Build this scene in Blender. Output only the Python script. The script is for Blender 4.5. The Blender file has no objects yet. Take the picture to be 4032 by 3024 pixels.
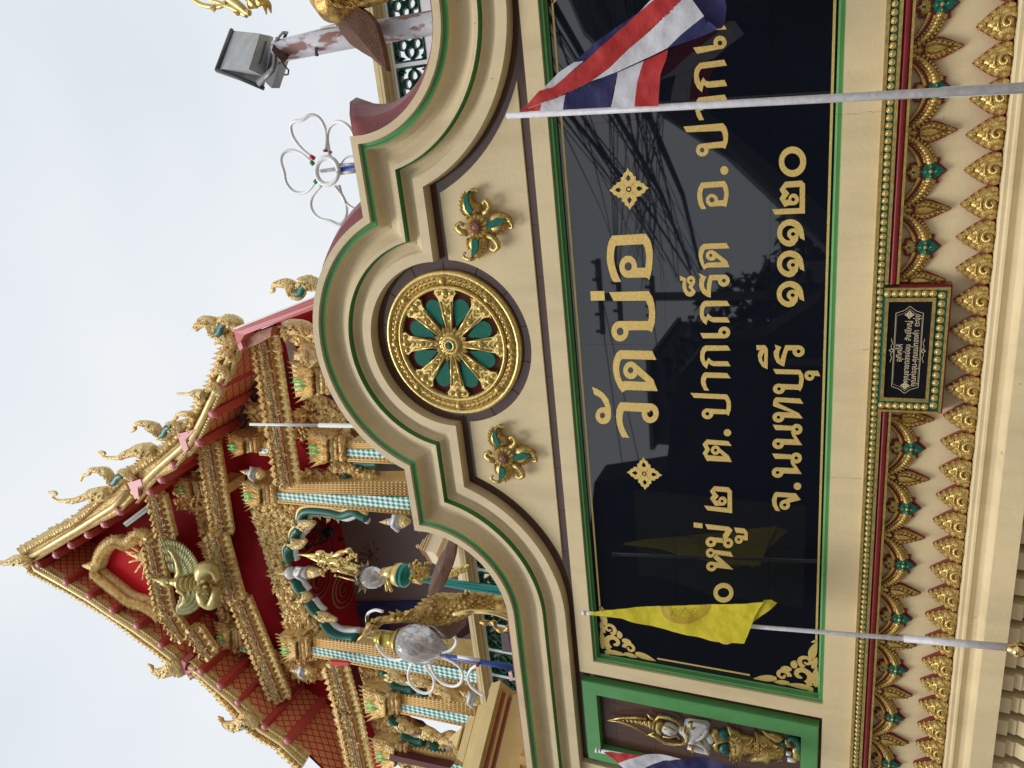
import bpy, bmesh, math, random
from math import pi, sin, cos, sqrt, radians
from mathutils import Vector, Matrix, noise

random.seed(7)
SC = bpy.context.scene
COL = SC.collection

# ------------------------------------------------------------------ camera
# origin = the eye (ground is 1.6 m below); X runs right along the wall, Y away, Z up
YAW, PITCH, ROLL, FPX = radians(-20.604), radians(23.434), radians(2.2195), 3028.0
_cy, _sy, _cp, _sp = cos(YAW), sin(YAW), cos(PITCH), sin(PITCH)
FWD = Vector((_sy*_cp, _cy*_cp, _sp))
_r0 = Vector((_cy, -_sy, 0)); _u0 = _r0.cross(FWD)
RIGHT = _r0*cos(ROLL) + _u0*sin(ROLL)
UP = _u0*cos(ROLL) - _r0*sin(ROLL)
cam_d = bpy.data.cameras.new('camera')
cam = bpy.data.objects.new('camera', cam_d); COL.objects.link(cam)
cx_, cy_, cz_ = -UP, RIGHT, -FWD            # the phone was held on its side
cam.matrix_world = Matrix(((cx_.x, cy_.x, cz_.x, 0), (cx_.y, cy_.y, cz_.y, 0), (cx_.z, cy_.z, cz_.z, 0), (0, 0, 0, 1)))
cam_d.sensor_fit = 'HORIZONTAL'; cam_d.sensor_width = 36.0
cam_d.lens = 36.0*FPX/4032.0
cam_d.clip_start = 0.05; cam_d.clip_end = 2000
SC.camera = cam

# ------------------------------------------------------------------ sky and sun
SUN_EL, SUN_AZ = radians(52), radians(200)   # soft light from behind the camera, high, to the right
world = bpy.data.worlds.new("World"); SC.world = world; world.use_nodes = True
wn, wl = world.node_tree.nodes, world.node_tree.links
bg = wn['Background']
sky = wn.new('ShaderNodeTexSky'); sky.sky_type = 'NISHITA'; sky.sun_disc = False
sky.sun_elevation = SUN_EL; sky.sun_rotation = radians(209); sky.air_density = 1.2; sky.dust_density = 3.0
tc = wn.new('ShaderNodeTexCoord')
mp = wn.new('ShaderNodeMapping'); mp.inputs['Scale'].default_value = (1.1, 1.1, 2.6)
nz = wn.new('ShaderNodeTexNoise'); nz.inputs['Scale'].default_value = 1.3; nz.inputs['Detail'].default_value = 3.5; nz.inputs['Roughness'].default_value = 0.42
cr = wn.new('ShaderNodeValToRGB')
cr.color_ramp.elements[0].position = 0.36; cr.color_ramp.elements[0].color = (7.35, 7.95, 8.55, 1)
cr.color_ramp.elements[1].position = 0.66; cr.color_ramp.elements[1].color = (9.1, 9.25, 9.35, 1)
mx = wn.new('ShaderNodeMixRGB'); mx.inputs['Fac'].default_value = 0.96
wl.new(tc.outputs['Generated'], mp.inputs['Vector']); wl.new(mp.outputs[0], nz.inputs['Vector'])
wl.new(nz.outputs['Fac'], cr.inputs['Fac'])
wl.new(sky.outputs[0], mx.inputs['Color1']); wl.new(cr.outputs['Color'], mx.inputs['Color2'])
wl.new(mx.outputs[0], bg.inputs['Color']); bg.inputs['Strength'].default_value = 0.1
sl = bpy.data.lights.new('sun', 'SUN'); sl.energy = 1.75; sl.angle = radians(24); sl.color = (1.0, 0.965, 0.91)
so = bpy.data.objects.new('sun', sl); COL.objects.link(so)
_sd = Vector((-0.34, -0.62, 1.0)).normalized()
so.rotation_euler = _sd.to_track_quat('Z', 'Y').to_euler()
SC.view_settings.view_transform = 'Standard'; SC.view_settings.look = 'None'
SC.view_settings.exposure = 0.06; SC.view_settings.gamma = 1.0; SC.view_settings.use_curve_mapping = False
SC.render.engine = 'CYCLES'; SC.cycles.max_bounces = 8

# ------------------------------------------------------------------ measuring helpers
def at(px, py, Y):
    """the point of the plane y = Y that the photograph shows at pixel (px, py)"""
    d = RIGHT*((3024-py)-1512) + UP*(2016-px) + FWD*FPX
    return d*(Y/d.y)
def xz(px, py, Y):
    p = at(px, py, Y); return (p.x, p.z)
def Z(org, s):
    """turn coordinates read off an enlargement (origin, scale) into photograph pixels"""
    return lambda pts: [(org[0]+a*s, org[1]+b*s) for a, b in pts]
def XZ(pts, Y): return [xz(a, b, Y) for a, b in pts]

# ------------------------------------------------------------------ mesh builder
class MB:
    def __init__(s): s.v = []; s.f = []; s.m = []; s.s = []
    def add(s, vs, fs, mi=0, sm=False):
        n = len(s.v); s.v += [tuple(v) for v in vs]
        for f in fs: s.f.append([n+i for i in f]); s.m.append(mi); s.s.append(sm)
    def prism(s, poly, y0, y1, mi=0, sm=False):
        n = len(poly)
        a = sum(poly[i][0]*poly[(i+1) % n][1]-poly[(i+1) % n][0]*poly[i][1] for i in range(n))
        if a < 0: poly = poly[::-1]
        vs = [(x, y0, z) for x, z in poly]+[(x, y1, z) for x, z in poly]
        fs = [list(range(n)), list(range(2*n-1, n-1, -1))]+[[i, n+i, n+(i+1) % n, (i+1) % n] for i in range(n)]
        s.add(vs, fs, mi, sm)
    def box(s, x0, x1, y0, y1, z0, z1, mi=0):
        vs = [(x, y, z) for x in (x0, x1) for y in (y0, y1) for z in (z0, z1)]
        s.add(vs, [[0, 1, 3, 2], [4, 6, 7, 5], [0, 4, 5, 1], [2, 3, 7, 6], [0, 2, 6, 4], [1, 5, 7, 3]], mi)
    def hexa(s, P, mi=0):
        s.add(P, [[0, 1, 2, 3], [4, 7, 6, 5], [0, 4, 5, 1], [1, 5, 6, 2], [2, 6, 7, 3], [3, 7, 4, 0]], mi)
    def tube(s, pts, r, n=8, mi=0, cap=True, flat=1.0):
        pts = [Vector(p) for p in pts]; L = len(pts)
        rs = r if isinstance(r, (list, tuple)) else [r]*L
        if len(rs) != L:
            q = []
            for i in range(L):
                t = i/(L-1)*(len(rs)-1); k = int(min(t, len(rs)-2)); q.append(rs[k]+(rs[k+1]-rs[k])*(t-k))
            rs = q
        vs = []; up = None
        for i, p in enumerate(pts):
            t = (pts[min(i+1, L-1)]-pts[max(i-1, 0)]).normalized()
            if up is None:
                up = Vector((0, -1, 0)); up = up-t*up.dot(t)
                if up.length < 0.2: up = Vector((0, 0, 1)); up = up-t*up.dot(t)
            up = (up-t*up.dot(t)).normalized(); sd = t.cross(up)
            for k in range(n):
                a = 2*pi*k/n; vs.append(p+(sd*cos(a)+up*sin(a)*flat)*rs[i])
        fs = [[i*n+k, i*n+(k+1) % n, (i+1)*n+(k+1) % n, (i+1)*n+k] for i in range(L-1) for k in range(n)]
        if cap: fs += [list(range(n))[::-1], [(L-1)*n+k for k in range(n)]]
        s.add(vs, fs, mi, True)
    def lathe(s, c, ax, prof, n=16, mi=0, closed=True):
        """prof: (radius, distance along ax)"""
        c = Vector(c); ax = Vector(ax).normalized()
        u = Vector((1, 0, 0)) if abs(ax.x) < 0.8 else Vector((0, 0, 1))
        u = (u-ax*u.dot(ax)).normalized(); w = ax.cross(u); vs = []
        for r, t in prof:
            for k in range(n):
                a = 2*pi*k/n; vs.append(c+ax*t+(u*cos(a)+w*sin(a))*r)
        L = len(prof)
        fs = [[i*n+k, i*n+(k+1) % n, (i+1)*n+(k+1) % n, (i+1)*n+k] for i in range(L-1) for k in range(n)]
        if closed: fs += [list(range(n))[::-1], [(L-1)*n+k for k in range(n)]]
        s.add(vs, fs, mi, True)
    def ball(s, c, r, n=8, m=5, mi=0):
        if not isinstance(r, (tuple, list)): r = (r, r, r)
        vs = [(c[0], c[1], c[2]+r[2])]
        for i in range(1, m):
            t = pi*i/m
            for k in range(n):
                a = 2*pi*k/n; vs.append((c[0]+r[0]*sin(t)*cos(a), c[1]+r[1]*sin(t)*sin(a), c[2]+r[2]*cos(t)))
        vs.append((c[0], c[1], c[2]-r[2])); e = len(vs)-1
        fs = [[0, 1+k, 1+(k+1) % n] for k in range(n)]
        for i in range(m-2):
            fs += [[1+i*n+k, 1+(i+1)*n+k, 1+(i+1)*n+(k+1) % n, 1+i*n+(k+1) % n] for k in range(n)]
        fs += [[e, 1+(m-2)*n+(k+1) % n, 1+(m-2)*n+k] for k in range(n)]
        s.add(vs, fs, mi, True)
    def dome(s, cx, cz, y, rx, rz, h, n=10, mi=0, rings=((1, 0), (0.82, .62), (0.45, .93))):
        """a low boss standing h proud of the plane y, towards the street"""
        vs = []
        for q, t in rings:
            for k in range(n):
                a = 2*pi*k/n; vs.append((cx+rx*q*cos(a), y-h*t, cz+rz*q*sin(a)))
        vs.append((cx, y-h, cz)); L = len(rings)
        fs = [[i*n+k, i*n+(k+1) % n, (i+1)*n+(k+1) % n, (i+1)*n+k] for i in range(L-1) for k in range(n)]
        fs += [[(L-1)*n+k, (L-1)*n+(k+1) % n, L*n] for k in range(n)]
        s.add(vs, fs, mi, True)
    def bulge(s, poly, y, h, mi=0, c=None, y1=None):
        """an outline pillowed h proud of the plane y"""
        n = len(poly); cx = c[0] if c else sum(p[0] for p in poly)/n; cz = c[1] if c else sum(p[1] for p in poly)/n
        vs = []
        for q, t in ((1, 0), (0.9, .55), (0.55, .9)):
            vs += [(cx+(x-cx)*q, y-h*t, cz+(z-cz)*q) for x, z in poly]
        vs.append((cx, y-h, cz))
        fs = [[i*n+k, i*n+(k+1) % n, (i+1)*n+(k+1) % n, (i+1)*n+k] for i in range(2) for k in range(n)]
        fs += [[2*n+k, 2*n+(k+1) % n, 3*n] for k in range(n)]
        if y1 is not None:
            b = len(vs); vs += [(x, y1, z) for x, z in poly]
            fs += [[k, (k+1) % n, b+(k+1) % n, b+k] for k in range(n)]
        s.add(vs, fs, mi, True)
    def strip(s, A, B, mi=0, sm=True):
        n = len(A); s.add(list(A)+list(B), [[i, i+1, n+i+1, n+i] for i in range(n-1)], mi, sm)
    def leaf(s, a, b, w, y, h, mi=0, curl=0.0, n=5):
        """a pointed leaf from a to b (x,z), w wide, ridge h proud of y, bending by curl"""
        ax, az = a; bx, bz = b; dx, dz = bx-ax, bz-az; L = sqrt(dx*dx+dz*dz) or 1e-6; px, pz = -dz/L, dx/L
        vs = []
        for i in range(n+1):
            t = i/n; off = curl*sin(t*pi*0.5)*t*L; ww = w*0.5*(sin(pi*min(1, t*0.9+0.12))**0.8)*(1-t**4)
            x, z = ax+dx*t+px*off, az+dz*t+pz*off
            vs += [(x+px*ww, y, z+pz*ww), (x, y-h*(1-t*0.6), z), (x-px*ww, y, z-pz*ww)]
        fs = []
        for i in range(n):
            j = 3*i; fs += [[j, j+1, j+4, j+3], [j+1, j+2, j+5, j+4], [j, j+3, j+5, j+2]]
        s.add(vs, fs, mi, False)

def obj(name, mb, mat, parent=None, recalc=True):
    me = bpy.data.meshes.new(name)
    me.from_pydata(mb.v, [], mb.f)
    mats = mat if isinstance(mat, (list, tuple)) else [mat]
    for m in mats: me.materials.append(m)
    me.polygons.foreach_set('material_index', mb.m)
    me.polygons.foreach_set('use_smooth', mb.s)
    if recalc:
        b = bmesh.new(); b.from_mesh(me); bmesh.ops.recalc_face_normals(b, faces=b.faces); b.to_mesh(me); b.free()
    me.update()
    o = bpy.data.objects.new(name, me); COL.objects.link(o)
    if parent: o.parent = parent
    return o
def tag(o, label=None, cat=None, group=None, kind=None):
    if label: o['label'] = label
    if cat: o['category'] = cat
    if group: o['group'] = group
    if kind: o['kind'] = kind
    return o
def empty(name, label, cat, group=None):
    o = bpy.data.objects.new(name, None); COL.objects.link(o); o.empty_display_size = 0.1
    return tag(o, label, cat, group)
def copy_at(o, parent, M, name=None):
    c = o.copy(); COL.objects.link(c); c.parent = parent; c.matrix_local = M
    return c
def shift(x=0, y=0, z=0, s=1.0, mirror=False):
    return Matrix.Translation((x, y, z)) @ Matrix.Diagonal((-s if mirror else s, s, s, 1))

# ------------------------------------------------------------------ materials
def mat(name, col, rough=0.6, metal=0.0, spec=0.5, var=0.0, vscale=6.0, bump=0.0, bscale=40.0, col2=None, detail=4, coat=0.0,
        ior=1.5, trans=0.0, bdist=0.01, vstretch=None, ramp=(0.35, 0.65)):
    m = bpy.data.materials.new(name); m.use_nodes = True
    N, L = m.node_tree.nodes, m.node_tree.links; p = N['Principled BSDF']
    p.inputs['Base Color'].default_value = (*col, 1); p.inputs['Roughness'].default_value = rough
    p.inputs['Metallic'].default_value = metal; p.inputs['Specular IOR Level'].default_value = spec
    p.inputs['IOR'].default_value = ior; p.inputs['Coat Weight'].default_value = coat; p.inputs['Transmission Weight'].default_value = trans
    tc = N.new('ShaderNodeTexCoord')
    src = tc.outputs['Object']
    if vstretch:
        mpn = N.new('ShaderNodeMapping'); mpn.inputs['Scale'].default_value = vstretch; L.new(src, mpn.inputs['Vector']); vsrc = mpn.outputs[0]
    else: vsrc = src
    if var or col2:
        n = N.new('ShaderNodeTexNoise'); n.inputs['Scale'].default_value = vscale; n.inputs['Detail'].default_value = detail; n.inputs['Roughness'].default_value = 0.6
        L.new(vsrc, n.inputs['Vector'])
        r = N.new('ShaderNodeValToRGB'); r.color_ramp.elements[0].position = ramp[0]; r.color_ramp.elements[1].position = ramp[1]
        c2 = col2 or tuple(c*(1-var) for c in col)
        r.color_ramp.elements[0].color = (*c2, 1); r.color_ramp.elements[1].color = (*col, 1)
        L.new(n.outputs['Fac'], r.inputs['Fac']); L.new(r.outputs['Color'], p.inputs['Base Color'])
    if bump:
        n2 = N.new('ShaderNodeTexNoise'); n2.inputs['Scale'].default_value = bscale; n2.inputs['Detail'].default_value = 3
        L.new(src, n2.inputs['Vector'])
        b = N.new('ShaderNodeBump'); b.inputs['Strength'].default_value = bump; b.inputs['Distance'].default_value = bdist
        L.new(n2.outputs['Fac'], b.inputs['Height']); L.new(b.outputs[0], p.inputs['Normal'])
    return m
def paint_wall(name, col):
    """masonry paint: brush marks, faint rain streaks, grime specks"""
    m = mat(name, col, rough=0.55, spec=0.35, var=0.10, vscale=2.2, bump=0.35, bscale=55, bdist=0.004)
    N, L = m.node_tree.nodes, m.node_tree.links; p = N['Principled BSDF']
    base = p.inputs['Base Color'].links[0].from_socket
    tc = N['Texture Coordinate']
    mpn = N.new('ShaderNodeMapping'); mpn.inputs['Scale'].default_value = (4.5, 4.5, 0.55); L.new(tc.outputs['Object'], mpn.inputs['Vector'])
    n = N.new('ShaderNodeTexNoise'); n.inputs['Scale'].default_value = 1.4; n.inputs['Detail'].default_value = 5; n.inputs['Roughness'].default_value = 0.65
    L.new(mpn.outputs[0], n.inputs['Vector'])
    r = N.new('ShaderNodeValToRGB'); r.color_ramp.elements[0].position = 0.28; r.color_ramp.elements[1].position = 0.52
    r.color_ramp.elements[0].color = (0.875, 0.87, 0.86, 1); r.color_ramp.elements[1].color = (1, 1, 1, 1)
    L.new(n.outputs['Fac'], r.inputs['Fac'])
    n3 = N.new('ShaderNodeTexNoise'); n3.inputs['Scale'].default_value = 38; n3.inputs['Detail'].default_value = 2; L.new(tc.outputs['Object'], n3.inputs['Vector'])
    r3 = N.new('ShaderNodeValToRGB'); r3.color_ramp.elements[0].position = 0.205; r3.color_ramp.elements[1].position = 0.245
    r3.color_ramp.elements[0].color = (0.45, 0.44, 0.42, 1); r3.color_ramp.elements[1].color = (1, 1, 1, 1)
    L.new(n3.outputs['Fac'], r3.inputs['Fac'])
    a = N.new('ShaderNodeMixRGB'); a.blend_type = 'MULTIPLY'; a.inputs['Fac'].default_value = 1
    b = N.new('ShaderNodeMixRGB'); b.blend_type = 'MULTIPLY'; b.inputs['Fac'].default_value = 1
    L.new(base, a.inputs['Color1']); L.new(r.outputs['Color'], a.inputs['Color2'])
    L.new(a.outputs[0], b.inputs['Color1']); L.new(r3.outputs['Color'], b.inputs['Color2']); L.new(b.outputs[0], p.inputs['Base Color'])
    return m
M = {}
M['cream'] = paint_wall('cream paint', (0.735, 0.595, 0.365))
M['cream_pale'] = paint_wall('pale cream paint', (0.765, 0.62, 0.37))
M['green'] = mat('green gloss paint', (0.105, 0.34, 0.105), 0.35, var=0.15, vscale=5, bump=0.2, bscale=70, bdist=0.003)
M['green_dark'] = mat('deep green paint', (0.045, 0.22, 0.045), 0.4, var=0.2, vscale=5)
M['maroon'] = mat('maroon glazed tile', (0.085, 0.036, 0.026), 0.12, spec=0.6, var=0.15, vscale=3)
M['maroon2'] = mat('brown glazed tile', (0.095, 0.043, 0.028), 0.28, spec=0.4, var=0.12, vscale=3)
M['grout'] = mat('grout', (0.22, 0.17, 0.15), 0.8)
M['granite'] = mat('black granite', (0.006, 0.0075, 0.013), 0.02, spec=0.5, ior=1.74)
M['leaf'] = mat('gold leaf', (0.80, 0.565, 0.18), 0.42, metal=0.35, spec=0.5, var=0.25, vscale=120, bump=0.6, bscale=170, bdist=0.004)
M['gold'] = mat('gold paint', (0.70, 0.49, 0.16), 0.32, metal=0.70, spec=0.5, var=0.38, vscale=45, bump=0.45, bscale=130, bdist=0.005)
M['gold_bright'] = mat('bright gold paint', (0.80, 0.60, 0.22), 0.30, metal=0.68, var=0.3, vscale=40, bump=0.4, bscale=90, bdist=0.004)
M['red'] = mat('red paint', (0.27, 0.012, 0.022), 0.32, var=0.25, vscale=9)
M['teal'] = mat('green glass mosaic', (0.005, 0.205, 0.145), 0.5, var=0.5, vscale=160, bump=1.0, bscale=220, bdist=0.008, spec=0.3)
M['teal_flat'] = mat('teal paint', (0.006, 0.16, 0.12), 0.3, var=0.4, vscale=60, bump=0.4, bscale=90)
M['white'] = mat('white paint', (0.78, 0.78, 0.76), 0.4, var=0.06, vscale=8)
M['black'] = mat('black', (0.01, 0.01, 0.012), 0.2)
M['pinkwood'] = mat('rose enamel', (0.28, 0.11, 0.06), 0.45, var=0.4, vscale=80)
# ================================================================== the temple's name wall
XC = -1.262                                  # its axis of symmetry
wall = empty('name_wall', 'cream and green gate wall with stepped arched top, gold wheel and black name board', 'wall')
wall['label'] = 'cream and green wall with arched top, gold wheel and black name board'

def outline(d):
    """the stepped, arched top line, set in by d; always the same number of points (left to right)"""
    C0, R0 = (XC, 2.26), 0.892-d
    zl = 2.625-d; hw = sqrt(max(1e-6, R0*R0-(zl-C0[1])**2)); a0 = math.asin((zl-C0[1])/R0)
    R = 0.577+d; cz = 2.58; f0 = math.asin((d-0.045)/R)
    right = []
    for i in range(25): a = pi/2-(pi/2-a0)*i/24; right.append((C0[0]+R0*cos(a), C0[1]+R0*sin(a)))
    right.append((C0[0]+hw+0.0005, zl))
    for i in range(21):
        f = f0+(pi/2-f0)*i/20; right.append((XC+1.845-R*cos(f), cz-R*sin(f)))
    right.append((XC+3.6, cz-R))
    left = [(2*XC-x, z) for x, z in right[::-1]][:-1]
    return left+right
def O3(d, y): return [(x, y, z) for x, z in outline(d)]

# body of the wall
mb = MB()
o0 = outline(0.02)
mb.prism(o0+[(XC+3.6, -1.6), (XC-3.6, -1.6)], 4.06, 4.42)
obj('masonry', mb, M['cream'], wall)
mb = MB(); mb.strip(O3(0, 3.86), O3(0, 4.43)); mb.strip(O3(0, 4.43), O3(0.3, 4.43)); mb.strip(O3(0, 3.86), O3(0.044, 3.86))
mb.strip(O3(0.044, 3.86), O3(0.046, 3.882)); obj('coping', mb, M['cream'], wall, recalc=False)
mb = MB(); mb.strip(O3(0.046, 3.882), O3(0.062, 3.888), sm=False); mb.strip(O3(0.062, 3.888), O3(0.070, 3.878)); mb.strip(O3(0.070, 3.878), O3(0.080, 3.882))
obj('green_fillet', mb, M['green'], wall, recalc=False)
mb = MB()
cv = []
for i in range(9):
    t = i/8; a = t*pi/2; cv.append((0.082+0.118*sin(a)*0.6+0.118*0.4*t, 3.882+0.045*(1-cos(a))*0.75+0.0*t))
prof = [(0.080, 3.882), (0.083, 3.925), (0.096, 3.952), (0.122, 3.964), (0.152, 3.960), (0.182, 3.943), (0.200, 3.929), (0.2005, 3.926), (0.224, 3.924)]
for a, b in zip(prof[:-1], prof[1:]): mb.strip(O3(*a), O3(*b))
obj('upper_cove', mb, M['cream'], wall, recalc=False)
mb = MB(); mb.strip(O3(0.224, 3.924), O3(0.225, 3.958), sm=False); mb.strip(O3(0.225, 3.958), O3(0.232, 3.962))
obj('green_line', mb, M['green_dark'], wall, recalc=False)
mb = MB()
prof = [(0.232, 3.962), (0.238, 3.988), (0.258, 3.997), (0.290, 3.982), (0.306, 3.966), (0.3065, 3.961), (0.369, 3.958), (0.3695, 4.045)]
for a, b in zip(prof[:-1], prof[1:]): mb.strip(O3(*a), O3(*b))
obj('lower_cove', mb, M['cream'], wall, recalc=False)
# the dark red coping on the far side
mb = MB(); prof = [(0.02, 3.95), (-0.10, 4.04), (-0.15, 4.14), (-0.165, 4.24), (-0.13, 4.44), (0.02, 4.60), (0.4, 4.62)]
for a, b in zip(prof[:-1], prof[1:]): mb.strip(O3(*a), O3(*b))
obj('back_coping', mb, mat('dark red coping paint', (0.26, 0.035, 0.04), 0.4, var=0.45, vscale=9, bump=0.3, bscale=30), wall, recalc=False)

# tiled ground behind the relief, the tiles butting with open joints
tile_y = 4.04
mb = MB()
op = outline(0.355); mb.prism([p for p in op if abs(p[0]-XC) < 3.3]+[(XC+3.2, 1.50), (XC-3.2, 1.50)], 4.046, 4.06)
obj('joint_bed', mb, M['grout'], wall)
def ring_tiles():
    R0, R1 = 0.445, 0.545
    for k in range(14):
        a0, a1 = 2*pi*k/14+0.006, 2*pi*(k+1)/14-0.006
        pts = [(XC+R1*cos(a0+(a1-a0)*i/6), 2.235+R1*sin(a0+(a1-a0)*i/6)) for i in range(7)]
        pts += [(XC+R0*cos(a1-(a1-a0)*i/6), 2.235+R0*sin(a1-(a1-a0)*i/6)) for i in range(7)]
        mb = MB(); mb.prism(pts, tile_y-0.001, 4.045); obj('tile', mb, M['maroon'], wall)
ring_tiles()
oa, ob = outline(0.372), outline(0.47)
segs = [i for i in range(len(oa)-1) if not (abs((oa[i][0]+oa[i+1][0])/2-XC) < 0.52 and (oa[i][1]+oa[i+1][1])/2 > 2.2)]
run = []
for i in segs:
    run.append(i)
    L = sum(sqrt((oa[j][0]-oa[j+1][0])**2+(oa[j][1]-oa[j+1][1])**2) for j in run)
    if L > 0.21 or (i+1) not in segs:
        A = [oa[run[0]]]+[oa[j+1] for j in run]; B = [ob[run[0]]]+[ob[j+1] for j in run]
        A[0] = (A[0][0]+0.001, A[0][1]); B[0] = (B[0][0]+0.001, B[0][1])
        mb = MB(); mb.prism(A+B[::-1], tile_y, 4.045); obj('tile', mb, M['maroon'], wall); run = []
x = XC-2.3
while x < XC+2.3:
    mb = MB(); mb.box(x+0.0012, x+0.2988, tile_y+0.001, 4.0455, 1.585, 1.665); obj('tile', mb, M['maroon'], wall); x += 0.30

# raised cream field under the arch, cut round the wheel
fo = outline(0.437)
cz_w, rw = 2.235, 0.522
left = [p for p in fo if p[0] < XC-0.52 and p[1] > 1.647 and not (p[0] > XC-0.9 and p[1] > 2.21)]
lz = 2.188
a_s = math.asin((lz-cz_w)/rw)
hx = sqrt(rw*rw-(lz-cz_w)**2)
tip = 1.845-sqrt((0.577+0.437)**2-(2.58-1.645)**2)
Lp = [(XC-tip, 1.645)]
R = 0.577+0.437; f0 = math.asin((0.437-0.045)/R); f1 = math.asin((2.58-1.645)/R)
for i in range(1, 17):
    f = f1+(f0-f1)*i/16; Lp.append((XC-1.845+R*cos(f), 2.58-R*sin(f)))
Lp.append((XC-hx, lz))
arc = []
a1 = math.atan2(lz-cz_w, -hx); a2 = math.atan2(lz-cz_w, hx)
if a1 > 0: a1 -= 2*pi
for i in range(1, 32):
    a = a1+(a2-a1)*i/32 if a1 > -pi*1.5 else a1
    arc.append((XC+rw*cos(a), cz_w+rw*sin(a)))
Lp[-1] = (XC-hx, lz)
Rp = [(2*XC-x, z) for x, z in Lp[::-1]]
mb = MB(); mb.prism(Lp+arc+Rp, 4.026, 4.043); o = obj('raised_field', mb, M['cream_pale'], wall)

# ---- the wheel
mb = MB(); C = (XC, 4.04, 2.235)
mb.lathe(C, (0, -1, 0), [(0.462, 0), (0.462, 0.03), (0.452, 0.04), (0.438, 0.038), (0.430, 0.026)], 72, 0, False)
mb.lathe(C, (0, -1, 0), [(0.430, 0.026), (0.425, 0.03), (0.40, 0.040), (0.378, 0.03), (0.372, 0.024)], 72, 1, False)
mb.lathe(C, (0, -1, 0), [(0.372, 0.024), (0.370, 0.042), (0.360, 0.048), (0.350, 0.042), (0.346, 0.012)], 72, 0, False)
wheel = obj('dharma_wheel', mb, [M['gold_bright'], M['gold']], wall); wheel['label'] = 'round gilded wheel with eight carved spokes'
mb = MB(); mb.lathe(C, (0, -1, 0), [(0.347, 0.0), (0.347, 0.012), (0.0, 0.012)], 48, 0, False); obj('wheel_ground', mb, mat('deep crimson lacquer', (0.085, 0.005, 0.009), 0.4), wheel)
mb = MB()                                      # leaf scrolls of the rim
for k in range(72):
    a = 2*pi*k/72
    cx, cz = C[0]+0.401*cos(a), C[2]+0.401*sin(a); tx, tz = -sin(a), cos(a); s = 0.017
    mb.leaf((cx-tx*s+cos(a)*0.014, cz-tz*s+sin(a)*0.014), (cx+tx*s*1.25+cos(a)*0.010, cz+tz*s*1.25+sin(a)*0.010), 0.024, 4.004, 0.012, 0, 0.3, 4)
    mb.leaf((cx-tx*s-cos(a)*0.012, cz-tz*s-sin(a)*0.012), (cx+tx*s*1.25-cos(a)*0.012, cz+tz*s*1.25-sin(a)*0.012), 0.022, 4.004, 0.012, 0, -0.3, 4)
    if k % 9 == 0: mb.dome(cx, cz, 4.002, 0.026, 0.026, 0.02, 8)
obj('rim_scroll', mb, M['gold'], wheel)
mb = MB()                                      # one spoke, along +z from the hub
mb.prism([(-0.014, 0.07), (0.014, 0.07), (0.043, 0.290), (0.062, 0.318), (0.058, 0.345), (-0.058, 0.345), (-0.062, 0.318), (-0.043, 0.290)], -0.02, 0.0)
for sx in (-1, 1): mb.tube([(sx*0.012, -0.024, 0.08), (sx*0.031, -0.024, 0.27)], 0.0055, 6)
for i in range(6):
    zz = 0.12+i*0.034; w = 0.012+0.010*i/5
    mb.leaf((0, zz), (-w, zz+0.03), 0.014, -0.022, 0.010); mb.leaf((0, zz), (w, zz+0.03), 0.014, -0.022, 0.010)
mb.dome(0, 0.205, -0.02, 0.017, 0.021, 0.022, 8); mb.dome(0, 0.325, -0.02, 0.02, 0.024, 0.02, 8)
for sx in (-1, 1):
    mb.dome(sx*0.036, 0.322, -0.018, 0.016, 0.016, 0.018, 8); mb.leaf((sx*0.02, 0.335), (sx*0.062, 0.302), 0.024, -0.012, 0.014, 0, sx*0.4)
spoke = obj('spoke', mb, M['gold_bright'], wheel)
mb = MB()                                      # a teardrop inlay between two spokes
tp = [(0.0, 0.115)]
for i in range(13):
    a = -0.5+(pi+1.0)*i/12; tp.append((0.053*cos(a), 0.248+0.053*sin(a)))
tp2 = [(0.0, 0.10)]+[(x*1.17, 0.245+(z-0.245)*1.17) for x, z in tp[1:]]
mb.prism(tp, -0.018, 0.0, 0); obj_t = obj('inlay', mb, [M['teal']], wheel)
for k in range(8):
    Mk = Matrix.Translation((C[0], C[1]-0.010, C[2])) @ Matrix.Rotation(2*pi*k/8+0.0, 4, 'Y') @ Matrix.Diagonal((1.18, 1.1, 1, 1))
    Mt = Matrix.Translation((C[0], C[1]-0.006, C[2])) @ Matrix.Rotation(2*pi*(k+0.5)/8, 4, 'Y')
    if k == 0: spoke.matrix_local = Mk; obj_t.matrix_local = Mt
    else: copy_at(spoke, wheel, Mk); copy_at(obj_t, wheel, Mt)
mb = MB()
mb.lathe(C, (0, -1, 0), [(0.085, 0.012), (0.085, 0.034), (0.078, 0.042), (0.066, 0.040), (0.062, 0.052), (0.05, 0.058), (0.04, 0.05), (0.036, 0.062), (0.026, 0.066), (0.024, 0.06)], 40, 0)
for k in range(16):
    a = 2*pi*k/16; mb.leaf((C[0]+0.075*cos(a), C[2]+0.075*sin(a)), (C[0]+0.122*cos(a), C[2]+0.122*sin(a)), 0.032, 4.004, 0.014)
for k in range(20):
    a = 2*pi*k/20; mb.dome(C[0]+0.0455*cos(a), C[2]+0.0455*sin(a), 3.986, 0.006, 0.006, 0.005, 6)
mb.dome(C[0], C[2], 3.982, 0.021, 0.021, 0.016, 12, 1)
obj('hub', mb, [M['gold'], M['teal']], wheel)

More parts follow.
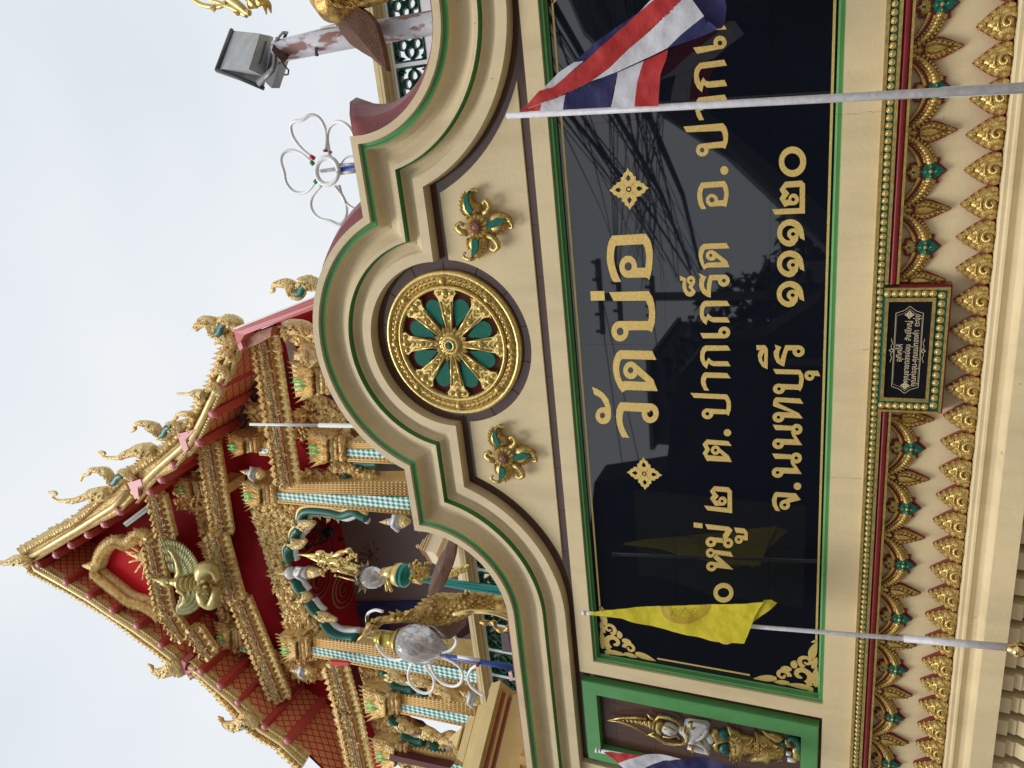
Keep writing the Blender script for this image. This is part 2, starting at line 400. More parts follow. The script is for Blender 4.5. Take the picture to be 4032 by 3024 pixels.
# ---- two five-armed gilt rosettes on the field, traced at the right one and mirrored
def rosette():
    zr = Z((1780, 700), 0.2411)
    c0 = xz(*zr([(440, 780)])[0], 4.0)
    T = lambda pts: [(a-c0[0], b-c0[1]) for a, b in XZ(zr(pts), 4.0)]
    mb = MB()
    def arm(outer, inner, curlpts):
        mb.bulge(T(outer), 0.0, 0.030, 0, y1=0.03); mb.prism(T(inner), -0.040, 0.0, 1)
        p = T(curlpts); mb.tube([(x, -0.012, z) for x, z in p], [0.013-0.006*i/(len(p)-1) for i in range(len(p))], 6, 0)
    arm([(300, 680), (170, 560), (150, 420), (185, 300), (245, 235), (320, 195), (310, 290), (345, 390), (420, 430), (480, 520), (480, 600), (380, 640)],
        [(330, 590), (260, 500), (235, 380), (255, 280), (320, 200), (300, 300), (320, 400), (380, 520)], [(320, 215), (350, 195), (400, 190), (440, 205), (430, 230)])
    arm([(600, 620), (680, 550), (800, 570), (900, 620), (960, 690), (900, 730), (860, 800), (770, 900), (660, 920), (610, 830)],
        [(620, 715), (760, 640), (880, 660), (930, 690), (850, 720), (760, 790), (640, 815)], [(900, 650), (960, 700), (1000, 760), (1000, 810), (960, 820), (945, 790)])
    arm([(330, 940), (480, 930), (570, 950), (560, 1100), (520, 1220), (430, 1310), (330, 1340), (340, 1240), (300, 1160), (260, 1080), (265, 990)],
        [(370, 990), (465, 1000), (470, 1100), (440, 1200), (360, 1290), (365, 1180), (360, 1080)], [(370, 1310), (290, 1330), (220, 1300), (195, 1250), (220, 1215), (245, 1225)])
    for cp, r in (([(540, 570), (600, 540), (640, 470), (620, 400), (570, 360), (535, 390), (550, 430)], 0.018), ([(600, 920), (700, 970), (770, 1060), (780, 1130), (720, 1180), (660, 1150), (670, 1090)], 0.018),
                  ([(270, 890), (180, 880), (120, 830), (110, 770), (160, 730), (215, 760)], 0.02)):
        p = T(cp); mb.tube([(x, -0.02, z) for x, z in p], [r*(1.1-0.5*i/(len(p)-1)) for i in range(len(p))], 7, 0)
    for k in range(14):
        a = 2*pi*k/14; mb.leaf((0.035*cos(a), 0.035*sin(a)), (0.077*cos(a), 0.077*sin(a)), 0.042, -0.03, 0.02)
    mb.dome(0, 0, -0.03, 0.042, 0.042, 0.034, 10, 2)
    for k in range(9):
        a = 2*pi*k/9; mb.dome(0.022*cos(a), 0.022*sin(a), -0.058, 0.008, 0.008, 0.007, 6, 2)
    # serrated leaf edges
    for q in ([(300, 680), (170, 560), (150, 420), (185, 300), (245, 235)], [(265, 990), (260, 1080), (300, 1160)], [(560, 1100), (520, 1220), (430, 1310)], [(900, 730), (860, 800), (770, 900), (660, 920)], [(480, 520), (420, 430)]):
        p = T(q)
        for (x0, z0), (x1, z1) in zip(p[:-1], p[1:]):
            for t in (0.2, 0.7):
                x, z = x0+(x1-x0)*t, z0+(z1-z0)*t; nx, nz = (x, z); L = sqrt(nx*nx+nz*nz); mb.leaf((x*0.9, z*0.9), (x*(1+0.016/L), z*(1+0.016/L)), 0.022, -0.008, 0.02)
    o = obj('rosette', mb, [M['gold'], M['teal'], M['pinkwood']], wall); o['label'] = 'gilt flower boss with green glass leaves'
    o.matrix_local = Matrix.Translation((c0[0], 4.0, c0[1]))
    copy_at(o, wall, Matrix.Translation((xz(1972, 1790, 4.0)[0], 4.0, c0[1])))
rosette()

# ---- cream frame bars round the name board and the side niche (butted end to end)
F0 = 4.0
SL, SR, SB, ST = XC-2.201, XC+2.201, 0.057, 1.481       # opening
OL, OR, OT, OB = XC-2.304, XC+2.304, 1.583, -0.103
mb = MB()
def bar(x0, x1, z0, z1, y0=F0): mb.box(x0, x1, y0, 4.055, z0, z1)
bar(OL, OR, ST, OT); bar(OL, SL, SB, ST); bar(SR, OR, SB, ST); bar(XC-3.6, XC+3.6, OB, SB)
bar(XC-3.6, XC-3.10, SB, 1.64); bar(XC+3.10, XC+3.6, SB, 1.64)
bm_frame = obj('cream_frame', mb, M['cream_pale'], wall)
mb = MB()
def picture_frame(mb, l, r, b, t, prof, mi=0):
    for (d0, y0), (d1, y1) in zip(prof[:-1], prof[1:]):
        A = [(l+d0, y0, b+d0), (r-d0, y0, b+d0), (r-d0, y0, t-d0), (l+d0, y0, t-d0)]
        B = [(l+d1, y1, b+d1), (r-d1, y1, b+d1), (r-d1, y1, t-d1), (l+d1, y1, t-d1)]
        mb.add(A+B, [[i, (i+1) % 4, 4+(i+1) % 4, 4+i] for i in range(4)], mi)
picture_frame(mb, SL, SR, SB, ST, [(0.0005, 4.018), (0.003, 4.020), (0.020, 4.014), (0.0225, 4.016), (0.023, 4.048), (0.030, 4.056)])
obj('green_frame', mb, M['green'], wall, recalc=False)

# ---- black granite name board in slabs
mb = MB(); mb.box(SL+0.001, SR-0.001, 4.0589, 4.10, SB+0.001, ST-0.001)
board = obj('name_board', mb, mat('joint shadow', (0.003, 0.003, 0.003), 0.9, spec=0.1), wall); board['label'] = 'black polished granite board with gold Thai lettering'
xs = [SL+0.028, XC-1.2, XC, XC+1.2, SR-0.028]; zs = [SB+0.028, 0.373, 0.917, ST-0.028]
for i in range(4):
    for j in range(3):
        mb = MB(); g = 0.0006
        mb.box(xs[i]+g, xs[i+1]-g, 4.058+0.0001*((i+j) % 2), 4.0587, zs[j]+g, zs[j+1]-g); obj('granite_slab', mb, M['granite'], board)
GY = 4.0575
# thin gold line with curled ends
mb = MB(); y0, y1 = GY-0.0012, GY+0.0006
gl, gr, gb, gt = SL+0.065, SR-0.065, 0.098, ST-0.062
mb.box(XC-1.80, XC+1.80, y0, y1, gb, gb+0.012); mb.box(XC-1.80, XC+1.80, y0, y1, gt, gt+0.011)
mb.box(gl, gl+0.012, y0, y1, 0.48, 1.06); mb.box(gr-0.012, gr, y0, y1, 0.48, 1.06)
for sx in (-1, 1):
    for zz, sz in ((gb+0.006, 1), (gt+0.005, -1)):
        mb.prism([(XC+sx*1.80, zz-0.006), (XC+sx*1.815, zz+sz*0.010), (XC+sx*1.815, zz+sz*0.030), (XC+sx*1.795, zz+sz*0.012), (XC+sx*1.80, zz+0.006)], y0, y1)
obj('gold_line', mb, M['leaf'], board)
def corner_scroll(cx, cz, sx, sz, flip):
    """curled foliage in a corner of the board"""
    mb = MB(); k = 0
    def P(a, b): return (cx+sx*a, cz+sz*b)
    def ribbon(pts, w):
        nonlocal k
        A, B = [], []
        for i in range(len(pts)):
            p = Vector(pts[max(i-1, 0)]); q = Vector(pts[min(i+1, len(pts)-1)]); t = (q-p).normalized(); nrm = Vector((-t.y, t.x))
            ww = (w[i] if isinstance(w, list) else w)*1.6
            A.append(P(*(Vector(pts[i])+nrm*ww))); B.append(P(*(Vector(pts[i])-nrm*ww)))
        mb.prism(A+B[::-1], y0-0.0001*k, y1); k += 1
    def spiral(c, r0, r1, a0, a1, w0, w1, n=22):
        ribbon([(c[0]+(r0+(r1-r0)*i/n)*cos(a0+(a1-a0)*i/n), c[1]+(r0+(r1-r0)*i/n)*sin(a0+(a1-a0)*i/n)) for i in range(n+1)], [w0+(w1-w0)*i/n for i in range(n+1)])
    spiral((0.085, 0.085), 0.062, 0.010, -2.6, 3.4, 0.013, 0.006)
    spiral((0.190, 0.058), 0.044, 0.008, 2.9, -4.4, 0.009, 0.004)
    spiral((0.062, 0.190), 0.040, 0.008, -1.6, 5.2, 0.009, 0.004)
    spiral((0.018, 0.028), 0.030, 0.006, 3.6, -0.6, 0.010, 0.006, 12)
    for a, b, c, w in (((0.02, 0.0), (0.10, 0.012), (0.17, -0.002), 0.011), ((0.0, 0.02), (0.010, 0.09), (0.0, 0.17), 0.011), ((0.215, 0.03), (0.27, 0.03), (0.345, 0.0), 0.014),
                       ((0.03, 0.225), (0.022, 0.28), (-0.002, 0.36), 0.014), ((0.13, 0.12), (0.165, 0.135), (0.185, 0.115), 0.012), ((0.115, 0.14), (0.12, 0.18), (0.10, 0.205), 0.012),
                       ((0.15, 0.02), (0.20, 0.012), (0.235, 0.0), 0.010), ((0.012, 0.15), (0.010, 0.20), (0.0, 0.24), 0.010)):
        n = 8; pts = [((1-t)**2*a[0]+2*t*(1-t)*b[0]+t*t*c[0], (1-t)**2*a[1]+2*t*(1-t)*b[1]+t*t*c[1]) for t in [i/n for i in range(n+1)]]
        ribbon(pts, [w*sin(pi*(0.15+0.85*i/n))+0.0006 for i in range(n+1)])
    obj('corner_scroll', mb, M['leaf'], board, recalc=False)
for sx, cx in ((1, SL+0.052), (-1, SR-0.052)):
    for sz, cz in ((1, 0.098), (-1, ST-0.052)): corner_scroll(cx, cz, sx, sz, 0)
def flower(px, py, s=1.0, parent=board, Y=GY, m=None):
    cx, cz = xz(px, py, Y); mb = MB(); k = 0
    for q in range(4):
        a = q*pi/2; ca, sa = cos(a), sin(a)
        R2 = lambda x, z: (cx+s*(x*ca-z*sa), cz+s*(x*sa+z*ca))
        outer = [(0.020, 0.022), (0.040, 0.040), (0.062, 0.040), (0.066, 0.028), (0.082, 0.024), (0.090, 0.010), (0.108, 0.0)]
        pl = outer+[(x, -z) for x, z in outer[::-1][1:]]
        hole = [(0.040, 0.0), (0.052, 0.013), (0.064, 0.009), (0.076, 0.0), (0.064, -0.009), (0.052, -0.013)]
        up = [(0.020, 0.0), (0.020, 0.022)]+outer[1:]+[(0.076, 0.0), (0.064, 0.009), (0.052, 0.013), (0.040, 0.0)]
        mb.prism([R2(x, z) for x, z in up], Y-0.0012, Y+0.0004); mb.prism([R2(x, -z) for x, z in up], Y-0.0012, Y+0.0004)
    def ann(r0, r1):
        n = 24; vs = []; 
        for r in (r0, r1): vs += [(cx+s*r*cos(2*pi*i/n), Y-0.0016, cz+s*r*sin(2*pi*i/n)) for i in range(n)]
        mb.add(vs, [[i, (i+1) % n, n+(i+1) % n, n+i] for i in range(n)])
    ann(0.0001, 0.008); ann(0.015, 0.024)
    return obj('flower_motif', mb, m or M['leaf'], parent)
flower(2476, 745); flower(2537, 1865)

# ---- side niche with its green frame, seen at the left end (and its twin out of frame on the right)
NL, NR, NB, NT = XC-3.08, XC-2.304, 0.030, 1.64
for sx in (-1, 1):
    mb = MB(); a, b = (NL, NR) if sx < 0 else (2*XC-NR, 2*XC-NL)
    mb.box(a-0.02, b, 4.068, 4.07, NB, NT)
    obj('joint_bed', mb, M['grout'], wall)
    x = a
    for i in range(3):
        for j in range(6):
            xa, xb = a+(b-a)*i/3, a+(b-a)*(i+1)/3; za, zb = NB+(NT-NB)*j/6, NB+(NT-NB)*(j+1)/6
            mb = MB(); mb.box(xa+0.001, xb-0.001, 4.052, 4.067, za+0.001, zb-0.001); obj('tile', mb, M['maroon2'], wall)
    mb = MB(); gx0, gx1 = (XC-3.043, XC-2.367) if sx < 0 else (XC+2.367, XC+3.043)
    picture_frame(mb, gx0, gx1, 0.073, 1.575, [(0, 4.05), (0.0005, 3.994), (0.006, 3.988), (0.0995, 3.988), (0.1, 4.05)])
    obj('niche_frame', mb, M['green'], wall, recalc=False)

# ---- bead course, red roll and gold fillets
def course(x0, x1, z0, z1, y0, y1, m, name):
    mb = MB(); mb.box(x0, x1, y0, y1, z0, z1); return obj(name, mb, m, wall)
PL, PR = -1.549*0.9875, -0.93*0.9875       # plaque surround, outer
k_ = 3.955/4
course(XC-3.6, XC+3.6, -0.118, -0.1035, 3.962, 4.1, M['gold'], 'gold_fillet')
teal_band = course(XC-3.6, XC+3.6, -0.153, -0.1185, 3.972, 4.1, M['teal'], 'mosaic_band')
plx0, plx1 = -1.560*k_, -0.925*k_
for a, b in ((XC-3.6, plx0), (plx1, XC+3.6)):
    course(a, b, -0.168, -0.1535, 3.958, 4.1, M['gold'], 'gold_fillet')
    course(a, b, -0.214, -0.203, 3.965, 4.1, M['gold'], 'gold_fillet')
    mb = MB(); n = 8
    vs = []
    for i in range(n+1):
        t = pi*i/n; vs.append((-0.1855+0.0172*cos(t), 3.985-0.022*sin(t)))
    mb.strip([(a, y, z) for z, y in vs], [(b, y, z) for z, y in vs]); obj('red_roll', mb, M['red'], wall, recalc=False)
mb = MB(); mb.dome(0, 0, 0, 0.0150, 0.0150, 0.012, 12, 0, ((1, 0), (0.93, .5), (0.62, .62), (0.55, .5), (0.45, .85), (0.25, 1.0)))
bead = obj('gold_bead', mb, M['gold_bright'], wall)
first = True; x = XC+0.0164+0.0328*52
while x > -4.3:
    Mx = Matrix.Translation((x, 3.9715, -0.1345-0.0005*random.random()))
    Mx = Mx @ Matrix.Diagonal((random.uniform(.93, 1.05), random.uniform(.8, 1.1), random.uniform(.93, 1.05), 1))
    if first: bead.matrix_local = Mx; first = False
    else: copy_at(bead, wall, Mx)
    x -= 0.0328

# ---- cream frieze behind the ornaments, and the ledges under the petals
mb = MB(); mb.box(XC-3.6, XC+3.6, 4.035, 4.1, -0.66, -0.10); obj('frieze', mb, M['cream_pale'], wall)
mb = MB()
prof = [(4.04, -0.583), (3.935, -0.583), (3.930, -0.592), (3.932, -0.607), (3.918, -0.612), (3.916, -0.622), (3.922, -0.628), (3.935, -0.650), (3.930, -0.672), (3.912, -0.684),
        (3.908, -0.692), (3.880, -0.697), (3.876, -0.800), (3.880, -0.8005), (4.02, -0.802), (4.06, -0.84), (4.06, -1.6)]
for (ya, za), (yb, zb) in zip(prof[:-1], prof[1:]):
    mb.strip([(XC-3.6, ya, za), (XC+3.6, ya, za)], [(XC-3.6, yb, zb), (XC+3.6, yb, zb)], sm=False)
obj('ledge_moulding', mb, M['cream_pale'], wall, recalc=False)
# fluted tongues under the ledge
mb = MB()
def tongue(mb, x0, x1, pr):
    n = len(pr); vs = [(x0, y, z) for y, z in pr]+[(x1, y, z) for y, z in pr]
    mb.add(vs, [[i, i+1, n+i+1, n+i] for i in range(n-1)]+[list(range(n))+[], list(range(2*n-1, n-1, -1))], 0)
tongue(mb, -0.047, 0.047, [(4.05, -0.80), (3.935, -0.802), (3.93, -0.860), (3.955, -0.866), (3.96, -0.872), (3.945, -0.900), (3.955, -0.905), (3.950, -0.915), (3.925, -0.95), (3.93, -1.02), (3.98, -1.08), (4.05, -1.10)])
tg = obj('tongue', mb, M['cream_pale'], wall); x = at(3985, 2688, 3.94).x+0.1465*6; first = True
while x > -4.6:
    if x < -1.9:
        if first: tg.location.x = x; first = False
        else: copy_at(tg, wall, Matrix.Translation((x, 0, 0)))
    x -= 0.1465

# ---- lotus petals
mb = MB()
def petal_outline(s=1.0, dz=0.0):
    P = [(0, 0.150), (0.018, 0.128), (0.040, 0.100), (0.061, 0.068), (0.072, 0.038), (0.068, 0.014), (0.056, -0.004)]
    return [(x*s, (z-0.05)*s+0.05+dz) for x, z in P]+[(-x*s, (z-0.05)*s+0.05+dz) for x, z in P[::-1][:-1]]
mb.prism(petal_outline(1.02), -0.004, 0.06, 1)
mb.bulge(petal_outline(0.93), -0.004, 0.026, 0, (0, 0.045))
for row, (zz, n, w) in enumerate(((0.012, 5, 0.115), (0.040, 4, 0.100), (0.068, 3, 0.072), (0.094, 2, 0.040), (0.114, 1, 0))):
    for i in range(n):
        xx = 0 if n == 1 else -w/2+w*i/(n-1)
        yb = -0.016-0.012*(1-abs(xx)/0.07)
        mb.leaf((xx*0.9, zz-0.008), (xx*1.04, zz+0.027), 0.029, yb, 0.010, 0, 0.15*(1 if xx > 0 else -1))
        for sx in (-1, 1): mb.leaf((xx*0.95, zz), (xx*1.02+sx*0.013, zz+0.016), 0.012, yb-0.004, 0.006, 0, 0, 3)
for i in range(6):
    for sx in (-1, 1):
        P = petal_outline(0.93); a, b = Vector(P[i]), Vector(P[i+1]); m = (a+b)/2
        mb.leaf((sx*m.x*0.86, m.y*0.97), (sx*m.x*1.03, m.y+0.012), 0.020, -0.010, 0.009, 0, 0, 3)
n = 26; pts = []; rs = []
for i in range(n+1):
    t = i/n; a = -1.2+t*3.6*pi/1.5; r = 0.030*(1-t*0.86); pts.append((r*cos(a), -0.030-0.020*t, 0.022+r*sin(a))); rs.append(0.0095-0.004*t)
mb.tube(pts, rs, 6)
mb.tube([(-0.03, -0.024, 0.05), (-0.015, -0.032, 0.062), (0.015, -0.032, 0.062), (0.03, -0.024, 0.05)], 0.006, 6)
pet = obj('lotus_petal', mb, [M['gold'], M['red']], wall)
Tilt = Matrix.Rotation(radians(-16), 4, 'X')
x0p = -2.0195; first = True; k = -16
while k < 20:
    x = x0p-0.1460*k; k += 1
    if x < -4.8 or x > 1.2: continue
    Mp = Matrix.Translation((x, 3.978, -0.586)) @ Matrix.Rotation(random.uniform(-0.045, 0.045), 4, 'Y') @ Tilt @ Matrix.Diagonal((random.uniform(.99, 1.05), 1, random.uniform(.95, 1.03), 1))
    if first: pet.matrix_local = Mp; first = False
    else: copy_at(pet, wall, Mp)

# ---- pendants and bead swags
mb = MB()
pd = [(0.0, 0.0), (0.012, -0.002), (0.010, -0.020), (0.0085, -0.036), (0.0095, -0.048), (0.022, -0.062), (0.037, -0.082), (0.042, -0.102), (0.037, -0.126), (0.022, -0.160), (0.006, -0.196)]
po = pd[1:]+[(0, -0.204)]+[(-x, z) for x, z in pd[1:][::-1]]
mb.prism([(x*1.12, z) for x, z in po], -0.006, 0.03, 1)
pi_ = [(x*0.92, z*0.97) for x, z in po if z < -0.05]; mb.bulge(pi_, -0.006, 0.009, 0, (0, -0.10))
mb.bulge([(x*0.9, z) for x, z in po if z >= -0.05], -0.006, 0.012, 0, (0, -0.02))
for i in range(8):
    zz = -0.066-i*0.015; w = (0.026, 0.034, 0.037, 0.034, 0.028, 0.021, 0.014, 0.008)[i]
    for sx in (-1, 1): mb.leaf((sx*w*0.55, zz+0.010), (sx*w*1.0, zz-0.012), 0.015, -0.012, 0.010, 0, sx*0.3, 4)
for i in range(6):
    zz = -0.072-i*0.020; w = (0.030, 0.036, 0.034, 0.026, 0.016, 0.008)[i]
    for sx in (-1, 1): mb.leaf((sx*w*0.25, zz+0.014), (sx*w*1.02, zz-0.010), 0.016, -0.022+0.010*w/0.036, 0.014); mb.dome(sx*w*0.80, zz+0.003, -0.018, 0.006, 0.006, 0.012, 6)
mb.leaf((0, -0.055), (0, -0.15), 0.026, -0.026, 0.014); mb.leaf((0, -0.062), (0, -0.105), 0.015, -0.036, 0.010)
for sx in (-1, 1): mb.tube([(sx*0.006, -0.020, -0.056), (sx*0.026, -0.020, -0.078), (sx*0.024, -0.022, -0.105), (0.0, -0.026, -0.168)], 0.0028, 5)
mb.leaf((0, -0.046), (0, -0.002), 0.020, -0.014, 0.010)
pend = obj('pendant', mb, [M['gold'], M['red']], wall)
mb = MB()
H = 0.1705
def sw(t, a, b): return (a[0]+(b[0]-a[0])*t, a[1]+(b[1]-a[1])*t-0.010*sin(pi*t)*(-1))
back = [(-H+0.004, -0.004), (-0.170, -0.030), (-0.150, -0.062), (-0.118, -0.094), (-0.080, -0.118), (-0.058, -0.126), (-0.056, -0.146), (-0.034, -0.142), (0.0, -0.176)]
mb.prism([(-H+0.006, 0.0)]+back+[(-x, z) for x, z in back[::-1][1:]]+[(H-0.006, 0.0), (0.128, 0.0), (0.100, -0.020), (0.046, -0.058), (0.040, -0.022), (0.016, -0.018), (0.0, 0.004), (-0.016, -0.018), (-0.040, -0.022), (-0.046, -0.058), (-0.100, -0.020), (-0.128, 0.0)], -0.003, 0.03, 1)
for sx in (-1, 1):
    def bz(t, a, b, c): return ((1-t)**2*a[0]+2*t*(1-t)*b[0]+t*t*c[0], (1-t)**2*a[1]+2*t*(1-t)*b[1]+t*t*c[1])
    for i in range(10):                       # outer string of large links
        t = i/9; x, z = bz(t, (0.153, -0.012), (0.105, -0.088), (0.040, -0.104)); r = 0.0125+0.006*t
        mb.ball((sx*x, -0.010, z), (r, r*1.15, r), 7, 5); mb.dome(sx*x, z, -0.010-r*0.95, r*0.45, r*0.45, r*0.4, 6)
        u_, v_ = bz(min(1, t+.05), (0.162, -0.026), (0.112, -0.108), (0.044, -0.124)); mb.ball((sx*u_, -0.006, v_), (r*0.55, r*0.7, r*0.55), 6, 4)
        u_, v_ = bz(min(1, t+.05), (0.140, -0.010), (0.092, -0.070), (0.042, -0.084)); mb.ball((sx*u_, -0.006, v_), (r*0.45, r*0.6, r*0.45), 6, 4)
    for i in range(11):                       # inner string of small beads
        t = i/10; x, z = bz(t, (0.122, -0.004), (0.082, -0.046), (0.030, -0.062))
        mb.ball((sx*x, -0.008, z), (0.0072+0.003*t, 0.012, 0.0072+0.003*t), 6, 4)
    mb.leaf((sx*0.030, -0.100), (sx*0.054, -0.128), 0.024, -0.008, 0.010)
fan = [(-0.034, -0.028), (-0.018, -0.030), (-0.006, -0.014), (0, 0.002), (0.006, -0.014), (0.018, -0.030), (0.034, -0.028), (0.030, -0.056), (0.012, -0.070), (-0.012, -0.070), (-0.030, -0.056)]
mb.bulge(fan, -0.006, 0.014)
for k in range(7):
    a = -pi+pi*k/6; mb.leaf((0.012*cos(a), -0.040+0.010*sin(a)), (0.038*cos(a), -0.040+0.034*sin(a)), 0.014, -0.012, 0.010, 0, 0, 3); mb.dome(0.024*cos(a), -0.042+0.020*sin(a), -0.012, 0.0055, 0.0055, 0.008, 6)
mb.dome(0, -0.040, -0.016, 0.007, 0.010, 0.010, 6, 2)
for k in range(4):                            # glass flower
    a = k*pi/2+pi/2; rr = (0.030, 0.042, 0.050, 0.042)[k] if True else 0
    mb.leaf((0.006*cos(a), -0.108+0.006*sin(a)), ((rr+0.010)*cos(a), -0.108+(rr+0.010)*sin(a)), 0.048, -0.016, 0.016, 2)
    mb.leaf((0.004*cos(a+pi/4), -0.108+0.004*sin(a+pi/4)), (0.040*cos(a+pi/4), -0.108+0.040*sin(a+pi/4)), 0.028, -0.012, 0.012, 2)
    mb.dome(0.021*cos(a), -0.108+0.021*sin(a), -0.022, 0.0055, 0.0055, 0.009, 6, 0)
mb.dome(0, -0.108, -0.020, 0.011, 0.011, 0.016, 8, 0)
fest = obj('bead_swag', mb, [M['gold'], M['red'], M['teal']], wall)
fp = ff = True
for k in range(-11, 10):
    x = XC+0.341*k
    if x < -4.9 or x > 1.1: continue
    if not (k in (0,)):                      # the plaque takes the middle
        xp = x+(0.0 if abs(k) > 1 else 0.0)
    for (xx, o, f) in ((XC+0.3405*(k+0.0), pend, 'p'), (XC+0.3405*(k+0.5), fest, 'f')):
        if abs(xx-XC) < 0.34 and f == 'f': continue
        if abs(xx-XC) < 0.30: continue
        xq = xx
        if f == 'p' and abs(xx-XC) < 0.36: xq = XC+(0.352 if xx > XC else -0.352)
        Mq = Matrix.Translation((xq, 4.026, -0.208))
        if f == 'p':
            if fp: pend.matrix_local = Mq; fp = False
            else: copy_at(pend, wall, Mq)
        else:
            if ff: fest.matrix_local = Mq; ff = False
            else: copy_at(fest, wall, Mq)

# ---- dedication plaque
k2 = 3.955/3.95
px0, px1, pz0, pz1 = -1.556, -0.930, -0.428, -0.1535
mb = MB()
mb.box(px0+0.011, px1-0.011, 3.966, 4.03, pz0+0.011, pz1, 0)
for a, b, c, d in ((px0, px1, pz0, pz0+0.011), (px0, px0+0.011, pz0+0.011, pz1), (px1-0.011, px1, pz0+0.011, pz1)): mb.box(a, b, 3.952, 4.034, c, d, 1)
mb.box(px0-0.006, px1+0.010, 3.975, 4.034, pz0-0.008, pz0, 2); mb.box(px1, px1+0.010, 3.975, 4.034, pz0, pz1-0.06, 2)
ix0, ix1, iz0, iz1 = -1.498, -0.978, -0.371, -0.160
for a, b, c, d in ((ix0, ix1, iz0, iz0+0.014), (ix0, ix1, iz1-0.014, iz1), (ix0, ix0+0.018, iz0+0.014, iz1-0.014), (ix1-0.018, ix1, iz0+0.014, iz1-0.014)): mb.box(a, b, 3.950, 3.966, c, d, 1)
mb.box(ix0+0.018, ix1-0.018, 3.957, 3.966, iz0+0.014, iz1-0.014, 3)
plq = obj('dedication_plaque', mb, [M['teal'], M['gold'], M['red'], mat('black enamel plate', (0.006, 0.006, 0.008), 0.12)], wall)
for i in range(15):
    copy_at(bead, plq, shift(px0+0.040+(px1-px0-0.080)*i/14, 3.9655, pz0+0.033, 1.12))
for sx in (0, 1):
    for i in range(7): copy_at(bead, plq, shift((px0+0.030) if sx == 0 else (px1-0.030), 3.9655, pz1-0.016-0.0315*i, 1.12))
plate_ink = mat('pale gold print', (0.62, 0.52, 0.33), 0.5)
cxp, czp = (ix0+ix1)/2, (iz0+iz1)/2; yp = 3.9562
mb = MB()
def poly_line(pts, w):
    for (x0, z0), (x1, z1) in zip(pts[:-1], pts[1:]):
        d = Vector((x1-x0, z1-z0)); 
        if d.length == 0: continue
        d.normalize(); n_ = Vector((-d.y, d.x))*w/2
        mb.add([(x0+n_.x, yp, z0+n_.y), (x1+n_.x, yp, z1+n_.y), (x1-n_.x, yp, z1-n_.y), (x0-n_.x, yp, z0-n_.y)], [[0, 1, 2, 3]])
for s_, w in ((1.0, 0.0022), (0.93, 0.0010)):
    hw, hh = 0.185*s_+0.0, 0.058*s_
    oc = [(-hw, hh), (hw, hh), (hw+0.012, hh*0.45), (hw+0.034, 0), (hw+0.012, -hh*0.45), (hw, -hh), (-hw, -hh), (-hw-0.012, -hh*0.45), (-hw-0.034, 0), (-hw-0.012, hh*0.45), (-hw, hh)]
    poly_line([(cxp+a, czp+b) for a, b in oc], w)
for sz in (-1, 1):
    for sx in (-1, 1):
        poly_line([(cxp+sx*(0.012+0.006*i), czp+sz*(0.068+0.003*sin(i*1.1))) for i in range(9)], 0.002)
    poly_line([(cxp-0.010, czp+sz*0.066), (cxp, czp+sz*0.078), (cxp+0.010, czp+sz*0.066), (cxp, czp+sz*0.060), (cxp-0.010, czp+sz*0.066)], 0.003)
obj('plaque_border', mb, plate_ink, plq, recalc=False)
for sx in (-1, 1):
    o = flower(2000, 2000, 0.20, plq, yp, plate_ink)
    c_ = xz(2000, 2000, yp); o.location = (cxp+sx*0.178-c_[0], 0, czp-c_[1])
def text_obj(body, size, x, z, y, m, parent, squash=1.0, name='lettering'):
    cu = bpy.data.curves.new('tmp', 'FONT'); cu.body = body; cu.size = size; cu.align_x = 'CENTER'; cu.extrude = 0.0; cu.offset = size*0.006; cu.resolution_u = 3
    to = bpy.data.objects.new('tmp', cu); COL.objects.link(to)
    dg = bpy.context.evaluated_depsgraph_get(); me = bpy.data.meshes.new_from_object(to.evaluated_get(dg))
    bpy.data.objects.remove(to); me.materials.clear(); me.materials.append(m)
    o = bpy.data.objects.new(name, me); COL.objects.link(o); o.parent = parent
    o.matrix_local = Matrix.Translation((x, y, z)) @ Matrix.Rotation(pi/2, 4, 'X') @ Matrix.Diagonal((squash, 1, 1, 1)); return o
text_obj('อุทิศให้', 0.034, cxp-0.012, czp+0.022, yp, plate_ink, plq)
text_obj('คุณยายตองอ่อน  สังข์ใหญ่', 0.034, cxp-0.006, czp-0.012, yp, plate_ink, plq, 0.86)
text_obj('คุณพ่อฮุน-คุณแม่ทองคำ  ตะงุ่ย', 0.034, cxp, czp-0.045, yp, plate_ink, plq, 0.86)

# hairline cracks in the plaster and grime under the petals
mb = MB(); ck = random.Random(5)
def crack(p0, p1, y, w=0.0016, n=14):
    (x0, z0), (x1, z1) = XZ([p0, p1], y); A = []; B = []
    for i in range(n+1):
        t = i/n; x = x0+(x1-x0)*t+ck.uniform(-.004, .004); z = z0+(z1-z0)*t+ck.uniform(-.006, .006); ww = w*ck.uniform(.3, 1); A.append((x-ww/2, y-0.0006, z)); B.append((x+ww/2, y-0.0006, z))
    mb.strip(A, B)
crack((3292, 452), (3470, 440), 4.0); crack((3260, 1878), (3390, 1885), 4.0); crack((2000, 2275), (2100, 2290), 3.93); crack((3400, 1378), (3420, 1375), 4.0); crack((1700, 1745), (1790, 1735), 3.955, 0.001); crack((1680, 620), (1700, 760), 3.955, 0.001)
crack((3800, 1720), (3830, 1715), 3.88, 0.001, 4); crack((3786, 2700), (3798, 2697), 3.9, 0.001, 3)
obj('hairline_crack', mb, mat('crack shadow', (0.10, 0.085, 0.06), 0.9), wall, recalc=False)
mb = MB()
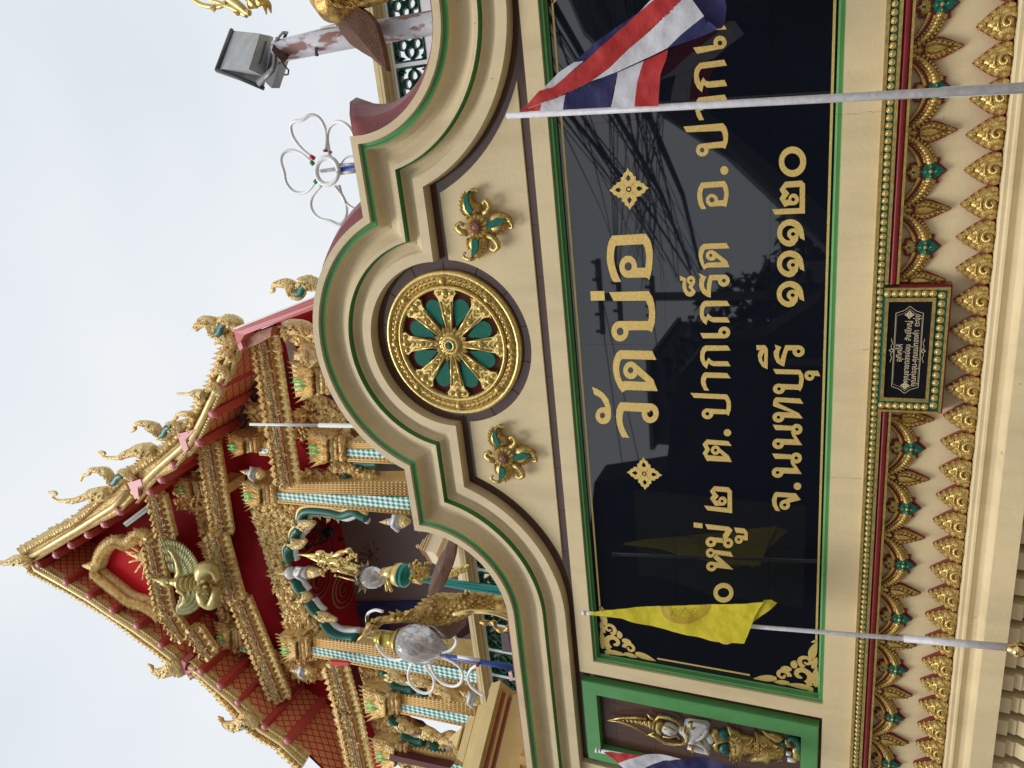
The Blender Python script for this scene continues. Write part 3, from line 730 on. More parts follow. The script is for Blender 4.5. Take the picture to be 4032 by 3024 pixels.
for k in range(26):
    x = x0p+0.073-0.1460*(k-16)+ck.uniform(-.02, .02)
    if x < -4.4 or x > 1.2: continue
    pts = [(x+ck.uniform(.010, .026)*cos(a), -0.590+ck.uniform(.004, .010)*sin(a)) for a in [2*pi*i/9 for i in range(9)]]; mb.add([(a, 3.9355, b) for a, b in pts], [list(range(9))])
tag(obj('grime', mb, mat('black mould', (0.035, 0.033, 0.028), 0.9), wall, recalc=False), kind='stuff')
# ================================================================== gold letters on the board, drawn stroke by stroke
def letter(org, s, items, dx=0, dy=0, sc=(1, 1), pivot=(0, 0)):
    mb = MB(); k = 0
    def T(x, y): return xz(org[0]+s*((x-pivot[0])*sc[0]+pivot[0]+dx), org[1]+s*((y-pivot[1])*sc[1]+pivot[1]+dy), GY)
    for it in items:
        y = GY-0.0024-0.00022*k; k += 1
        if it[0] == 'r':
            _, cx, cy, rx, ry, hx, hy, ix, iy = it; n = 30
            A = [T(cx+rx*cos(2*pi*i/n), cy+ry*sin(2*pi*i/n)) for i in range(n)]; B = [T(hx+ix*cos(2*pi*i/n), hy+iy*sin(2*pi*i/n)) for i in range(n)]
            if ix == 0: mb.prism(A, y, GY); continue
            mb.add([(a, y, b) for a, b in A]+[(a, y, b) for a, b in B], [[i, (i+1) % n, n+(i+1) % n, n+i] for i in range(n)])
            mb.add([(a, y, b) for a, b in A]+[(a, GY, b) for a, b in A], [[i, (i+1) % n, n+(i+1) % n, n+i] for i in range(n)])
            mb.add([(a, y, b) for a, b in B]+[(a, GY, b) for a, b in B], [[i, (i+1) % n, n+(i+1) % n, n+i] for i in range(n)])
        elif it[0] == 'a':
            _, cx, cy, rx, ry, hx, hy, ix, iy, a0, a1 = it; n = 30
            A = [T(cx+rx*cos(a0+(a1-a0)*i/n), cy+ry*sin(a0+(a1-a0)*i/n)) for i in range(n+1)]; B = [T(hx+ix*cos(a0+(a1-a0)*i/n), hy+iy*sin(a0+(a1-a0)*i/n)) for i in range(n+1)]
            mb.add([(a, y, b) for a, b in A]+[(a, y, b) for a, b in B], [[i, i+1, n+2+i, n+1+i] for i in range(n)])
        else:
            mb.prism([T(*p) for p in it], y, GY)
    return obj('letter', mb, M['leaf'], board, recalc=False)
def ring(cx, cy, rx, ry, hx=None, hy=None, ix=0, iy=0): return ('r', cx, cy, rx, ry, hx if hx else cx, hy if hy else cy, ix, iy)
A_ = ((2300, 850), 0.2411); B_ = ((2300, 1250), 0.3014); C_ = ((2650, 550), 0.27132); D_ = ((2650, 1000), 0.27132); E_ = ((2650, 1400), 0.27132)
F_ = ((2650, 1850), 0.33144); G_ = ((2950, 550), 0.42169); H_ = ((2950, 1300), 0.45220); I_ = ((2600, 0), 0.33756)
letter(*A_, [[(455, 322), (1005, 290), (965, 460), (515, 485)],
    [(455, 322), (515, 485), (495, 560), (487, 660), (492, 740), (510, 830), (540, 930), (605, 1075), (485, 1080), (440, 1000), (400, 870), (375, 740), (372, 620), (385, 500), (410, 410)],
    [(1005, 290), (1060, 360), (1100, 450), (1120, 560), (1122, 680), (1110, 850), (1090, 950), (1062, 1048), (1040, 1020), (1000, 1003), (1000, 845), (1010, 780), (1018, 680), (1010, 600), (995, 520), (965, 460)],
    [(1000, 845), (1000, 1003), (720, 1010), (790, 920), (860, 847)], ring(722, 830, 145, 181, 722, 825, 60, 70)])
letter(*A_, [[(103, 1228), (330, 1226), (340, 1380), (115, 1383)]])
letter(*B_, [[(178, 0), (262, -26), (710, -34), (720, -37)], ] if False else [[(470, 46), (838, 45), (848, 0), (928, 0), (925, 60), (912, 110), (882, 200), (870, 178), (835, 165), (580, 165), (560, 120), (500, 60)],
    [(86.3, -11.99+0), (86.4, -12)]] if False else [[(470, 46), (838, 45), (848, 0), (850, -80), (838, -150), (808, -220), (386, -217), (326, -331), (844, -346), (898, -260), (920, -170), (930, -80), (928, 0), (925, 60), (912, 110), (882, 200), (870, 178), (835, 165), (580, 165), (500, 90)],
    ring(470, 178, 112, 133, 472, 182, 45, 52)])
letter(*B_, [[(465, 425), (890, 435), (945, 552), (500, 540)], [(465, 425), (500, 540), (475, 570), (460, 640), (458, 680), (470, 760), (500, 842), (500, 980), (450, 910), (405, 810), (380, 700), (378, 620), (390, 540), (420, 470)],
    [(500, 842), (530, 828), (820, 842), (910, 825), (962, 960), (560, 945), (520, 960), (500, 982)], [(640, 577), (665, 590), (905, 808), (915, 832), (820, 845), (700, 740), (650, 660)], ring(612, 688, 99, 115, 609, 686, 36, 39)])
letter(*B_, [[(475, 1105), (870, 1122), (860, 1235), (520, 1220)], [(475, 1105), (520, 1220), (505, 1270), (500, 1340), (515, 1420), (545, 1490), (592, 1570), (500, 1563), (460, 1490), (430, 1390), (418, 1290), (425, 1200), (445, 1150)],
    ring(865, 1250, 111, 128, 864, 1255, 41, 47)])
letter(*B_, [[(103, 903), (180, 935), (260, 990), (320, 1070), (348, 1170), (355, 1270), (340, 1330), (310, 1340), (283, 1190), (265, 1130), (225, 1060), (180, 1025), (135, 1008)], ring(253, 1280, 102, 111, 241, 1278, 34, 38)])
# second row
letter(*C_, [[(425, 52), (725, 22), (722, -60), (700, -125), (430, -105), (-0, -70), (-60, -150), (640, -200), (745, -195), (790, -120), (800, -40), (797, 0), (785, 60), (757, 133), (720, 115), (515, 130)], ring(425, 150, 92, 93, 424, 150, 33, 35)]
    if False else [[(425, 57), (725, 22), (733, 0), (720, -90), (692, -128), (198, -108), (150, -190), (728, -240), (775, -180), (800, -90), (797, 0), (785, 60), (757, 133), (720, 115), (515, 130)], ring(425, 150, 92, 93, 424, 150, 33, 35)])
letter(*C_, [ring(746, 445, 58, 63)])
letter(*C_, [[(410, 622), (750, 597), (722, 685), (442, 703)], [(410, 622), (442, 703), (425, 760), (422, 820), (435, 890), (455, 950), (485, 1003), (410, 1008), (375, 940), (355, 860), (352, 790), (365, 710)],
    [(750, 597), (785, 650), (805, 720), (808, 800), (795, 890), (767, 985), (752, 965), (725, 960), (730, 875), (743, 820), (745, 760), (722, 685)], [(730, 875), (725, 960), (570, 968), (620, 930), (650, 880)],
    ring(566, 878, 88, 93, 565, 872, 37, 38)])
letter(*D_, [[(440, -149), (775, -162), (820, -84), (465, -69)], [(440, -149), (465, -69), (440, -19), (433, 41), (440, 90), (460, 155), (455, 230), (415, 170), (385, 91), (372, 21), (375, -39), (395, -99)],
    [(460, 155), (500, 125), (710, 118), (785, 100), (822, 190), (500, 195), (475, 205), (455, 230)], [(610, -45), (665, 5), (785, 98), (790, 115), (710, 120), (630, 50)], ring(557, 20, 79, 77, 549, 18, 24, 26)])
letter(*D_, [ring(738, 385, 87, 87, 737, 385, 28, 28), [(530, 302), (745, 299), (700, 378), (570, 380)], [(530, 302), (570, 380), (558, 450), (550, 520), (548, 632), (490, 615), (480, 570), (490, 530), (497, 440), (510, 360)],
    [(372, 275), (485, 330), (465, 370), (450, 420), (452, 470), (470, 510), (490, 530), (490, 614), (430, 570), (395, 510), (380, 440), (382, 380), (400, 330)]])
letter(*D_, [[(97, 312), (195, 355), (190, 400), (192, 470), (205, 520), (235, 550), (280, 530), (305, 508), (332, 548), (300, 600), (250, 622), (200, 605), (160, 555), (138, 480), (138, 420), (155, 392), (105, 380)],
    ring(262, 378, 60, 62, 263, 385, 20, 20), [(310, 400), (328, 395), (285, 490), (305, 510), (275, 535), (225, 480), (245, 430)]])
KO = [[(460, 678), (785, 678), (828, 752), (480, 760)], [(460, 678), (480, 760), (455, 790), (447, 840), (452, 890), (472, 925), (485, 1030), (430, 980), (395, 910), (387, 850), (392, 770), (420, 710)],
    [(472, 925), (510, 858), (540, 895), (575, 915), (790, 918), (828, 992), (590, 990), (540, 975), (508, 945), (485, 1030)]]
letter(*D_, KO); letter(*D_, KO, 8, 649, (1.0, 0.957), (460, 678))
letter(*D_, [ring(744, 1137, 87, 85, 743, 1137, 29, 28), [(395, 1147), (670, 1147), (745, 1222), (435, 1222)]])
letter(*E_, [[(460, 242), (785, 253), (838, 328), (490, 320)], [(460, 242), (490, 320), (475, 360), (475, 400), (490, 450), (525, 508), (455, 502), (425, 450), (407, 390), (408, 330), (430, 275)]])
letter(*E_, [[(253, 540), (783, 563), (815, 610), (838, 670), (842, 740), (835, 800), (805, 873), (795, 860), (770, 850), (590, 845), (500, 768), (775, 782), (780, 720), (775, 670), (755, 633), (303, 610)], ring(502, 843, 85, 78, 499, 843, 28, 27)])
letter(*E_, [ring(790, 1118, 54, 51)])
letter(*E_, [[(490, 1215), (805, 1240), (852, 1310), (518, 1287)], [(490, 1215), (518, 1287), (503, 1302), (540, 1362), (495, 1432), (515, 1445), (495, 1530), (432, 1415), (468, 1360), (430, 1285)],
    [(515, 1445), (730, 1460), (810, 1450), (855, 1543), (530, 1525), (495, 1530)], [(650, 1320), (810, 1450), (800, 1468), (735, 1462), (680, 1405)], ring(618, 1370, 69, 67, 618, 1370, 24, 24)])
letter(*F_, [[(490, 192), (660, 207), (648, 265), (510, 252)], [(660, 207), (700, 250), (703, 513), (648, 506), (648, 265)], [(370, 422), (648, 452), (648, 506), (410, 478)],
    [(490, 192), (510, 252), (503, 264), (543, 310), (500, 360), (545, 365), (590, 420), (500, 425), (441, 335), (470, 300), (441, 250)], ring(590, 368, 50, 53, 584, 368, 19, 17)])
letter(*F_, [[(245, 623), (350, 635), (352, 692), (248, 680)]])
letter(*F_, [[(383, 642), (665, 675), (710, 715), (640, 820), (600, 830), (590, 780), (625, 722), (410, 703)], ring(655, 867, 61, 59, 657, 867, 22, 20), ring(452, 855, 65, 60, 451, 855, 23, 20), [(455, 796), (590, 810), (600, 865), (510, 858)]])
letter(*F_, [[(725, 683), (850, 695), (887, 740), (888, 837), (820, 830), (800, 790), (785, 775), (847, 780), (847, 755), (750, 745)], ring(782, 825, 49, 51, 781, 825, 17, 17)])
letter(*F_, [ring(445, 985, 54, 56, 450, 985, 23, 19), [(480, 948), (685, 972), (716, 1032), (510, 1003)], [(515, 1000), (718, 1182), (600, 1165), (480, 1040)], [(470, 1092), (600, 1107), (718, 1182), (520, 1160)], ring(458, 1145, 62, 57, 459, 1145, 24, 18)])
letter(*F_, [ring(600, 1458, 119, 116, 600, 1458, 69, 58)])
letter(*F_, [ring(630, 1960, 119, 112, 630, 1960, 69, 55)])
# third row
letter(*G_, [ring(405, 205, 128, 142, 402, 205, 75, 79)])
letter(*G_, [[(335, 392), (490, 381), (472, 440), (350, 447)], [(490, 381), (522, 412), (520, 688), (470, 690), (472, 440)], [(215, 650), (472, 637), (470, 690), (240, 700)],
    [(335, 392), (350, 447), (338, 460), (375, 500), (335, 560), (385, 560), (415, 610), (370, 612), (330, 628), (283, 550), (308, 510), (283, 465)], ring(415, 557, 49, 54, 410, 557, 18, 17)])
for dx, dy, q in ((0, 0, 1), (-2, 292, 0.975), (-4, 577, 0.955)):
    letter(*G_, [('a', 385, 870, 124, 128, 377, 871, 70, 71, 0.10, -4.75), [(458, 800), (495, 820), (512, 880), (518, 940), (475, 918), (462, 870)], ring(410, 880, 55, 53, 410, 880, 20, 18), [(380, 925), (440, 925), (463, 890), (455, 940), (420, 985), (380, 998)]], dx, dy, (1.0, q), (400, 742))
letter(*H_, [[(62, 130), (140, 130), (150, 175), (125, 200), (110, 235), (115, 265), (132, 282), (160, 340), (115, 318), (85, 270), (75, 220), (85, 185), (100, 172), (65, 172)], [(140, 130), (163, 165), (160, 340), (130, 285), (132, 190)]])
letter(*H_, [ring(430, 182, 53, 50, 430, 184, 17, 17), [(315, 130), (432, 131), (385, 174), (335, 175)], [(315, 130), (340, 172), (325, 215), (305, 315), (272, 303), (262, 280), (290, 200)],
    [(222, 125), (280, 145), (262, 185), (258, 225), (270, 262), (275, 303), (240, 280), (218, 235), (212, 190), (232, 160)]])
letter(*H_, [ring(525, 395, 44, 44, 528, 397, 14, 13), [(525, 352), (600, 353), (620, 400), (560, 395)]])
letter(*H_, [[(208, 337), (445, 345), (470, 385), (475, 430), (465, 490), (445, 530), (425, 518), (310, 515), (265, 467), (430, 473), (438, 430), (430, 385), (232, 380)], ring(260, 510, 53, 45, 260, 510, 16, 15)])
letter(*H_, [[(232, 583), (445, 595), (470, 640), (258, 624)], [(232, 583), (258, 624), (250, 634), (222, 665), (206, 655), (212, 610)], [(248, 632), (430, 720), (468, 766), (380, 722), (212, 660)],
    [(262, 712), (430, 719), (468, 767), (308, 760)], ring(255, 757, 52, 45, 255, 757, 15, 15)])
NO = [[(205, 822), (370, 832), (385, 872), (230, 868)], ring(415, 862, 49, 47, 415, 862, 15, 14), [(362, 880), (395, 900), (462, 1000), (400, 955), (375, 920)], [(260, 945), (400, 950), (462, 1000), (300, 995)], ring(253, 988, 51, 45, 253, 988, 16, 14)]
letter(*H_, NO); letter(*H_, NO, -5, 250)
letter(*H_, [ring(420, 1358, 33, 31)])
letter(*H_, [[(230, 1408), (405, 1420), (450, 1475), (360, 1490), (350, 1455), (245, 1450)], [(230, 1408), (245, 1450), (238, 1480), (240, 1515), (270, 1575), (230, 1570), (205, 1525), (198, 1480), (210, 1435)],
    ring(310, 1520, 46, 43, 310, 1520, 16, 14), [(355, 1455), (450, 1475), (350, 1500), (305, 1478)]])
# beginning of the cut off word at the right
letter(*I_, [ring(697, 495, 77, 78, 697, 502, 28, 29), [(383, 555), (625, 525), (690, 573), (430, 628)]])
letter(*I_, [[(462, 733), (745, 695), (778, 765), (480, 802)], [(462, 733), (480, 802), (455, 840), (448, 885), (470, 968), (485, 1075), (435, 1030), (400, 960), (393, 880), (405, 800)],
    [(468, 968), (500, 900), (530, 940), (560, 950), (750, 932), (782, 1002), (590, 1022), (540, 1020), (508, 990), (485, 1075)]])
letter(*I_, [[(450, 1137), (752, 1103), (785, 1172), (475, 1205)], [(450, 1137), (475, 1205), (462, 1250), (466, 1300), (510, 1398), (455, 1403), (425, 1350), (410, 1290), (412, 1220), (425, 1170)]])
letter(*I_, [[(640, 350), (700, 330), (742, 285), (775, 342)]])
# ================================================================== flags in front of the wall
def cloth(name, polys, Y, parent, amp=0.02, freq=7.0, seed=0.0, dfun=None, thick=0.0):
    """polys: list of (points in pixels, material, depth offset)"""
    mats = []; allmb = bpy.data.meshes.new(name); bmx = bmesh.new()
    for pts, m, off in polys:
        if m not in mats: mats.append(m)
        b = bmesh.new(); vs = [b.verts.new((*p,)) for p in [(x, Y+off, z) for x, z in XZ(pts, Y)]]
        b.faces.new(vs); bmesh.ops.triangulate(b, faces=b.faces)
        for _ in range(5):
            es = [e for e in b.edges if e.calc_length() > 0.022]
            if not es: break
            bmesh.ops.subdivide_edges(b, edges=es, cuts=1); bmesh.ops.triangulate(b, faces=b.faces)
        for f in b.faces: f.material_index = mats.index(m); f.smooth = True
        for v in b.verts:
            x, z = v.co.x, v.co.z
            w = noise.noise(Vector((x*freq+seed, z*freq*0.8, seed)))*amp+noise.noise(Vector((x*freq*3.1, z*freq*2.7+seed, 4.2)))*amp*0.33
            if dfun: w += dfun(x, z)
            f_ = (v.co.y+w)/v.co.y; v.co = Vector((x, v.co.y+w, z))
        tmp = bpy.data.meshes.new('t'); b.to_mesh(tmp); b.free(); bmx.from_mesh(tmp); bpy.data.meshes.remove(tmp)
    bmx.to_mesh(allmb); bmx.free()
    for m in mats: allmb.materials.append(m)
    o = bpy.data.objects.new(name, allmb); COL.objects.link(o); o.parent = parent; return o
def fabric(name, c, sheen=0.0):
    m = mat(name, c, 0.62, spec=0.35, var=0.12, vscale=14, bump=0.5, bscale=28, bdist=0.012); N, L = m.node_tree.nodes, m.node_tree.links
    p = N['Principled BSDF']; tr = N.new('ShaderNodeBsdfTranslucent'); tr.inputs['Color'].default_value = (*[min(1, q*1.3) for q in c], 1)
    ms = N.new('ShaderNodeMixShader'); ms.inputs[0].default_value = 0.22
    L.new(p.outputs[0], ms.inputs[1]); L.new(tr.outputs[0], ms.inputs[2]); L.new(ms.outputs[0], N['Material Output'].inputs[0]); return m
fr, fw, fb, fy = fabric('red bunting', (0.52, 0.035, 0.035)), fabric('white bunting', (0.70, 0.70, 0.78)), fabric('navy bunting', (0.028, 0.028, 0.12)), fabric('yellow satin', (0.78, 0.66, 0.035))
polem = mat('weathered white pole paint', (0.74, 0.74, 0.79), 0.42, var=0.2, vscale=30, col2=(0.60, 0.59, 0.62), bump=0.2, bscale=60)

f1 = empty('flag_on_pole', 'red, white and navy striped flag blown sideways from a grey pole', 'flag', None)
zf = Z((1950, 0), 0.47469)
mb = MB(); a, b_, c_ = at(1998, 456, 3.55), at(2760, 415, 3.50), at(4200, 337, 3.36)
mb.tube([a, a.lerp(c_, 0.4), c_], [0.0135, 0.0155, 0.0175], 14); obj('pole', mb, polem, f1)
mb = MB(); q = at(2765, 416, 3.53); mb.tube([q+Vector((0, 0, 0.006)), q-Vector((0, 0, 0.004))], 0.0185, 12); obj('cable_tie', mb, M['white'], f1)
mb = MB(); q = at(3700, 364, 3.42); q2 = at(4200, 337, 3.38); mb.tube([q, q2], [0.0195, 0.0195], 14); obj('sleeve', mb, polem, f1)
cloth('flag_cloth', [
    (zf([(195, 925), (370, 860), (362, 915), (358, 920)]), fr, 0.02), (zf([(370, 860), (570, 785), (550, 912), (358, 920)]), fw, 0.02),
    (zf([(570, 785), (790, 675), (1003, 600), (960, 740), (950, 890), (550, 912)]), fb, 0.02), (zf([(1003, 600), (1218, 505), (1165, 690), (1148, 886), (950, 892)]), fw, 0.02),
    (zf([(1218, 505), (1425, 410), (1410, 500), (1365, 620), (1345, 880), (1148, 886), (1165, 690)]), fr, 0.02),
    (zf([(640, 515), (740, 505), (1210, 80), (1000, 225), (820, 355), (660, 505)]), fb, 0.012), (zf([(390, 740), (470, 730), (725, 505), (650, 515), (520, 600)]), fw, 0.008),
    (zf([(1210, 82), (1320, -6), (1290, -6), (1190, 95)]), fw, 0.010),
    (zf([(195, 925), (270, 860), (375, 750), (470, 730), (740, 510), (900, 370), (1210, 85), (1330, -8), (1560, -8), (1460, 100), (1310, 220), (1260, 275), (1100, 410), (950, 560), (800, 670), (570, 780), (370, 862)]), fr, 0.0),
    (zf([(790, 675), (950, 560), (1100, 410), (1260, 275), (1560, -8), (1630, -8), (1735, 135), (1540, 290), (1425, 400), (1230, 492), (1000, 598)]), fw, 0.0),
    (zf([(1425, 402), (1540, 290), (1735, 140), (1800, 205), (1850, 240), (1810, 258), (1650, 325)]), fb, 0.0),
    (zf([(1630, -8), (1900, -8), (1910, 60), (1895, 200), (1860, 238), (1800, 200), (1735, 138), (1700, 95)]), fb, 0.035)], 3.42, f1, amp=0.03, freq=5, seed=3)

f2 = empty('flag_on_pole', 'yellow flag with a brown printed wheel, furled on its pole', 'flag', None)
zy = Z((2250, 2300), 0.4521)
mb = MB(); a, c_ = at(2300, 2413, 3.72), at(3990, 2550, 3.70); mb.tube([a, a.lerp(c_, .5), c_], [0.0105, 0.0115, 0.0125], 12); obj('pole', mb, polem, f2)
mb = MB(); q, q2 = at(3558, 2514, 3.70), at(3998, 2551, 3.698); mb.tube([q, q2], 0.0185, 12); obj('sleeve', mb, polem, f2)
mb = MB(); mb.tube([a+Vector((0, 0, 0.012)), a-Vector((0, 0, 0.012))], 0.0135, 10); obj('end_cap', mb, M['white'], f2)
mb = MB(); q = at(4003, 2560, 3.66); mb.lathe(q, (0.2, -0.45, -0.9), [(0.0, -0.045), (0.012, -0.04), (0.022, -0.03), (0.019, -0.022), (0.034, -0.005), (0.036, 0.012), (0.02, 0.035), (0.0, 0.04)], 16, 0, False)
obj('finial', mb, mat('brass', (0.8, 0.55, 0.25), 0.12, metal=1.0), f2)
def wrap(x, z): return 0.0
cloth('flag_cloth', [
    (zy([(148, 247), (300, 222), (600, 200), (900, 188), (1150, 180), (1675, 146), (1640, 200), (1590, 300), (1545, 420), (1505, 520), (1250, 505), (1000, 450), (800, 400), (600, 345), (440, 300), (250, 272), (150, 262)]), fy, 0.0),
    (zy([(1675, 146), (1740, 148), (1790, 182), (1690, 260), (1580, 350), (1560, 400), (1590, 300), (1640, 200)]), fabric('yellow satin inside', (0.60, 0.50, 0.03)), 0.02),
    (zy([(1250, 478), (1330, 485), (1300, 518)]), fy, 0.012), (zy([(1395, 500), (1450, 500), (1440, 528)]), fy, 0.012)], 3.66, f2, amp=0.022, freq=6, seed=9)
ink = mat('brown flag print', (0.42, 0.20, 0.045), 0.7)
mb = MB(); zc = (990, 180)
def fp(u, v):                                 # print coordinates (px of the enlargement) -> on the cloth
    x, z = XZ(zy([(u, v)]), 3.66)[0]
    w = noise.noise(Vector((x*6+9, z*6*0.8, 9)))*0.022+noise.noise(Vector((x*6*3.1, z*6*2.7+9, 4.2)))*0.022*0.33
    return (x, 3.66+w-0.004, z)
def parc(r0, r1, a0, a1, n):
    A = []; B = []
    for i in range(n+1):
        a = a0+(a1-a0)*i/n
        for rr, Lx in ((r0, A), (r1, B)): Lx.append(fp(zc[0]+4+222*rr*cos(a), 178+158*rr*sin(a)+(-0.045*222*rr*cos(a))))
    mb.strip(A, B)
for r0, r1 in ((0.985, 1.0), (0.88, 0.895), (0.84, 0.85), (0.70, 0.71), (0.66, 0.668)): parc(r0, r1, 0.02, pi-0.02, 40)
for i in range(34): a = 0.06+(pi-0.12)*i/33; parc(0.90, 0.975, a-0.012*(1+i % 2), a+0.016, 1)
for i in range(22): a = 0.08+(pi-0.16)*i/21; parc(0.74, 0.81, a-0.028, a+0.028, 1); 
for i in range(60): a = 0.06+(pi-0.12)*i/59; parc(0.58, 0.65, a-0.006, a+0.006, 1)
for i in range(3):
    for j in range(14):
        u = 880+i*85+14*math.sin(j*2.3)+20*math.cos(j*1.1); v = 205+4*j*0.9+(j % 3)*3
        P = [fp(u, v), fp(u+9, v+3), fp(u+7, v+8), fp(u-3, v+5)]; mb.add(P, [[0, 1, 2, 3]])
obj('printed_emblem', mb, ink, f2, recalc=False)

f3 = empty('flag_on_pole', 'red, white and navy striped flag hanging in front of the green niche frame', 'flag', None)
z3 = Z((2350, 2650), 0.40687)
mb = MB(); a, c_ = at(2354, 2955, 3.82), at(4000, 3250, 3.7); mb.tube([a, c_], 0.0135, 12); obj('pole', mb, polem, f3)
mb = MB(); mb.tube([a+Vector((0, 0, 0.016)), a+Vector((0, 0, -0.004))], 0.0165, 12); obj('end_cap', mb, M['white'], f3)
mb = MB(); q = at(2366, 2956, 3.82); mb.tube([q+Vector((0, 0, 0.003)), q-Vector((0, 0, 0.003))], 0.0148, 12); obj('ring', mb, M['black'], f3)
cloth('flag_cloth', [
    (z3([(62, 765), (140, 758), (300, 768), (470, 778), (330, 815), (205, 872)]), fr, 0.0),
    (z3([(470, 778), (640, 790), (820, 826), (640, 850), (540, 880), (450, 925), (380, 1010), (300, 928), (205, 872), (330, 815)]), fw, 0.0),
    (z3([(820, 826), (1000, 832), (1200, 865), (1380, 905), (1560, 950), (1560, 1050), (380, 1050), (380, 1010), (450, 925), (540, 880), (640, 850)]), fb, 0.0)], 3.74, f3, amp=0.03, freq=6, seed=5)

# ---- carved guardian figure in the niche
zg = Z((2350, 2650), 0.40687)
skin = mat('white enamel', (0.72, 0.71, 0.70), 0.35, var=0.05, vscale=20)
FY = 4.0485
def GZ(pts): return XZ(zg(pts), 4.02)
fig_mb = MB()
def gb(pts, h, mi, y=FY): fig_mb.bulge(GZ(pts), y, h, mi, y1=4.052)
gb([(845, 480), (880, 470), (960, 480), (1060, 495), (1090, 520), (1085, 560), (1060, 600), (1045, 655), (1080, 700), (1100, 770), (1080, 788), (1030, 778), (960, 755), (890, 730), (850, 690), (820, 640), (780, 600), (770, 560), (830, 545)], 0.030, 0)
gb([(1040, 625), (1100, 610), (1140, 625), (1145, 680), (1110, 715), (1070, 700)], 0.032, 0)
gb([(612, 540), (630, 515), (680, 508), (730, 520), (775, 555), (782, 590), (760, 612), (700, 618), (650, 600), (620, 570)], 0.046, 0)
figure = obj('guardian_figure', fig_mb, [skin], wall); figure['label'] = 'white and gold crowned figure with palms together'
fig_mb = MB()                                # arms and joined hands
def t_(pts, r, y=FY-0.03): fig_mb.tube([(x, y, z) for x, z in GZ(pts)], r, 8)
t_([(880, 500), (960, 490), (1050, 505), (1075, 530)], [0.018, 0.017, 0.014, 0.012]); t_([(1075, 535), (1040, 590), (1015, 615), (960, 640), (900, 650)], [0.014, 0.011, 0.009, 0.010, 0.004], FY-0.045)
t_([(880, 710), (960, 740), (1060, 770), (1085, 770)], [0.018, 0.017, 0.013, 0.011]); t_([(1085, 765), (1050, 710), (1015, 680), (960, 660), (895, 656)], [0.014, 0.011, 0.009, 0.010, 0.004], FY-0.045)
for i in range(4): t_([(960, 640+i*7), (925, 642+i*5), (893, 648+i*3)], [0.004, 0.0038, 0.0025], FY-0.055)
t_([(955, 635), (930, 628), (912, 634)], [0.004, 0.0038, 0.0025], FY-0.052)
t_([(1830, 790), (1880, 800)], 0.014, FY-0.015); t_([(1845, 850), (1900, 858), (1925, 872)], [0.016, 0.015, 0.011], FY-0.015)
obj('arms', fig_mb, skin, figure)
fig_mb = MB()
t_([(105, 457), (230, 432), (380, 430), (480, 440)], [0.003, 0.008, 0.010, 0.008]); t_([(105, 457), (220, 470), (340, 510), (490, 590)], [0.003, 0.007, 0.009, 0.008])
t_([(240, 462), (330, 475), (430, 492), (500, 508), (560, 525)], [0.004, 0.010, 0.016, 0.024, 0.034], FY-0.012)
for q_, r_ in ((400, 0.017), (440, 0.021), (480, 0.026), (515, 0.031), (545, 0.035)): t_([(q_, 486+(q_-400)*0.22), (q_+8, 488+(q_-400)*0.22)], r_, FY-0.014)
for i in range(9): t_([(170+i*42, 455-i*0+i*2), (175+i*42, 470+i*6)], 0.0055+0.0008*i, FY-0.02)
gb([(540, 490), (600, 478), (640, 500), (618, 530), (612, 560), (640, 600), (620, 625), (570, 590), (550, 545)], 0.04, 0)
t_([(545, 480), (600, 420), (700, 430), (780, 470), (830, 530), (820, 560)], [0.006, 0.012, 0.012, 0.010, 0.009, 0.006]); t_([(500, 590), (580, 620), (650, 670), (740, 690), (830, 690), (850, 660)], [0.006, 0.012, 0.012, 0.011, 0.009, 0.006])
t_([(490, 395), (520, 430), (560, 450)], [0.004, 0.010, 0.010]); t_([(480, 600), (530, 590), (560, 570)], [0.004, 0.010, 0.010])
for k in range(8): fig_mb.leaf(GZ([(600+k*28, 430+k*10)])[0], GZ([(585+k*28, 415+k*10)])[0], 0.02, FY-0.01, 0.012); fig_mb.leaf(GZ([(600+k*28, 655+k*7)])[0], GZ([(590+k*28, 672+k*7)])[0], 0.02, FY-0.01, 0.012)
t_([(640, 512), (700, 520), (770, 555)], 0.006, FY-0.035); t_([(640, 610), (700, 625), (770, 605), (800, 640)], 0.006, FY-0.03)
t_([(838, 510), (850, 560), (880, 600), (870, 650), (850, 690)], [0.008, 0.010, 0.011, 0.010, 0.008], FY-0.032)
for k in range(7): fig_mb.leaf(GZ([(862, 545+k*22)])[0], GZ([(895+6*math.sin(k), 548+k*22)])[0], 0.016, FY-0.03, 0.012)
for p_ in ([(905, 472), (930, 530)], [(920, 700), (930, 750)], [(1015, 600), (1010, 640)], [(1010, 655), (1020, 700)]): t_(p_, 0.017 if p_[0][0] < 1000 else 0.012, FY-0.034)
gb([(1085, 600), (1120, 568), (1160, 570), (1180, 620), (1270, 680), (1190, 700), (1170, 760), (1200, 810), (1130, 780), (1090, 720), (1130, 700), (1150, 660), (1130, 620)], 0.03, 0)
gb([(1250, 530), (1290, 555), (1350, 590), (1390, 620), (1520, 650), (1540, 720), (1530, 790), (1420, 815), (1420, 850), (1360, 862), (1275, 838), (1290, 740), (1270, 680), (1280, 620)], 0.036, 0)
gb([(1520, 570), (1550, 620), (1640, 640), (1700, 700), (1800, 740), (1815, 800), (1800, 850), (1690, 860), (1680, 900), (1640, 912), (1600, 880), (1470, 882), (1500, 840), (1540, 800), (1545, 700)], 0.034, 0)
gb([(1585, 565), (1640, 590), (1700, 595), (1780, 630), (1810, 665), (1780, 700), (1730, 700), (1690, 660), (1620, 620)], 0.03, 0)
gb([(1885, 760), (1920, 745), (1970, 780), (1972, 880), (1895, 880)], 0.02, 0); gb([(1815, 665), (1870, 700), (1880, 740), (1840, 750), (1815, 700)], 0.02, 0)
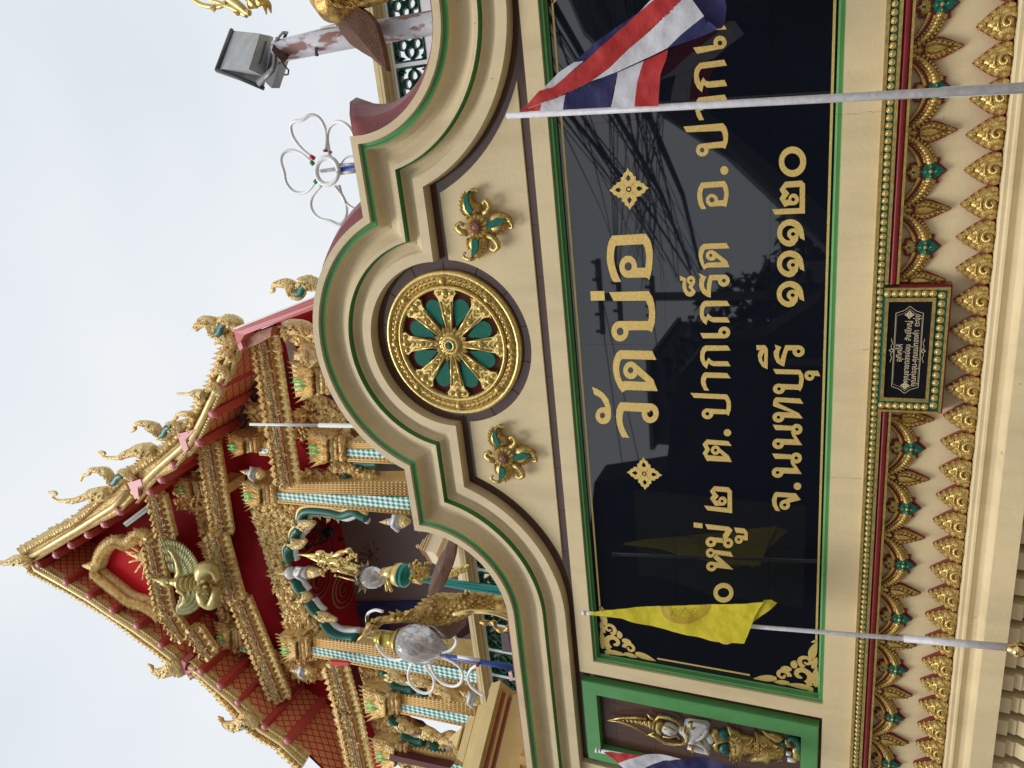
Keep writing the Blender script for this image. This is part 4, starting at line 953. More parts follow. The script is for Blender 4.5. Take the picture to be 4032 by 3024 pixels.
for i in range(26):
    u = 1290+i*20; v = 640+math.sin(i*1.7)*18+i*4; fig_mb.leaf(GZ([(u, v)])[0], GZ([(u+26, v+30*math.cos(i))])[0], 0.014, FY-0.032, 0.010)
fr_ = random.Random(2)
for i in range(110):
    u = fr_.uniform(1285, 1800); v = 655+(u-1285)*0.17+fr_.uniform(-5, 150 if u < 1520 else 110); p_, q_ = GZ([(u, v), (u+18*cos(i), v+18*sin(i))]); fig_mb.leaf(p_, q_, 0.009, FY-0.036, 0.008, 0, 0.5, 3)
for i in range(30):
    u = fr_.uniform(1290, 1400); v = fr_.uniform(560, 640) if i % 2 else fr_.uniform(790, 850); p_, q_ = GZ([(u, v), (u-20, v+16*sin(i))]); fig_mb.leaf(p_, q_, 0.012, FY-0.030, 0.010, 0, 0.5, 3)
for u0 in (1530, 1545, 1560): t_([(u0, 655), (u0+6, 720), (u0-4, 795)], 0.004, FY-0.036)
obj('gilt_dress', fig_mb, M['gold'], figure)
fig_mb = MB()
gb([(1165, 600), (1200, 575), (1275, 585), (1270, 650), (1250, 675), (1190, 640)], 0.034, 0); gb([(1160, 760), (1190, 705), (1270, 700), (1278, 800), (1230, 812)], 0.034, 0)
t_([(1960, 790), (1950, 700), (1920, 655), (1870, 650), (1845, 680)], [0.014, 0.018, 0.018, 0.015, 0.01], FY-0.015); t_([(1770, 715), (1800, 700), (1815, 720)], 0.012, FY-0.01)
obj('green_sash', fig_mb, M['teal_flat'], figure)
fig_mb = MB()                                # painted face
for v in (538, 578): t_([(672, v), (660, v+(-9 if v < 560 else 9)), (664, v+(-16 if v < 560 else 16))], 0.0016, FY-0.046); t_([(652, v), (640, v+(-8 if v < 560 else 8)), (646, v+(-20 if v < 560 else 20))], 0.0013, FY-0.046)
t_([(735, 566), (733, 575), (735, 584)], 0.0018, FY-0.048); t_([(722, 563), (722, 582)], 0.0012, FY-0.047); t_([(700, 567), (712, 574)], 0.0012, FY-0.048)
obj('face_lines', fig_mb, mat('painted features', (0.05, 0.035, 0.03), 0.5), figure)
# ================================================================== things just behind the wall
dk_green = mat('dark green glaze', (0.012, 0.095, 0.055), 0.28, var=0.3, vscale=12)
white_r = mat('white render', (0.72, 0.72, 0.74), 0.6, var=0.12, vscale=4)
cap_m = mat('straw coloured moulding paint', (0.66, 0.52, 0.27), 0.5, var=0.15, vscale=3, bump=0.2)
def block_mesh():
    mb = MB(); S = 0.5
    def pr(poly, y0=-0.06, y1=0.06): mb.prism(poly, y0, y1)
    e = 0.46; w = 0.055; c = 0.085
    out = [(-e+c, -e), (e-c, -e), (e-c, -e+c*0.5), (e, -e+c), (e, e-c), (e-c*0.5, e-c), (e-c, e), (-e+c, e), (-e+c, e-c*0.5), (-e, e-c), (-e, -e+c), (-e+c*0.5, -e+c)]
    for i in range(len(out)):
        a, b = out[i], out[(i+1) % len(out)]; mb.tube([(a[0], 0, a[1]), (b[0], 0, b[1])], 0.036, 6, flat=2.2)
    for k in range(4):
        a = k*pi/2+pi/4*0; cx, cz = 0.215*cos(a), 0.215*sin(a)
        pts = [(cx+0.150*cos(t)*(1.0)+0.02*cos(a)*cos(2*(t-a)), 0, cz+0.150*sin(t)) for t in [2*pi*i/14 for i in range(15)]]; mb.tube(pts, 0.030, 6, flat=2.2)
        mb.tube([(0, 0, 0), (0.37*cos(a), 0, 0.37*sin(a))], 0.018, 5) if False else None
        b = a+pi/4; mb.tube([(0.05*cos(b), 0, 0.05*sin(b)), (0.20*cos(b), 0, 0.20*sin(b))], 0.026, 6, flat=2)
        mb.tube([(0.36*cos(a), 0, 0.36*sin(a)), (0.46*cos(a), 0, 0.46*sin(a))], 0.028, 6, flat=2.2)
        mb.ball((0.50*cos(b), 0, 0.50*sin(b)), (0.055, 0.07, 0.055), 8, 5); mb.tube([(0.56*cos(b), 0, 0.56*sin(b)), (0.45*cos(b+0.18), 0, 0.45*sin(b+0.18))], 0.03, 6)
        mb.leaf((0, 0), (0.12*cos(b), 0.12*sin(b)), 0.06, -0.06, 0.03)
    mb.ball((0, -0.03, 0), (0.045, 0.06, 0.045), 8, 5)
    return mb
def balustrade(name, label, Y, x0, x1, ztop, zcb, zbt, zbb, xc, pitch):
    r = empty(name, label, 'balustrade')
    mb = MB()
    hcap = ztop-zcb
    for a, b, c, d in ((0.0, 0.30, 0.16, 0.26), (0.30, 0.45, 0.10, 0.20), (0.45, 0.62, 0.19, 0.23), (0.62, 0.80, 0.11, 0.18), (0.80, 1.0, 0.06, 0.14)):
        mb.box(x0, x1, Y-c, Y+d, ztop-b*hcap, ztop-a*hcap)
    obj('cap_moulding', mb, cap_m, r)
    h = zbt-zbb; mb = MB(); mb.box(x0, x1, Y-0.05, Y+0.05, zbt+0.001, zcb); mb.box(x0, x1, Y-0.05, Y+0.05, zbb-0.25, zbb)
    k0 = int((x0-xc)/pitch)-1; k1 = int((x1-xc)/pitch)+1; first = None
    for k in range(k0, k1+1):
        xm = xc+k*pitch
        if x0 < xm+pitch/2 < x1: mb.box(xm+pitch/2-pitch*0.055, xm+pitch/2+pitch*0.055, Y-0.05, Y+0.05, zbb, zbt)
    obj('white_body', mb, white_r, r)
    bw = pitch*0.90; 
    for k in range(k0, k1+1):
        xm = xc+k*pitch
        if not (x0 < xm-pitch/2 and xm+pitch/2 < x1): continue
        Mx = Matrix.Translation((xm, Y, (zbt+zbb)/2)) @ Matrix.Diagonal((bw, 0.9, h, 1))
        if first is None: first = obj('lattice_block', block_mesh(), dk_green, r); first.matrix_local = Mx
        else: copy_at(first, r, Mx)
    mb = MB(); hh = 0.0; mb.box(x0, x1, Y-0.12, Y+0.2, zbb-0.40, zbb-0.25); mb.box(x0, x1, Y-0.05, Y+0.05, -1.6, zbb-0.40); obj('base_rail', mb, cap_m, r)
    return r
YB = 8.0
zt, zcb_ = 2.432*2, 2.350*2
balustrade('balustrade', 'straw capped balustrade with green lattice blocks under the brown wing', YB, 0.21, 3.2, xz(1468, 30, YB)[1], xz(1528, 60, YB)[1], xz(1543, 90, YB)[1], xz(1662, 60, YB)[1]-0.02, 0.885, 0.392)
balustrade('balustrade', 'straw capped balustrade with green lattice blocks beside the teal lamp post', YB, -9.2, -4.9, xz(1868, 2440, YB)[1], xz(1912, 2450, YB)[1], xz(1920, 2480, YB)[1], xz(1920, 2480, YB)[1]-0.40, xz(1975, 2605, YB)[0], 0.4365)
# small plate and knotted tapes on the left one
o = MB(); P = XZ(Z((1800, 2200), .36166)([(478, 790), (560, 800), (590, 1012), (500, 1000)]), 7.88); o.prism(P, 7.86, 7.88)
tag(obj('notice_plate', o, mat('grey engraved plate', (0.10, 0.075, 0.085), 0.4, var=0.4, vscale=30)), 'small grey engraved plate fixed over the green lattice blocks', 'plate')
o = MB(); P = XZ(Z((1800, 2200), .36166)([(560, 1230), (590, 1225), (612, 1320), (575, 1325)]), 7.85); o.prism(P, 7.84, 7.86)
tag(obj('ribbon', o, mat('red white ribbon', (0.6, 0.10, 0.12), 0.6, col2=(0.75, 0.7, 0.7), vscale=40)), 'small red and white ribbon tied to the lattice balustrade', 'ribbon')
o = MB(); a, b = at(1932, 2714, 7.2), at(2060, 2748, 7.2); o.tube([a, b], 0.055, 10)
tag(obj('bamboo_pole', o, mat('pinkish plastic pipe', (0.55, 0.30, 0.20), 0.5)), 'pinkish pipe crossing in front of the lattice balustrade', 'pipe')
bpy.data.objects['bamboo_pole'].name = 'pink_pipe'

# ---- floodlight on its rusty post
fl = empty('floodlight', 'grey floodlight tilted back on top of the rusty white post', 'floodlight')
z5 = Z((700, 0), 0.5426)
grey = mat('grey cast housing', (0.48, 0.49, 0.50), 0.5, metal=0.05, col2=(0.36, 0.37, 0.38), vscale=3, vstretch=(1, 1, 4), bump=0.1)
gd = mat('dark grey steel', (0.085, 0.085, 0.09), 0.5, var=0.3, vscale=20)
def A5(u, v, Y): p = z5([(u, v)])[0]; return at(p[0], p[1], Y)
mb = MB(); mb.hexa([A5(395, 222, 6.62), A5(598, 243, 6.30), A5(515, 503, 5.85), A5(300, 500, 6.15), A5(430, 330, 6.75), A5(690, 300, 6.75), A5(640, 560, 6.30), A5(625, 640, 6.25)])
obj('hood', mb, grey, fl)
mb = MB(); n = 8; A, B = [], []
for i in range(n+1):
    t = i/n; u = 600+(95)*sin(t*pi/2); v = 246+28*t; u2 = 517+120*sin(t*pi/2); v2 = 505+50*t
    A.append(A5(u, v, 6.30+0.35*t)); B.append(A5(u2, v2, 5.86+0.38*t))
mb.strip(A, B); mb.add([A[0]]+A+[A5(640, 330, 6.7)], [list(range(len(A)+2))]); obj('rear_cover', mb, grey, fl, recalc=False)
mb = MB(); mb.tube([A5(283, 510, 6.12), A5(392, 218, 6.60)], 0.022, 6); mb.tube([A5(283, 510, 6.12), A5(455, 570, 6.17), A5(625, 642, 6.22)], 0.020, 6); mb.tube([A5(640, 300, 6.05), A5(590, 465, 5.95)], 0.012, 6)
obj('rim', mb, gd, fl)
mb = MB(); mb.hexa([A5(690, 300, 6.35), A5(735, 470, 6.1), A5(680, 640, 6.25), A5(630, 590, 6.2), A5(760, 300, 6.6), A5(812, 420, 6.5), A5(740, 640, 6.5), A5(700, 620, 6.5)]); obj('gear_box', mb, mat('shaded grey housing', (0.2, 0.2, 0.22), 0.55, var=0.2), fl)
mb = MB()
def flatbar(pts, w=0.022): mb.tube(pts, w, 4, flat=0.35)
flatbar([A5(580, 608, 6.0), A5(690, 505, 5.92), A5(705, 400, 6.05), A5(718, 290, 6.1), A5(762, 235, 6.25), A5(788, 240, 6.35), A5(765, 300, 6.3)], 0.030); obj('bracket', mb, mat('galvanised steel', (0.33, 0.34, 0.33), 0.45, metal=0.5, var=0.3), fl)
rust = mat('rusty white pole paint', (0.60, 0.59, 0.64), 0.6, col2=(0.26, 0.13, 0.11), vscale=9, detail=9, bump=0.4, bscale=50, ramp=(0.44, 0.50), vstretch=(1, 1, 0.35))
mb = MB(); mb.hexa([A5(680, 365, 6.0), A5(712, 268, 6.15), A5(800, 418, 6.05), A5(760, 455, 5.98), A5(690, 368, 6.03), A5(722, 270, 6.18), A5(808, 420, 6.09), A5(768, 458, 6.02)]); obj('mounting_plate', mb, mat('rusted steel plate', (0.11, 0.035, 0.025), 0.8, var=0.4, vscale=20), fl)
mb = MB(); mb.tube([A5(730, 400, 6.03), A5(770, 470, 6.0), A5(805, 510, 5.99), A5(800, 540, 5.99), A5(775, 543, 6.0)], 0.008, 6); obj('cable', mb, M['black'], fl)
post = empty('lamp_post', 'white post with peeling rust stains carrying the grey floodlight', 'post')
mb = MB(); a = A5(722, 372, 6.15); b = A5(1230, 272, 6.2); d_ = (b-a); a2 = Vector((b.x, b.y, -1.6)); r_ = 0.095
mb.tube([a, b, b+Vector((0.0, 0, -1.2)), Vector((b.x, b.y, -1.6))], [r_, r_, r_, r_], 18); obj('pole', mb, rust, post)
mb = MB(); mb.tube([A5(780, 285, 6.15), A5(1150, 192, 6.2)], 0.014, 6); mb.tube([A5(1040, 218, 6.18), A5(1040, 205, 6.18), A5(1150, 180, 6.18), A5(1155, 215, 6.18)], 0.012, 6); obj('conduit', mb, M['white'], post)
mb = MB(); mb.tube([A5(1003, 350, 6.1), A5(1006, 398, 6.05)], 0.014, 6); mb.tube([A5(998, 398, 6.05), A5(1018, 398, 6.05)], 0.012, 6); obj('bolt', mb, gd, post)

# ---- neon flowers
tube_w = mat('white light tube', (0.90, 0.91, 0.91), 0.35, spec=0.5)
def smooth(pts, k=4):
    P = [Vector(p) for p in pts]; out = []
    for i in range(len(P)-1):
        p0, p1, p2, p3 = P[max(i-1, 0)], P[i], P[i+1], P[min(i+2, len(P)-1)]
        for j in range(k):
            t = j/k; out.append(0.5*((2*p1)+(-p0+p2)*t+(2*p0-5*p1+4*p2-p3)*t*t+(-p0+3*p1-3*p2+p3)*t**3))
    return out+[P[-1]]
def neon(label, zf_, Y, petals, r, hub=None, caps=()):
    e = empty('flower_light', label, 'neon light', 'flower shaped tube lights')
    for p in petals:
        mb = MB(); mb.tube(smooth([at(*q, Y+0.02*math.sin(i)) for i, q in enumerate(zf_(p))]), r, 8); obj('petal_tube', mb, tube_w, e)
    if hub:
        mb = MB(); c, ra, rb = hub; mb.tube([at(*zf_([(c[0]+ra*cos(t), c[1]+rb*sin(t))])[0], Y-0.03) for t in [2*pi*i/28 for i in range(29)]], r*1.5, 8); obj('hub_ring', mb, tube_w, e)
    for (a, b, m) in caps:
        mb = MB(); mb.tube([at(*zf_([a])[0], Y-0.01), at(*zf_([b])[0], Y-0.01)], r*1.35, 8); obj('socket', mb, m, e)
    return e
redp, grp, blp = mat('red plastic', (0.5, 0.02, 0.03), 0.4), mat('green plastic', (0.02, 0.25, 0.09), 0.4), mat('blue paint', (0.03, 0.08, 0.40), 0.4)
e = neon('white tube flower light standing against the sky beside the arch', z5, 5.6, [
    [(985, 1150), (900, 1080), (835, 990), (820, 910), (850, 880), (905, 870), (960, 835), (1020, 850), (1065, 920), (1080, 1000), (1070, 1100)],
    [(985, 1190), (900, 1115), (820, 1090), (765, 1115), (750, 1170), (772, 1250), (785, 1320), (830, 1380), (890, 1402), (950, 1380), (1005, 1310)],
    [(1045, 1340), (980, 1420), (965, 1490), (990, 1550), (1040, 1590), (1105, 1603), (1170, 1628), (1210, 1590), (1225, 1520), (1200, 1430), (1140, 1350)],
    [(1170, 1345), (1195, 1430), (1245, 1495), (1340, 1540)], [(1105, 1130), (1085, 1010), (1100, 930), (1150, 885), (1200, 890), (1250, 930), (1290, 1010)]], 0.0145,
    ((1085, 1240), 80, 98), [((1070, 1085), (1072, 1103), redp), ((965, 1135), (990, 1150), redp), ((968, 1175), (985, 1192), grp), ((995, 1325), (1012, 1302), grp), ((1103, 1095), (1105, 1112), mat('grey plastic', (0.3, 0.3, 0.3), 0.4))])
mb = MB(); mb.tube([A5(1165, 1232, 5.6), A5(1380, 1212, 5.62), Vector((A5(1380, 1212, 5.62).x, 5.62, -1.6))], 0.024, 8); obj('stem', mb, blp, e)
mb = MB(); mb.tube([A5(1015, 1245, 5.62), A5(1160, 1225, 5.62)], 0.016, 8); mb.tube([A5(1180, 1255, 5.6), A5(1290, 1240, 5.6)], 0.018, 8); mb.tube([A5(1175, 1195, 5.6), A5(1290, 1190, 5.6)], 0.012, 8); mb.tube(smooth([A5(1180, 1195, 5.6), A5(1215, 1150, 5.6), A5(1250, 1135, 5.6), A5(1300, 1140, 5.6)]), 0.008, 6); obj('bracket', mb, M['white'], e)
z6_ = Z((1300, 2500), 0.31646)
e = neon('white tube flower light hanging beside the glass bud lamp', z6_, 7.0, [
    [(1035, 320), (985, 420), (972, 520), (1010, 620), (1100, 700), (1200, 725), (1270, 690), (1295, 600), (1270, 500), (1200, 420), (1180, 330)],
    [(1230, 330), (1270, 440), (1330, 540), (1420, 610), (1540, 638), (1620, 600), (1650, 500), (1610, 400), (1500, 320), (1400, 285), (1290, 275)],
    [(1840, 370), (1760, 420), (1712, 520), (1740, 620), (1820, 700), (1920, 755)], [(585, 60), (595, 150), (700, 265), (820, 310), (930, 288)],
    [(1540, 10), (1572, 70), (1550, 140), (1480, 200), (1330, 222)], [(655, -290), (560, -310), (475, -270), (455, -190), (480, -120), (545, -40)]], 0.020, ((1150, 265), 110, 55), [((1838, 385), (1830, 365), redp)])
mb = MB(); mb.tube([at(*z6_([(1290, 245)])[0], 7.05), at(*z6_([(1860, 335)])[0], 7.05), at(*z6_([(2400, 425)])[0], 7.05)], 0.034, 8); obj('stem', mb, blp, e)
mb = MB(); mb.tube([at(*z6_([(1590, 270)])[0], 7.0), at(*z6_([(1860, 312)])[0], 7.0)], 0.022, 8); obj('bracket', mb, M['white'], e)

# ---- gilded swans with hanging lamps
scale_g = mat('weathered gilt', (0.66, 0.43, 0.12), 0.34, metal=0.6, col2=(0.24, 0.12, 0.03), vscale=16, bump=0.6, bscale=60, bdist=0.01)
brown = mat('brown wing paint', (0.15, 0.055, 0.02), 0.6, var=0.4, vscale=12, bump=0.8, bscale=90, bdist=0.010)
glass_m = mat('ribbed lamp glass', (0.84, 0.82, 0.82), 0.10, spec=0.7, trans=0.72, bump=0.7, bscale=14, bdist=0.02, ior=1.38)
zh = Z((1400, 2050), 0.33149)
YH = 6.4
def AH(u, v, Y=YH): p = zh([(u, v)])[0]; return at(p[0], p[1], Y)
sw = empty('swan_statue', 'gilded swan with brown wings holding a glass bud lamp in its beak', 'statue')
mb = MB()
sp = [(1960, 1120, 70), (1800, 1010, 112), (1650, 975, 112), (1500, 965, 118), (1400, 965, 130), (1250, 1010, 170), (1120, 1035, 195), (1000, 1045, 200), (890, 1075, 170), (800, 1110, 125), (700, 1130, 88), (600, 1145, 70), (450, 1165, 56), (330, 1180, 52), (290, 1190, 62), (220, 1240, 66), (160, 1300, 50), (110, 1350, 30), (50, 1400, 20), (20, 1430, 8)]
k_ = 0.33149/3028*6.4*1.17
path = smooth([AH(u, v) for u, v, r in sp], 3); rr = []
for i in range(len(sp)-1):
    for j in range(3): t = j/3; rr.append((sp[i][2]*(1-t)+sp[i+1][2]*t)*k_)
rr.append(sp[-1][2]*k_); mb.tube(path, rr, 16, flat=0.85); body = obj('body', mb, scale_g, sw)
mb = MB()                                    # overlapping scales on neck and breast
random.seed(3)
for i in range(6, len(path)-12):
    p, q, r = path[i], path[min(i+1, len(path)-1)], rr[i]; t = (q-p).normalized(); side = t.cross(Vector((0, 1, 0))).normalized(); out = side.cross(t)
    nk = 13
    for half in (0, 0.5):
        for k in range(nk):
            a = 2*pi*(k+0.5*(i % 2))/nk
            if out.y*sin(a)+side.y*cos(a) > 0.35: continue
            dirv = side*cos(a)+out*sin(a); s_ = r*0.30
            c = p.lerp(q, half)+dirv*r*0.97; w_ = t.cross(dirv).normalized()
            mb.add([c-t*s_*0.9+w_*s_*0.2, c+w_*s_*0.75+dirv*s_*0.12, c+t*s_*1.1+dirv*s_*0.75, c-w_*s_*0.75+dirv*s_*0.12, c-t*s_*0.9-w_*s_*0.2], [[0, 1, 2, 3, 4]])
tag(obj('scales', mb, scale_g, body, recalc=False), kind='stuff')
def slab(name, pts, Y0, Y1, m, par, z=AH, dep=None):
    mb = MB(); P = [z(u, v, Y0) for u, v in pts]; n = len(P)
    c = sum(P, Vector())/n; Q = [p+Vector((0, Y1-Y0, 0)) for p in P]; c0 = c-Vector((0, 0.03, 0)); c1 = c+Vector((0, Y1-Y0, 0))
    mb.add(P+Q+[c0, c1], [[i, (i+1) % n, 2*n] for i in range(n)]+[[n+(i+1) % n, n+i, 2*n+1] for i in range(n)]+[[i, n+i, n+(i+1) % n, (i+1) % n] for i in range(n)])
    return obj(name, mb, m, par)
slab('wing', [(1110, 218), (1150, 240), (1182, 268), (1185, 330), (1175, 420), (1140, 540), (1100, 640), (1060, 745), (1030, 800), (990, 840), (940, 870), (890, 902), (862, 880), (862, 840), (880, 760), (905, 660), (940, 560), (975, 470), (1020, 390), (1060, 330), (1085, 270)], 6.30, 6.36, brown, sw)
slab('wing', [(915, 1290), (1000, 1255), (1200, 1215), (1312, 1195), (1300, 1260), (1240, 1310), (1180, 1370), (1120, 1405), (1060, 1412), (990, 1395), (940, 1350)], 6.44, 6.5, brown, sw)
mb = MB()
for (a, b, w, c) in (((200, 1140), (205, 1065), 60, .2), ((240, 1130), (290, 1120), 60, 0), ((540, 1090), (480, 1000), 80, .4), ((600, 1080), (560, 985), 90, .3), ((650, 1070), (690, 990), 90, -.2), ((640, 1090), (560, 1060), 70, .2), ((580, 1230), (640, 1290), 70, .2), ((1380, 830), (1375, 765), 60, 0), ((1340, 850), (1320, 800), 60, 0), ((1500, 850), (1470, 785), 70, .2), ((1570, 860), (1540, 810), 70, 0), ((1640, 880), (1620, 840), 60, 0), ((1700, 900), (1690, 865), 60, 0), ((260, 1150), (120, 1250), 90, .2), ((240, 1180), (90, 1330), 70, .1)):
    A_l, B_l = XZ(zh([a, b]), YH); mb = MB(); mb.leaf(A_l, B_l, w*k_*1.3, YH-0.10, 0.05, 0, c); obj('crest', mb, scale_g, sw, recalc=False)
mb = MB(); mb.tube(smooth([AH(1165, 1110, 6.15), AH(1300, 1085, 6.16), AH(1420, 1078, 6.2), AH(1540, 1082, 6.2), AH(1680, 1105, 6.22), AH(1850, 1175, 6.24)]), 0.026, 8); obj('belly_band', mb, M['gold_bright'], sw)
mb = MB(); mb.tube(smooth([AH(1480, 1200), AH(1560, 1215), AH(1640, 1205), AH(1660, 1260), AH(1720, 1300), AH(1790, 1295), AH(1830, 1250)]), [0.02+0.015*sin(i*0.5)**2 for i in range(25)], 8); obj('tail_curl', mb, scale_g, sw)
lamp = empty('hanging_lamp', 'glass bud lamp with brass cap hanging from the swan beak', 'lamp')
def lathe_px(zfn, axis, prof, Y, n, m, name, par, kpx=None):
    """axis: two points; prof: (position along the axis 0..1, radius in enlargement px)"""
    a, b = zfn(*axis[0]), zfn(*axis[1]); L = (b-a).length; s = L/math.hypot(axis[1][0]-axis[0][0], axis[1][1]-axis[0][1])
    mb = MB(); mb.lathe(a, b-a, [(r*s, t*L) for t, r in prof], n, 0); return obj(name, mb, m, par)
LZ = lambda u, v: AH(u, v, 6.28)
lathe_px(LZ, ((140, 1378), (1095, 1512)), [(0, 14), (0.1, 18), (0.11, 50), (0.14, 62), (0.17, 66), (0.175, 74), (0.2, 84), (0.215, 80), (0.22, 70), (0.32, 76), (0.345, 84), (0.35, 96), (0.40, 130), (0.43, 140), (0.435, 130)], 6.28, 28, mat('aged brass', (0.50, 0.36, 0.08), 0.3, metal=0.8, var=0.3, vscale=6), 'brass_cap', lamp)
lathe_px(LZ, ((140, 1378), (1095, 1512)), [(0.425, 110), (0.46, 150), (0.52, 178), (0.58, 190), (0.65, 188), (0.72, 170), (0.80, 135), (0.88, 88), (0.95, 40), (1.0, 4)], 6.28, 28, glass_m, 'glass_bud', lamp)
mb = MB()
for k in range(12):
    a, b = LZ(140, 1378), LZ(1095, 1512); L = (b-a).length; ax = (b-a).normalized(); s = L/math.hypot(955, 134)
    u = Vector((1, 0, 0)); u = (u-ax*u.dot(ax)).normalized(); w = ax.cross(u); pts = []
    for i in range(12):
        t = 0.46+0.50*i/11; r = 192*sin(pi*min(1, (t-0.40)/0.62))**0.75*s*1.0; an = 2*pi*k/12+i*0.11; pts.append(a+ax*t*L+(u*cos(an)+w*sin(an))*r)
    mb.tube(pts, 0.006, 5)
obj('glass_rib', mb, glass_m, lamp)

# second swan: only a wing, its breast and part of the lamp bracket are in the picture
sw2 = empty('swan_statue', 'gilded swan cut off by the picture edge with a drooping brown wing', 'statue')
def A5f(u, v, Y=5.95): return A5(u, v, Y)
slab('wing', [(1112, 20), (1200, 30), (1300, 45), (1370, 90), (1430, 165), (1455, 240), (1480, 330), (1500, 430), (1518, 518), (1490, 495), (1450, 460), (1400, 415), (1385, 408), (1330, 375), (1285, 345), (1250, 320), (1200, 260), (1165, 200), (1130, 130), (1115, 70)], 5.95, 6.02, brown, sw2, A5f)
mb = MB(); mb.tube(smooth([A5(980, -40, 6.0), A5(1100, -25, 6.0), A5(1220, -20, 6.0), A5(1330, -35, 6.0), A5(1500, -60, 6.0)]), [0.06, 0.10, 0.13, 0.17, 0.20, 0.20, 0.21, 0.21, 0.18, 0.16, 0.13, 0.12, 0.10, 0.1, 0.09, 0.08, 0.08], 16); b2 = obj('body', mb, scale_g, sw2)
mb = MB()
for i in range(420):
    u = 1050+random.random()*420; v = -40+random.random()*88*sin(pi*min(1, max(0.1, (u-1040)/330))); A_l, B_l = XZ(z5([(u, v), (u+16, v+14)]), 5.8); mb.leaf(A_l, B_l, 0.035, 5.79+0.03*random.random(), 0.022, 0, 0, 3)
tag(obj('scales', mb, scale_g, b2, recalc=False), kind='stuff')
gl = empty('gilt_lamp_figure', 'bright gold figure arm and flames cut off by the picture edge', 'statue')
mb = MB()
mb.tube(smooth([A5(110, -10, 6.5), A5(165, 30, 6.5), A5(250, 50, 6.5), A5(310, 45, 6.5), A5(350, 10, 6.5), A5(340, -20, 6.5)]), 0.024, 8); mb.tube(smooth([A5(200, -10, 6.5), A5(300, 20, 6.5), A5(400, 60, 6.5), A5(470, 95, 6.5), A5(500, 105, 6.5)]), [0.014+0.0012*i for i in range(17)], 8)
mb.tube(smooth([A5(370, -20, 6.4), A5(420, 20, 6.4), A5(465, 55, 6.4), A5(495, 85, 6.4), A5(525, 95, 6.4)]), [0.05-0.0015*i for i in range(17)], 8)
obj('arm', mb, M['gold_bright'], gl)
mb = MB()
for a, b, w in (((540, -10), (592, 72), .17), ((600, -10), (640, 48), .16), ((640, 0), (655, 108), .05), ((665, 0), (690, 100), .06), ((525, 5), (530, 18), .03), ((440, 90), (470, 118), .05), ((270, 60), (300, 68), .08)):
    A_l, B_l = XZ(z5([a, b]), 6.45); mb = MB(); mb.leaf(A_l, B_l, w, 6.42, 0.05, 0, 0.12); obj('flame', mb, M['gold_bright'], gl, recalc=False)

# ---- teal lamp post with gilt angel and glass lotus lamp
lp = empty('teal_lamp_post', 'teal lamp post with gilt winged figure and lotus shaped glass lamp', 'lamp post')
YL = 7.3
LT = lambda u, v: AH(u, v, YL)
tealp = mat('teal gloss enamel', (0.0, 0.20, 0.16), 0.18, metal=0.4, spec=0.8)
lathe_px(LT, ((600, 655), (1900, 870)), [(0.0, 60), (0.05, 46), (0.06, 40), (0.5, 46), (0.75, 50), (0.95, 56), (1.0, 60)], YL, 18, tealp, 'pole', lp)
lathe_px(LT, ((470, 632), (650, 662)), [(0, 60), (0.06, 98), (0.35, 108), (0.36, 118), (0.5, 120), (0.51, 112), (0.65, 125), (0.8, 118), (0.95, 80), (1.0, 60)], YL, 24, tealp, 'collar', lp)
lathe_px(LT, ((465, 630), (560, 648)), [(0, 90), (0.1, 112), (0.7, 124), (0.9, 118), (1.0, 100)], YL-0.01, 24, M['gold_bright'], 'gilt_ring', lp)
lathe_px(LT, ((700, 672), (800, 690)), [(0, 52), (0.1, 60), (0.8, 64), (1.0, 54)], YL, 18, M['gold_bright'], 'gilt_ring', lp)
lathe_px(LT, ((95, 670), (380, 690)), [(0, 60), (0.1, 92), (0.3, 108), (0.5, 104), (0.7, 80), (0.88, 42), (1.0, 10)], YL-0.05, 20, glass_m, 'glass_bud', lp)
mb = MB(); a, b = LT(20, 660), LT(150, 675); ax = (b-a).normalized(); u = (Vector((1, 0, 0))-ax*ax.x).normalized(); w = ax.cross(u); R_ = 0.17
for k in range(9):
    an = 2*pi*k/9; d = u*cos(an)+w*sin(an); e1 = ax.cross(d).normalized()
    mb.add([a+d*0.05-e1*0.04, a+d*0.05+e1*0.04, a+ax*0.08+d*0.13+e1*0.065, a+ax*0.13+d*0.17+e1*0.03, a+ax*0.12+d*0.235, a+ax*0.13+d*0.17-e1*0.03, a+ax*0.08+d*0.13-e1*0.065], [[0, 1, 2, 3, 4, 5, 6]])
obj('lotus_shade', mb, mat('gilt grey metal', (0.42, 0.38, 0.28), 0.35, metal=0.6), lp, recalc=False)
zk = Z((700, 1900), 0.48222)
def AK(u, v, Y=YL): p = zk([(u, v)])[0]; return at(p[0], p[1], Y)
angel = []
mb = MB()
mb.tube([AK(972, 588), AK(1060, 595), AK(1130, 600), AK(1150, 590)], [0.004, 0.02, 0.035, 0.02], 8); mb.tube([AK(1040, 600), AK(1140, 635), AK(1200, 655)], [0.006, 0.026, 0.045], 8)
mb.tube(smooth([AK(1130, 575), AK(1190, 580), AK(1240, 605), AK(1300, 590), AK(1370, 560), AK(1410, 560), AK(1420, 600), AK(1380, 640), AK(1330, 650)]), [0.02+0.024*abs(sin(i*.6)) for i in range(33)], 8)
mb.tube(smooth([AK(1160, 630), AK(1240, 640), AK(1320, 650), AK(1400, 680), AK(1480, 700)]), [0.03, .04, .05, .055, .06, .06, .065, .07, .07, .066, .06, .055, .05, .05, .045, .04, .04], 10)
mb.tube([AK(1220, 690), AK(1330, 720), AK(1460, 745)], [0.012, 0.03, 0.04], 8); mb.tube([AK(1310, 765), AK(1400, 790), AK(1500, 815)], [0.008, 0.012, 0.012], 6)
